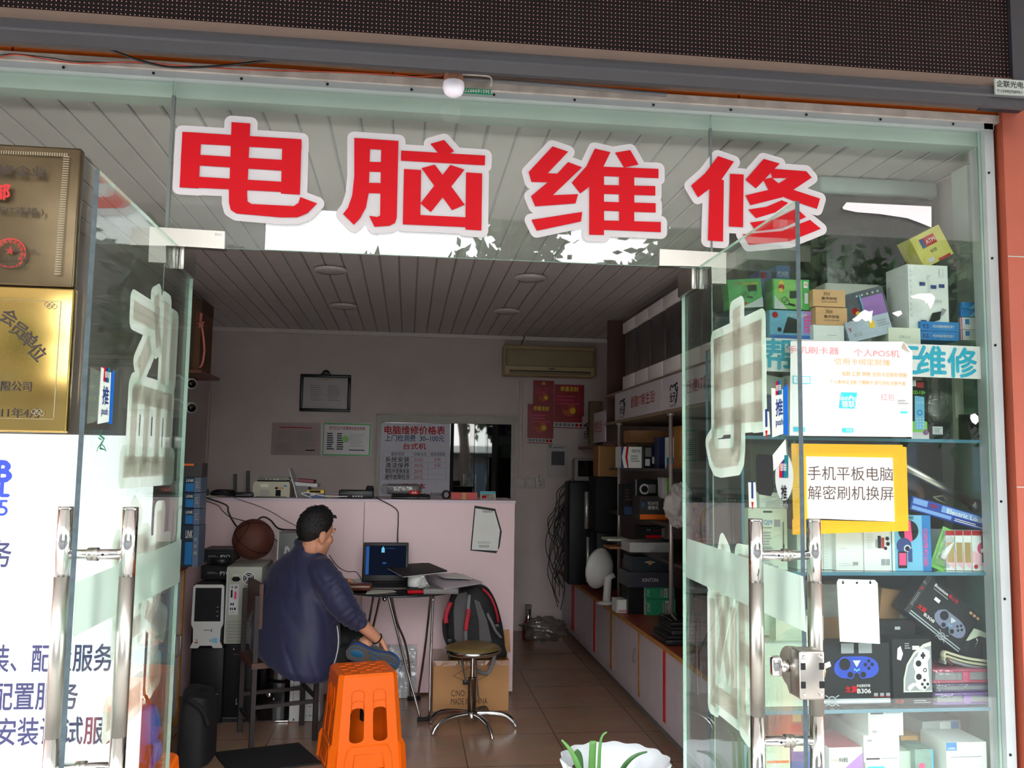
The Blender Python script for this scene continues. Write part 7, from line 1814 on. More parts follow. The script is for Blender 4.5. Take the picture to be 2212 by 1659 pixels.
YK = 2.72
t = thing('backpack', 'black and grey backpack with red strap pads standing on the carton', 'backpack', (.42, 2.8, zb))
M_nyl = mat('black_nylon', (26, 26, 29), .7, var=.15, bump=.15, bscale=90); M_gny = mat('grey_nylon', (92, 88, 90), .8, var=.08, bump=.15, bscale=120); M_rpad = mat('red_nylon', (176, 26, 46), .6, var=.08); M_web = mat('grey_webbing', (120, 120, 122), .6, var=.06)
out = [(974, 1424), (967, 1395), (966, 1345), (972, 1305), (984, 1278), (1005, 1270), (1030, 1266), (1050, 1270), (1064, 1284), (1076, 1312), (1086, 1352), (1091, 1395), (1086, 1424)]
q = [P(x_, y_, Y=YK) for x_, y_ in out]
cx = sum(v.x for v in q) / len(q); cz = sum(v.z for v in q) / len(q)
mb = MB()
rings = [(0, .93), (.02, 1), (.12, 1.0), (.19, .93), (.22, .7)]
n = 48; sp = smooth_pts([Vector((v.x, 0, v.z)) for v in q] + [Vector((q[0].x, 0, q[0].z))], 6); vs = []; fs = []
for dy, sc in rings:
    for v in sp[:-1]: vs.append((cx + (v.x - cx) * sc, YK + dy, max(zb + .002, cz + (v.z - cz) * sc)))
m_ = len(sp) - 1
for i in range(len(rings) - 1):
    for k in range(m_): fs.append((i * m_ + k, i * m_ + (k + 1) % m_, (i + 1) * m_ + (k + 1) % m_, (i + 1) * m_ + k))
fs.append(tuple(range(m_))[::-1]); fs.append(tuple((len(rings) - 1) * m_ + k for k in range(m_)))
mb.add(vs, fs, M_nyl, True); mb.build('main_body', t)
for pts, mt, nm in (([(984, 1284), (1008, 1278), (1012, 1300), (1006, 1385), (990, 1388), (982, 1380), (980, 1320)], M_gny, 'back_pad'), ([(1024, 1295), (1036, 1300), (1052, 1340), (1062, 1385), (1036, 1390), (1034, 1340)], M_gny, 'back_pad'),
                    ([(1012, 1335), (1030, 1330), (1036, 1385), (1008, 1386)], M_nyl, 'back_pad')):
    qq = [P(x_, y_, Y=YK - .012) for x_, y_ in pts]; mb = MB(); mb.prism([(v.x, v.z) for v in qq], .02, mt, T=TR((0, YK - .014, 0))); mb.build(nm, t)


def strap(px, Y, mt, r, nm, flat=.35):
    mb = MB(); mb.tube(smooth_pts([P(x_, y_, Y=Y - .03 * math.sin(PI * i / max(1, len(px) - 1))) for i, (x_, y_) in enumerate(px)], 5), r, mt, 10, flat=flat); return mb.build(nm, t)


o1 = strap([(985, 1282), (976, 1300), (966, 1320), (960, 1345), (962, 1372), (970, 1392)], YK - .02, M_nyl, .016, 'shoulder_strap')
mb = MB(); mb.tube(smooth_pts([P(x_, y_, Y=YK - .062) for x_, y_ in [(974, 1301), (967, 1318), (963, 1332), (964, 1346)]], 4), .015, M_rpad, 10, flat=.4); mb.build('red_pad', o1)
o2 = strap([(1014, 1285), (1012, 1305), (1010, 1330), (1006, 1360), (1006, 1385)], YK - .03, M_web, .012, 'shoulder_strap')
mb = MB(); mb.tube(smooth_pts([P(x_, y_, Y=YK - .072) for x_, y_ in [(1013, 1316), (1011, 1330), (1008, 1346), (1006, 1362)]], 4), .014, M_rpad, 10, flat=.4); mb.build('red_pad', o2)
strap([(1042, 1272), (1056, 1285), (1066, 1304), (1073, 1325), (1076, 1345)], YK - .03, M_rpad, .008, 'red_piping')
strap([(1052, 1325), (1062, 1345), (1070, 1362), (1082, 1378)], YK - .03, M_web, .012, 'waist_strap')
strap([(998, 1422), (1000, 1438), (1004, 1460), (1007, 1475)], 2.628, M_web, .013, 'hanging_strap'); strap([(1028, 1425), (1030, 1450), (1032, 1490), (1034, 1506)], 2.628, M_web, .012, 'hanging_strap'); strap([(1070, 1410), (1062, 1440), (1050, 1455), (1030, 1448)], 2.628, M_web, .012, 'hanging_strap')
for x_, y_ in ((972, 1384), (974, 1416), (1074, 1352), (1006, 1474)): c = P(x_, y_, Y=YK - .05 if y_ < 1460 else 2.615); mb = MB(); mb.rbox((c.x - .018, c.y - .006, c.z - .014), (c.x + .018, c.y + .006, c.z + .014), M_black, .005); mb.build('buckle', t)
strap([(990, 1274), (1000, 1268), (1012, 1272)], YK - .01, M_nyl, .008, 'top_handle')

# round chrome stool
sc_ = Vector((.407, 2.30, 0))
t = thing('round_stool', 'chrome swivel stool with a round gold-brown seat', 'stool', sc_)
zs = P(1017, 1400, Y=2.30).z - .004
M_seat = mat('gold_vinyl', (140, 118, 70), .35, .35, var=.15, scale=120)
mb = MB(TR((sc_.x, sc_.y, zs))); mb.lathe([(0, .032), (.06, .031), (.12, .026), (.155, .014), (.166, .002)], M_seat, 40); mb.build('seat', t)
mb = MB(TR((sc_.x, sc_.y, zs))); mb.lathe([(.164, .006), (.17, .0), (.168, -.014), (.15, -.024), (.05, -.03), (0, -.03)], M_chrome, 40); mb.build('seat_rim', t)
mb = MB(TR((sc_.x, sc_.y, 0))); mb.lathe([(.0, .06), (.024, .06), (.024, .285), (.026, .287), (.024, .29), (.02, .292)], mat('worn_steel', (150, 132, 118), .3, 1.0, var=.15, scale=30), 20); mb.lathe([(.013, .28), (.013, zs - .028)], M_chrome, 18); mb.lathe([(.013, zs - .05), (.03, zs - .03)], M_chrome, 18); mb.lathe([(0, .05), (.034, .05), (.038, .075), (.034, .1), (.024, .1)], M_chrome, 20); mb.build('column', t)
for k, ang in enumerate((-150, -68, -2, 62, 155)):
    g = math.radians(ang); d_ = Vector((math.cos(g), math.sin(g), 0)); mb = MB()
    mb.tube(smooth_pts([sc_ + d_ * .02 + Vector((0, 0, .085)), sc_ + d_ * .12 + Vector((0, 0, .085)), sc_ + d_ * .2 + Vector((0, 0, .07)), sc_ + d_ * .245 + Vector((0, 0, .035)), sc_ + d_ * .26 + Vector((0, 0, .008))], 5), [.017] * 10 + [.016] * 6 + [.014] * 5, M_chrome, 12, flat=.7); mb.build('leg', t)

# ================================================================ plastic stools
M_or = mat('orange_plastic', (252, 108, 14), .34, var=.03, scale=4, spec=.3)


def plastic_stool(name, label, loc, rz, h, top, base, group=None):
    t = thing(name, label, 'stool', loc, group)
    T = TR(loc, rz); mb = MB(T); hf = lambda z: base + (top - base) * (z / h)
    ch = .16                                     # share of each half side cut off at the corner
    sk = .40                                     # skirt height share
    def ring(z, off=0):
        s = hf(z) + off; c = s * ch; return [(-s + c, -s, z), (s - c, -s, z), (s, -s + c, z), (s, s - c, z), (s - c, s, z), (-s + c, s, z), (-s, s - c, z), (-s, -s + c, z)]
    # top plate with raised pattern
    r0 = ring(h - .012); r1 = ring(h, -.006); mb.add(r0 + r1, [(k, (k + 1) % 8, 8 + (k + 1) % 8, 8 + k) for k in range(8)] + [tuple(range(8, 16))], M_or)
    mb.build('top', t)
    mb = MB(T); s = hf(h) - .03
    for i in range(6):
        for j in range(6):
            x = -s + 2 * s * (i + .5) / 6; y = -s + 2 * s * (j + .5) / 6
            if (i + j) % 2 == 0: mb.rbox((x - .016, y - .007, h - .001), (x + .016, y + .007, h + .0025), M_or, .0015, 1)
    mb.lathe([(0, .001), (.012, .001), (.012, .003), (0, .003)], M_or, 14, T=Matrix.Translation((0, 0, h)))
    mb.build('grip_pattern', t)
    # corner posts (the cut corners) and four walls with two slots each
    N = 8
    for k in (1, 3, 5, 7):
        mb = MB(T)
        for i in range(N):
            za, zb_ = (h - .012) * i / N, (h - .012) * (i + 1) / N; a, b = ring(za), ring(zb_)
            mb.add([a[k], a[(k + 1) % 8], b[(k + 1) % 8], b[k]], [(0, 1, 2, 3)], M_or)
        mb.build('corner_post', t)
    for q in range(4):
        Tq = T @ Matrix.Rotation(q * PI / 2, 4, 'Z'); mb = MB(Tq)
        cols = [-1.0, -.66, -.16, .16, .66, 1.0]
        def pt(u, z, off=0): s = hf(z); return (u * s * (1 - ch), -s + off, z)
        def quad(u0, u1, z0, z1): mb.add([pt(u0, z0), pt(u1, z0), pt(u1, z1), pt(u0, z1)], [(0, 1, 2, 3)], M_or)
        z0s, z1s = h * .31, h * .66
        for c0, c1 in ((-1, -.66), (-.16, .16), (.66, 1)): quad(c0, c1, 0, h - .012)
        for c0, c1 in ((-.66, -.16), (.16, .66)):
            um = (c0 + c1) / 2; hu = (c1 - c0) / 2
            up = [pt(c0, h - .012), pt(c0, z1s - .03)] + [pt(um - hu * math.cos(PI * k / 8), z1s - .03 + .03 * math.sin(PI * k / 8) ** .6) for k in range(1, 8)] + [pt(c1, z1s - .03), pt(c1, h - .012)]
            mb.add(up, [tuple(range(len(up)))], M_or)
            lo = [pt(c0, 0), pt(c1, 0), pt(c1, z0s + .02)] + [pt(um + hu * math.cos(PI * k / 8), z0s + .02 - .02 * math.sin(PI * k / 8)) for k in range(1, 8)] + [pt(c0, z0s + .02)]
            mb.add(lo, [tuple(range(len(lo)))], M_or)
            # moulded arches above each slot
            for g_ in (0, 1):
                zz = z1s + .035 + .05 * g_; p = [pt(c0 + .02, z1s - .02, -.002)] + [pt(um - hu * .96 * math.cos(PI * k / 10), zz - .02 + .02 * math.sin(PI * k / 10), -.003) for k in range(11)] + [pt(c1 - .02, z1s - .02, -.002)]
                mb.tube([Vector(v) for v in p], .0022, M_or, 5)
        # proud apron at the bottom
        zt_ = h * .27; p = [pt(-.78, 0, -.006), pt(.78, 0, -.006), pt(.74, zt_ - .04, -.006), pt(.66, zt_ - .01, -.006), pt(.58, zt_, -.006), pt(-.58, zt_, -.006), pt(-.66, zt_ - .01, -.006), pt(-.74, zt_ - .04, -.006)]
        n = len(p); p2 = [(x * 1.03, y + .0065, z + (.006 if z > .05 else 0)) for x, y, z in p]
        mb.add(p + p2, [tuple(range(n))] + [(n + k, n + (k + 1) % n, (k + 1) % n, k) for k in range(n)], M_or)
        p = [pt(-.5, h * .05, -.0075), pt(.5, h * .05, -.0075), pt(.46, h * .2, -.0075), pt(-.46, h * .2, -.0075)]
        mb.tube([Vector(v) for v in p], .003, M_or, 6, closed=True)
        o = mb.build('side_wall', t)
        md = o.modifiers.new('thickness', 'SOLIDIFY'); md.thickness = .004; md.offset = 1 if False else -1
    # flared foot at each corner
    for k in (1, 3, 5, 7):
        a, b = ring(0, .012), ring(h * .3, .004); mb = MB(T); mid = ring(h * .25, .013)
        v = [a[k], a[(k + 1) % 8], mid[(k + 1) % 8], mid[k], b[(k + 1) % 8], b[k]]
        ia, ib = ring(0), ring(h * .3)
        v += [ia[k], ia[(k + 1) % 8], ib[(k + 1) % 8], ib[k]]
        mb.add(v, [(0, 1, 2, 3), (3, 2, 4, 5), (0, 3, 9, 6), (3, 5, 9), (2, 1, 7, 8), (4, 2, 8), (5, 4, 8, 9)], M_or); mb.build('foot', t)
    return t


plastic_stool('plastic_stool', 'tall orange plastic stool in the middle of the doorway, before the seated person', (-.20, 1.775, 0), 14, .47, .148, .188, 'orange plastic stools')
plastic_stool('plastic_stool', 'orange plastic stool just inside the left door carrying the blue tool', (-.955, .47, 0), 4, .425, .135, .17, 'orange plastic stools')
# blue heat gun on the second stool
hg = Vector((-.90, .40, .4285)); M_tool = mat('tool_blue', (18, 98, 200), .35, var=.05)
t = thing('heat_gun', 'blue hot-air tool with a black cord standing on the stool by the left door', 'tool', hg)
mb = MB(TR(hg)); mb.tube(smooth_pts([(0, 0, .0), (0, 0, .05), (.0, 0, .11), (.0, 0, .17), (-.01, 0, .22)], 4), [.034, .037, .04, .042, .042, .041, .04, .041, .044, .047, .05, .05, .048, .046, .043, .04, .034], M_tool, 18); mb.ball((.03, -.012, .07), (.034, .03, .05), M_tool, 14); mb.build('body', t)
mb = MB(TR(hg)); mb.tube([(-.01, 0, .21), (-.02, 0, .25), (-.03, .0, .28)], [.026, .022, .02], M_chrome, 14); mb.build('nozzle', t)
mb = MB(TR(hg)); mb.tube([(.02, -.045, .05), (.028, -.047, .075), (.03, -.047, .1)], .012, M_black, 10); mb.tube(smooth_pts([(.028, -.055, .09), (.04, -.1, .05), (.042, -.15, .0), (.05, -.17, -.1), (.06, -.17, -.3), (.05, -.16, -.42)], 5), .006, M_cable, 8); mb.build('power_cord', t)
mb = MB(TR(hg)); mb.ball((.02, -.04, .155), (.008, .004, .005), M_lgrey, 8); mb.ball((.008, -.044, .03), (.012, .006, .012), M_ink, 10); mb.build('trigger', t)

# black bag and black board on the floor at left
T, w, h = boxT(372, 1512, 446, 1640, 1.72, 0, .0)
t = thing('black_bag', 'black soft bag slumped on the floor inside the left door', 'bag', T.translation + Vector((w / 2, .15, 0)))
mb = MB(T); mb.sheet(lambda u, v: (w / 2 + (w / 2) * (1 - .18 * v ** 3) * math.copysign(abs(math.cos(2 * PI * u)) ** .6, math.cos(2 * PI * u)), .16 + .16 * (1 - .2 * v ** 3) * math.copysign(abs(math.sin(2 * PI * u)) ** .6, math.sin(2 * PI * u)), .003 + h * v * (1 - .06 * math.cos(2 * PI * u))), 36, 12, M_nyl); mb.sheet(lambda u, v: (w / 2 + (w / 2) * .82 * v * math.copysign(abs(math.cos(2 * PI * u)) ** .6, math.cos(2 * PI * u)), .16 + .128 * v * math.copysign(abs(math.sin(2 * PI * u)) ** .6, math.sin(2 * PI * u)), .003 + h * (1 - .06 * math.cos(2 * PI * u)) + .02 * (1 - v)), 36, 4, M_nyl); mb.build('body', t)
mb = MB(T); mb.tube(smooth_pts([(w * .2, .06, h * .95), (w * .3, .02, h * 1.0), (w * .8, -.004, h * .86), (w * .98, 0.02, h * .6)], 6), .012, M_blackm, 8, flat=.4); mb.build('strap', t)
q = [P(645, 1603, Z=.012), P(694, 1646, Z=.012)]
ex_ = (q[0] - q[1]); fl = P(462, 1624, Z=.012); nl = fl - ex_
mb = MB(); v = [q[0], fl, nl, q[1]]
mb.prism([(p.x, p.y) for p in v], .009, M_blackm, T=frame((0, 0, .0105), (1, 0, 0), (0, 0, -1), (0, 1, 0))); mb.text('PYO', .03, M_gpl, frame((nl.x + .1, nl.y + .06, .0108), (.95, -.1, 0), (0, 0, -1), (.1, .95, 0))) if False else None
tag(mb.build('black_board'), 'flat black board lying on the floor before the wooden chair', 'board')

# ================================================================ wooden chair
M_cwood = mat('dark_chair_wood', (84, 52, 42), .4, var=.12, scale=14); M_cleg = mat('dark_chair_leg', (44, 34, 34), .5, var=.1)
LN, LF, RN, RF = Vector((-.79, 2.03, 0)), Vector((-.905, 2.325, 0)), Vector((-.47, 2.145, 0)), Vector((-.575, 2.44, 0))
t = thing('wooden_chair', 'dark wooden chair with square metal legs under the seated person', 'chair', (LN + RF) / 2)
SZ = .445
for p, hh in ((LN, .80), (LF, .80), (RN, SZ - .03), (RF, SZ - .03)):
    mb = MB(frame(p, (.93, .36, 0), (-.36, .93, 0))); mb.box((-.0125, -.0125, 0), (.0125, .0125, hh), M_cleg); mb.build('leg', t)
o_ = (-.36 * .02, .93 * .02)
q = [(LN + Vector((-.01, -.03, 0))), (RN + Vector((.02, -.02, 0))), (RF + Vector((.01, .03, 0))), (LF + Vector((-.03, .02, 0)))]
mb = MB(); mb.prism([(p.x, p.y) for p in q], .03, M_cwood, T=frame((0, 0, SZ), (1, 0, 0), (0, 0, -1), (0, 1, 0))); mb.build('seat', t)
mb = MB(); d_ = (LF - LN).normalized(); nn = Vector((d_.y, -d_.x, 0)); mb.box((0.0, -.02, .62), ((LF - LN).length, .0, .86), M_cwood, frame(LN + nn * .012, d_, -nn)); mb.build('backrest', t)
for a, b, z in ((LN, LF, .12), (RN, RF, .22), (LN, RN, .2), (LF, RF, .2)):
    d_ = (b - a); L = d_.length; d_.normalize(); mb = MB(frame(a, d_, (-d_.y, d_.x, 0))); mb.box((.0125, -.008, z), (L - .0125, .008, z + .02), M_cleg); mb.build('stretcher', t)

# ================================================================ scalloped pot with cut aloe leaves
pc = Vector((.795, .36, 0)); zr = P(1330, 1603, Y=.56).z; RR = .205
t = thing('flower_pot', 'white pot with a scalloped rim standing inside the doorway', 'pot', pc)
M_pot = mat('white_glaze', (232, 234, 238), .25, var=.02, coat=.3)


def pot_pt(u, r, z, wv): g = 2 * PI * u; return (pc.x + (r + wv * math.cos(14 * g)) * math.cos(g), pc.y + (r + wv * math.cos(14 * g)) * math.sin(g), z + wv * .45 * math.cos(14 * g))


prof = [(.10, 0, 0), (.105, .02, 0), (.085, .06, 0), (.08, .14, 0), (.1, .2, .001), (.135, .28, .002), (.16, .34, .004), (.18, .38, .003), (RR, zr, .0045), (RR - .006, zr + .003, .0045), (.172, .385, .003), (.152, .34, .003), (.128, .3, 0)]
mb = MB(); nu = 112; vs = [pot_pt(k / nu, r, z, wv) for r, z, wv in prof for k in range(nu)]; fs = [(i * nu + k, i * nu + (k + 1) % nu, (i + 1) * nu + (k + 1) % nu, (i + 1) * nu + k) for i in range(len(prof) - 1) for k in range(nu)]
mb.add(vs, fs, M_pot, True); mb.add([pot_pt(k / nu, .10, 0.001, 0) for k in range(nu)], [tuple(range(nu))[::-1]], M_pot); mb.build('bowl', t)
mb = MB(TR((pc.x, pc.y, .305))); mb.lathe([(0, .012), (.06, .01), (.129, 0)], mat('potting_soil', (70, 52, 40), .95, var=.3, scale=40, bump=.5), 24); mb.build('soil', t)
M_aloe = mat('aloe_green', (92, 142, 70), .45, var=.15, scale=14); M_aloed = mat('aloe_dark', (62, 104, 52), .45, var=.15, scale=14)
pl = thing('aloe_plant', 'green aloe plant with a cut flat leaf growing in the white pot', 'plant', (pc.x, pc.y, .318))


def leaf(px, Y, ws, mt, th=.35, blunt=False):
    pts = smooth_pts([P(x_, y_, Y=Y + dy) for x_, y_, dy in px], 5); n = len(pts); mb = MB()
    rs = [ws[0] + (ws[1] - ws[0]) * (i / (n - 1)) ** 1.4 for i in range(n)]
    mb.tube(pts, rs, mt, 10, flat=th); mb.build('leaf', pl)


leaf([(1278, 1700, 0), (1279, 1650, 0), (1281, 1600, 0)], .36, (.014, .0125), M_aloe, .35)
leaf([(1292, 1700, 0), (1294, 1650, 0), (1296, 1612, 0), (1301, 1590, 0), (1311, 1581, 0)], .36, (.0075, .003), M_aloe, .6)
leaf([(1262, 1700, 0), (1247, 1650, 0), (1232, 1620, 0), (1213, 1598, 0)], .34, (.013, .003), M_aloe, .5)
leaf([(1252, 1700, 0), (1252, 1650, 0), (1250, 1630, 0), (1244, 1621, 0)], .38, (.016, .008), M_aloed, .4)
leaf([(1335, 1700, 0), (1345, 1662, -.02), (1362, 1640, -.03), (1380, 1629, -.03), (1398, 1624, -.03)], .33, (.012, .003), M_aloed, .6)
mb = MB(); mb.ball((P(1240, 1655, Y=.4).x, .4, .40), (.008, .01, .012), M_brownp, 8); mb.tube([(P(1240, 1655, Y=.4).x, .4, .33), (P(1240, 1655, Y=.4).x, .4, .40)], .004, M_brownp, 6); mb.build('dry_stub', pl)
# ================================================================ the seated person
M_skin = mat('skin', (208, 146, 116), .55, var=.05, scale=12)
M_hair = mat('black_hair', (20, 17, 18), .55, var=.2, scale=60, bump=.5, bscale=160)
M_jkt = mat('navy_jacket', (34, 36, 70), .62, var=.08, scale=20, sheen=.15)
M_trs = mat('black_trousers', (22, 22, 25), .8, var=.1)


def remeshed(mb, name, parent, voxel, iters, mt, post=None):
    me = bpy.data.meshes.new('tmp'); me.from_pydata([tuple(v) for v in mb.v], [], mb.f); o = bpy.data.objects.new('tmp', me); COL.objects.link(o)
    r = o.modifiers.new('r', 'REMESH'); r.mode = 'VOXEL'; r.voxel_size = voxel
    s = o.modifiers.new('s', 'SMOOTH'); s.factor = .5; s.iterations = iters
    bpy.context.view_layer.update()
    m2 = bpy.data.meshes.new_from_object(o.evaluated_get(bpy.context.evaluated_depsgraph_get()))
    bpy.data.objects.remove(o); bpy.data.meshes.remove(me)
    m2.name = name; base = parent_world(parent)
    nrm = [v.normal.copy() for v in m2.vertices]
    for v, n in zip(m2.vertices, nrm):
        if post: v.co += n * post(v.co)
        v.co -= base
    m2.polygons.foreach_set('use_smooth', [True] * len(m2.polygons)); m2.materials.clear(); m2.materials.append(mt)
    o = bpy.data.objects.new(name, m2); COL.objects.link(o); o.parent = parent
    return o


def limb(mb, pts, rs, n=14):
    pts = [Vector(p) for p in pts]
    mb.tube(pts, list(rs), M_skin, n)
    for p, r in zip(pts, rs): mb.ball(tuple(p), r, M_skin, 12)


def loft(mb, rings, n=28, p=2.3):
    vs = []; fs = []
    for c, u, v, a, b in rings:
        for k in range(n):
            g = 2 * PI * k / n; cu = math.copysign(abs(math.cos(g)) ** (2 / p), math.cos(g)); sv = math.copysign(abs(math.sin(g)) ** (2 / p), math.sin(g))
            vs.append(tuple(Vector(c) + Vector(u) * a * cu + Vector(v) * b * sv))
    for i in range(len(rings) - 1):
        for k in range(n): fs.append((i * n + k, i * n + (k + 1) % n, (i + 1) * n + (k + 1) % n, (i + 1) * n + k))
    fs.append(tuple(range(n))[::-1]); fs.append(tuple((len(rings) - 1) * n + k for k in range(n)))
    mb.add(vs, fs, M_skin)


F = Vector((.72, .69, 0)); S = Vector((.69, -.72, 0)); U = Vector((0, 0, 1))      # facing, his right, up
hipc = P(630, 1372, Y=2.19); neck = P(668, 1206, Y=2.12); chest = P(650, 1262, Y=2.15); waist = P(638, 1330, Y=2.18)
shR, shL = P(704, 1238, Y=2.00), P(612, 1226, Y=2.24)
elR, cufR, hnR = P(735, 1300, Y=1.965), P(772, 1341, Y=2.01), P(826, 1390, Y=2.10)
elL = Vector((-.60, 2.52, .86)); hnL = P(738, 1252, Y=2.52); hnL.z = max(hnL.z, TZ + .028)
knL = Vector((-.43, 2.50, .655)); hiL = Vector((-.70, 2.30, .53)); anL = P(790, 1392, Y=2.12)
hiR = Vector((-.60, 2.12, .53)); knR = Vector((-.27, 2.27, .48)); anR = Vector((-.28, 2.30, .10))
hd = P(681, 1153, Y=2.085); fz = math.radians(40); FD = Vector((math.cos(fz), math.sin(fz), -.16)).normalized(); HS = FD.cross(U).normalized(); HU = HS.cross(FD).normalized()
t = thing('person', 'person in a navy jacket seated with one leg crossed, turned towards the laptop', 'person', (-.65, 2.2, 0))


def H(f, s, u): return hd + FD * f + HS * s + HU * u


hm = frame(hd, FD, -HS, HU)                       # local x forward, y his left, z up
mb = MB()
mb.ball((0, 0, .03), (.098, .079, .10), M_skin, 24, T=hm); mb.ball((.035, 0, -.045), (.062, .060, .085), M_skin, 20, T=hm); mb.ball((.062, 0, -.098), (.03, .036, .026), M_skin, 14, T=hm)
mb.ball((.02, 0, -.06), (.055, .066, .055), M_skin, 16, T=hm)
for sgn in (-1, 1):
    mb.ball((.066, sgn * .036, -.025), (.026, .026, .03), M_skin, 12, T=hm); mb.ball((.086, sgn * .03, .03), (.016, .03, .012), M_skin, 10, T=hm)
    mb.ball((-.006, sgn * .084, -.014), (.024, .012, .036), M_skin, 14, T=hm); mb.ball((.002, sgn * .078, -.042), (.01, .008, .014), M_skin, 10, T=hm)
mb.tube([H(.092, 0, .02), H(.108, 0, -.012), H(.116, 0, -.03)], [.008, .011, .013], M_skin, 10); mb.ball(tuple(H(.106, 0, -.034)), .016, M_skin, 10)
mb.ball(tuple(H(.094, 0, -.066)), (.012, .016, .008), M_skin, 10); mb.ball(tuple(H(.093, 0, -.078)), (.012, .015, .008), M_skin, 10)
limb(mb, [neck - U * .03, neck + (hd - neck) * .35, H(-.012, 0, -.07)], [.066, .060, .058])
# trunk, arms and legs under the clothes belong to the same body
loft(mb, [(hipc - U * .05, S, F, .17, .12), (waist, S, F, .155, .11), (chest, S, F, .175, .115), (neck - U * .05, S, F, .10, .07)])
limb(mb, [shR, elR, cufR, hnR - (hnR - cufR).normalized() * .05], [.055, .047, .041, .029]); limb(mb, [shL, elL, hnL + (elL - hnL).normalized() * .06], [.052, .042, .028])
limb(mb, [hiL, knL, anL], [.075, .055, .042]); limb(mb, [hiR, knR, anR], [.075, .055, .042])


def hand(mb, w, d, nrm, side, curl, thumb=1):
    """palm from wrist w along d; nrm points out of the back of the hand; side runs towards the little finger"""
    d = Vector(d).normalized(); nrm = (Vector(nrm) - Vector(nrm).dot(d) * d).normalized(); side = d.cross(nrm) * thumb
    for k in range(4):
        o = (k - 1.5) * .0195; mb.tube([tuple(w + side * o * .6), tuple(w + d * .085 + side * o)], [.014, .0115], M_skin, 10); mb.ball(tuple(w + d * .085 + side * o), .0118, M_skin, 10)
        L = [.040, .045, .042, .033][k]; p = w + d * .085 + side * o; a = 0
        for j in range(3):
            a += curl[j] * (1 + .08 * (k - 1)); q = p + (d * math.cos(a) - nrm * math.sin(a)) * L * [1, .72, .58][j]
            mb.tube([tuple(p), tuple(q)], [.0100 - .001 * j, .0092 - .001 * j], M_skin, 10); mb.ball(tuple(q), .0094 - .001 * j, M_skin, 10); p = q
    b = w + d * .022 - side * .03; m = b + d * .04 - side * .028 - nrm * .012; e = m + d * .032 - side * .006 - nrm * .016
    mb.tube([tuple(w + d * .005 - side * .01), tuple(b), tuple(m), tuple(e)], [.016, .0145, .0115, .0088], M_skin, 10); mb.ball(tuple(e), .009, M_skin, 10)


dR = (Vector((.42, -.22, -.80))).normalized(); wR = hnR - dR * .03
hand(mb, wR, dR, (.85, .25, .4), None, (.35, .6, .4), 1)
dL = (hnL - elL); dL.z = -.05; dL = Vector((.75, .62, -.12)).normalized(); hand(mb, hnL - dL * .05, dL, (0, 0, 1), None, (.35, .45, .35), 1)
body = remeshed(mb, 'body', t, .0042, 3, M_skin)
for sgn in (-1, 1):
    e = MB(); e.ball((.081, sgn * .032, .012), .0115, M_paper, 12, T=hm); e.ball((.090, sgn * .032, .012), .0055, M_ink, 8, T=hm); e.build('eye', t)
    e = MB(); e.tube([H(.092, sgn * .048, .034), H(.104, sgn * .032, .040), H(.106, sgn * .014, .034)], [.003, .0045, .003], M_hair, 6); e.build('eyebrow', t)
# short hair
hb = MB(); nu, nv = 96, 34


def hair_pt(u, v):
    g = 2 * PI * u; c = math.cos(g)                    # c = 1 at the forehead
    low = .06 * mnoise.noise(Vector((g * 9, 1.7, 0))) + (.50 if c > .75 else (.50 - (.75 - c) / .5 * .62 if c > .25 else (-.12 - (.25 - c) / 1.25 * 1.0)))
    el = PI / 2 + (low - PI / 2) * v; th = .020 * (1 - v ** 6) + .0008; th *= (1.25 if c > .5 else 1) * (1 - .35 * v)
    nz = .006 * mnoise.noise(Vector((math.cos(g) * 14, math.sin(g) * 14, el * 16))) * (1 - v ** 4)
    ex, ey, ez = .0975 + th + nz, .0795 + th + nz, .099 + th * 1.15 + nz
    return tuple(hm @ Vector((ex * math.cos(el) * math.cos(g), ey * math.cos(el) * math.sin(g), .031 + ez * math.sin(el))))


hb.sheet(lambda u, v: hair_pt(u, v), nu, nv, M_hair)
rr = random.Random(4)
for k in range(260):
    u = rr.random(); v = .05 + .8 * rr.random(); p = Vector(hair_pt(u, v)); q = Vector(hair_pt(u, min(1, v + .07))); o = (p - hm.translation).normalized()
    hb.tube([tuple(p - o * .004), tuple((p + q) / 2 + o * .004), tuple(q + o * (.006 if v < .4 else .003))], [.0028, .0022, .0006], M_hair, 5)
for k in range(26):
    s_ = -.045 + .09 * rr.random(); hb.tube([H(.07, s_, .105), H(.084, s_ * 1.05, .106 + .008 * rr.random()), H(.092, s_ * 1.1, .098 + .008 * rr.random())], [.008, .006, .002], M_hair, 5)
hb.build('hair', t)

# jacket: trunk and sleeves grown together, with folds
mb = MB(); W = Vector((.69, -.72, -.30)).normalized(); W2 = Vector((.69, -.72, -.12)).normalized()
hem = P(622, 1432, Y=2.17)
loft(mb, [(P(632, 1424, Y=2.15), W, F, .285, .19), (P(634, 1408, Y=2.15), W, F, .298, .205), (P(637, 1362, Y=2.16), W, F, .296, .205), (P(641, 1310, Y=2.17), W2, F, .275, .188), (P(648, 1262, Y=2.16), W2, F, .232, .158),
          (P(654, 1232, Y=2.14), W2, F, .212, .142), (P(660, 1210, Y=2.13), W2, F, .165, .115), (P(665, 1194, Y=2.12), W2, F, .10, .088), (P(668, 1182, Y=2.11), W2, F, .076, .076), (P(670, 1170, Y=2.11), W2, F, .073, .074)], 40, 2.4)
limb(mb, [shR + Vector((-.03, .02, .0)), P(722, 1275, Y=1.965), elR, P(752, 1320, Y=1.985), cufR], [.086, .083, .080, .072, .060], 20)
limb(mb, [shL + Vector((.02, -.02, -.015)), (shL + elL) / 2, elL, hnL + (elL - hnL) * .42], [.085, .075, .068, .052], 18)
# open end of the right cuff is cut by the arm; ribs and creases
ax = (cufR - shR).normalized()


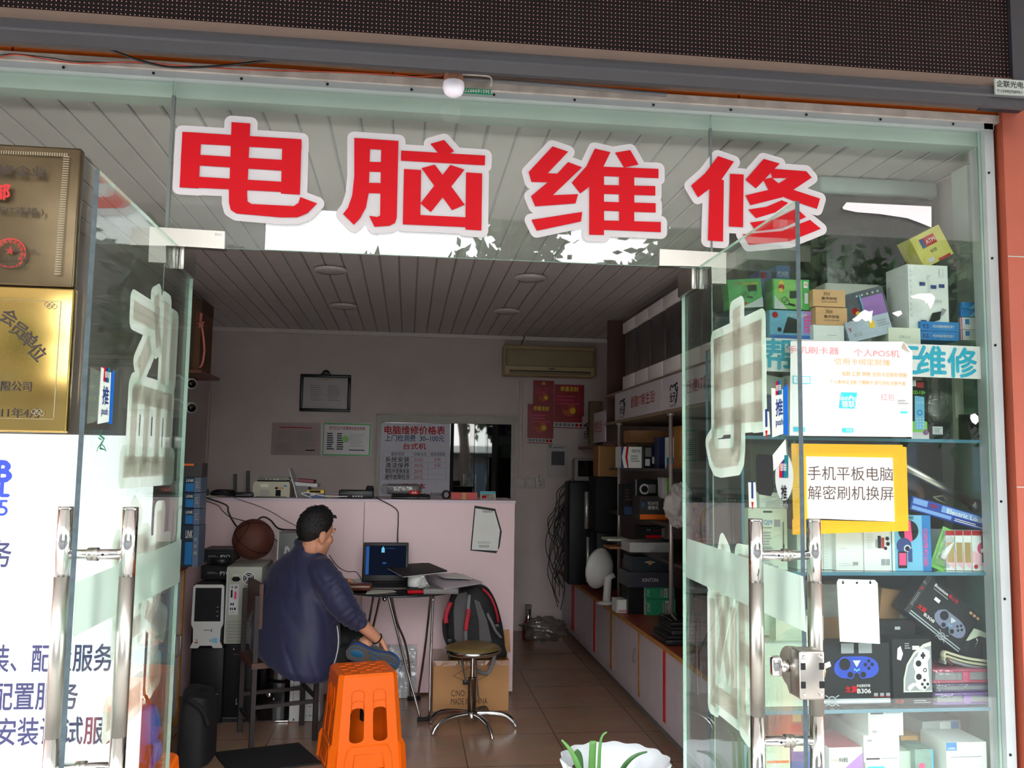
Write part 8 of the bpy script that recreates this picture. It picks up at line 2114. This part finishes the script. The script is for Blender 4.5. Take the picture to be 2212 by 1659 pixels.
def folds(p):
    q = p - shR; along = q.dot(ax); near = max(0, 1 - ((q - ax * along).length / .14) ** 2) if along > .02 else 0
    n1 = mnoise.noise(Vector((p.x * 9 + p.z * 3, p.y * 9, p.z * 5))) * .009
    n2 = math.sin(along * 165 + 3.2 * mnoise.noise(p * 12)) * .0042 * near
    r = mnoise.noise(Vector((p.x * 11 + 7 + p.z * 4, p.y * 11, p.z * 3.5 + 3))); n3 = -(1 - min(1, abs(r) * 4)) * .005 * (1 if p.z < 1.0 else .4)
    hemf = max(0, 1 - abs((p - hem).dot(Vector((.15, 0, 1))) / .035)); n4 = math.sin((p.x - p.y) * 260) * .0012 * hemf
    return n1 + n2 + n3 + n4


remeshed(mb, 'jacket', t, .008, 3, M_jkt, folds)
mb = MB(); ring = [P(705, 1262, Y=1.9)]
q = smooth_pts([P(728, 1352, Y=1.93), P(731, 1375, Y=1.925), P(730, 1400, Y=1.92), P(723, 1430, Y=1.92), P(711, 1456, Y=1.92)], 6)
mb.tube([tuple(v) for v in q], .0028, M_lgrey, 6); mb.build('jacket_zip', t)
mb = MB(); q = [P(660, 1180, Y=2.05), P(676, 1192, Y=2.02), P(688, 1204, Y=2.01)]; cc = P(669, 1176, Y=2.11); nt_ = (hd - neck).normalized(); u_ = nt_.orthogonal().normalized(); v_ = nt_.cross(u_)
mb.tube([tuple(cc + (u_ * math.cos(g) + v_ * math.sin(g)) * .073) for g in [2 * PI * k / 36 for k in range(36)]], .014, M_jkt, 10, closed=True); mb.build('collar', t)
# trousers
mb = MB(); loft(mb, [(hipc - U * .085, S, F, .20, .155), (hipc - U * .02, S, F, .205, .155), (hipc + U * .06, S, F, .18, .135)])
limb(mb, [hiL, (hiL + knL) / 2, knL, (knL + anL) / 2, knL + (anL - knL) * .88], [.10, .09, .078, .068, .06], 18); limb(mb, [hiR, (hiR + knR) / 2, knR, (knR + anR) / 2, anR], [.105, .098, .086, .072, .062], 18); limb(mb, [hipc + S * .03 - U * .03, Vector((-.44, 2.06, .455)), Vector((-.33, 2.13, .45))], [.11, .085, .075], 18)
remeshed(mb, 'trousers', t, .009, 4, M_trs, lambda p: .006 * mnoise.noise(p * 11))

# shoes: crossed foot shows its grey-brown sole with blue lines
M_sole = mat('sole_brown', (92, 80, 72), .7, var=.08); M_sblue = mat('sole_blue', (30, 92, 130), .5, var=.08); M_upper = mat('shoe_grey', (88, 88, 90), .7, var=.1, bump=.1, bscale=150); M_midb = mat('midsole_blue', (24, 82, 170), .45, var=.05)
heel, toe = P(747, 1407, Y=2.03), P(861, 1439, Y=2.02); dx = (toe - heel); Ls = dx.length; dx.normalize(); nrm = Vector((.22, -.93, -.28)); nrm = (nrm - nrm.dot(dx) * dx).normalized(); dz = nrm.cross(dx)
if dz.z < 0: dz = -dz
Tsole = frame(heel, dx, -nrm, dz)                # x heel to toe, y into the shoe, z towards the ankle side
outl = [(.0, .0), (.02, .036), (.06, .052), (.11, .048), (.16, .038), (.21, .042), (.27, .05), (.32, .038), (.345, .008), (.335, -.026), (.29, -.046), (.23, -.052), (.17, -.042), (.11, -.036), (.06, -.042), (.02, -.034)]
outl = [(x * Ls / .345, z) for x, z in outl]; so = [(v.x, v.z) for v in smooth_pts([Vector((x, 0, z)) for x, z in outl] + [Vector((0, 0, 0))], 4)][:-1]


def shoe(T, nm, lab):
    s = bpy.data.objects.new('shoe', None); COL.objects.link(s); s.parent = t; s.location = T.translation - t.location
    mb = MB(T); mb.prism(so, .014, M_sole, smooth=True); inner = [(x * .93 + .012, z * .82) for x, z in so]; n = len(inner)
    for k in range(0, n): pass
    mb.tube([(x, -.0012, z) for x, z in inner], .0026, M_sblue, 5, closed=True)
    mb.ball((.062, .002, .004), (.042, .005, .024), M_sblue, 18); mb.tube([(.13, -.001, .006), (.19, -.001, 0), (.25, -.001, .002), (.31, -.001, -.004)], [.003, .006, .006, .002], M_sblue, 6); mb.tube([(.12, -.001, .026), (.2, -.001, .02), (.28, -.001, .026)], .0022, M_sblue, 5)
    for k in range(5): mb.tube([(.15 + .04 * k, -.0008, -.03), (.16 + .04 * k, -.0008, .03)], .0016, M_sblue, 5)
    mb.build('sole', s)
    mb = MB(T); mb.prism([(x * 1.01, z * 1.05) for x, z in so], .014, M_midb, T=TR((0, .0141, 0)), smooth=True); mb.build('midsole', s)
    mb = MB(T); rings = []
    for dy, sc_, x0, x1 in ((.028, .98, 0, 1), (.045, .97, 0.0, .98), (.062, .9, .0, .86), (.08, .82, .01, .62), (.1, .74, .02, .42)):
        rings.append([(x0 * Ls + x * (x1 - x0), dy, z * sc_) for x, z in so])
    vs = [p for r in rings for p in r]; fs = [(i * n + k, i * n + (k + 1) % n, (i + 1) * n + (k + 1) % n, (i + 1) * n + k) for i in range(len(rings) - 1) for k in range(n)] + [tuple((len(rings) - 1) * n + k for k in range(n))]
    mb.add(vs, fs, M_upper, True); mb.build('upper', s)
    return s


shoe(Tsole, 'shoe', '')
fr_ = Vector((.8, .6, 0)); shoe(frame(Vector((anR.x, anR.y, .003)) - fr_ * .08, fr_, (0, 0, 1), (fr_.y, -fr_.x, 0)), 'shoe', '')
mb = MB(); mb.tube([tuple(hnR - (hnR - cufR).normalized() * .045 + (u2 * math.cos(g) + v2 * math.sin(g)) * .031) for u2, v2 in [((hnR - cufR).normalized().orthogonal().normalized(), (hnR - cufR).normalized().cross((hnR - cufR).normalized().orthogonal().normalized()))] for g in [2 * PI * k / 24 for k in range(24)]], .004, M_ink, 6, closed=True); mb.build('wristband', t)
# ================================================================ across the street, seen only as reflections in the glass
M_bark = mat('bark', (78, 66, 56), .9, var=.2)
M_leaf = mat('tree_leaf', (44, 68, 32), .7, var=.3, scale=3)


def tree(x, y, h, cr, seed, label, n=3600):
    rnd = random.Random(seed)
    t = thing('street_tree', label, 'tree', (x, y, -.11), 'street trees mirrored in the glass')
    mb = MB(); mb.tube([(x, y, -.11), (x + .1, y, h * .3), (x - .05, y + .1, h * .6), (x + .1, y, h * .85)], [.17, .14, .1, .04], M_bark, 8)
    cl = []
    for k in range(9):
        a = rnd.random() * 2 * PI; r = cr * (.35 + .6 * rnd.random()); z = h * (.45 + .5 * rnd.random())
        c = (x + r * math.cos(a), y + r * math.sin(a) * .7, z); cl.append(c)
        mb.tube([(x, y, h * .35), ((x + c[0]) / 2, (y + c[1]) / 2, z - .3), c], [.06, .04, .015], M_bark, 5)
    mb.build('trunk', t)
    lf = MB()
    for k in range(n):
        c = rnd.choice(cl); g = Vector((rnd.gauss(0, 1), rnd.gauss(0, 1), rnd.gauss(0, 1))) * cr * .24
        p = Vector(c) + g; u = Vector((rnd.gauss(0, 1), rnd.gauss(0, 1), rnd.gauss(0, 1))).normalized(); w = u.orthogonal().normalized()
        s = .1 + .1 * rnd.random()
        lf.face([p - u * s, p + w * s * .45, p + u * s, p - w * s * .45], M_leaf)
    o = lf.build('foliage', t); o['kind'] = 'stuff'


for x, y, h, cr, n, lb in [(-3.6, -11.5, 5.0, .9, 2200, 'small leafy street tree beside the tall grey house across the road'), (-1.15, -12.5, 5.3, .55, 500, 'thin sapling under the overhead wires across the road'),
                           (1.5, -11.5, 6.4, 1.15, 1300, 'sparse street tree in the open gap across the road'), (5.3, -10.5, 6.6, 1.7, 3600, 'dense street tree before the long house across the road'), (9.6, -11.5, 6.6, 1.8, 3600, 'dense street tree at the far end of the long house')]:
    tree(x, y, h, cr, int(abs(x) * 10), lb, n)
M_house = mat('pale_house_wall', (74, 72, 68), .85, var=.1, scale=1)
M_hwin = mat('house_window', (60, 74, 88), .3, var=.1)
for i, (x0, x1, h, lb) in enumerate([(-34, -4.8, 10.0, 'tall grey house across the street'), (-4.0, 8.6, 2.0, 'low white wall building across the street'), (9.2, 36, 10.5, 'long pale house across the street')]):  # house heights and widths shaped to shut out sky except straight ahead
    t = thing('street_house', lb, 'building', ((x0 + x1) / 2, -20, -.11), 'houses across the street')
    mb = MB(); mb.box((x0, -26, -.11), (x1, -20, h), M_house); mb.build('wall', t)
    mb = MB(); mb.box((x0 - .3, -26, h), (x1 + .3, -19.6, h + .25), M_soffit); mb.build('roof', t)
    k = max(x0, -14) + 1.0
    while k < min(x1, 22) - 1.5:
        mb = MB(); mb.box((k, -20.03, min(1.0, h - 1.6)), (k + 1.2, -19.99, min(2.3, h - .4)), M_hwin); mb.build('window', t); k += 2.6
for i in range(4):
    wire3('street_wire', 'black overhead wire strung across the street', [(-16, -17 - .2 * i, 4.6 + .25 * i), (0, -17 - .2 * i, 4.1 + .22 * i), (16, -17 - .2 * i, 4.7 + .3 * i)], .012, M_cable, 'wire', 5, 6, 'overhead wires mirrored in the glass')
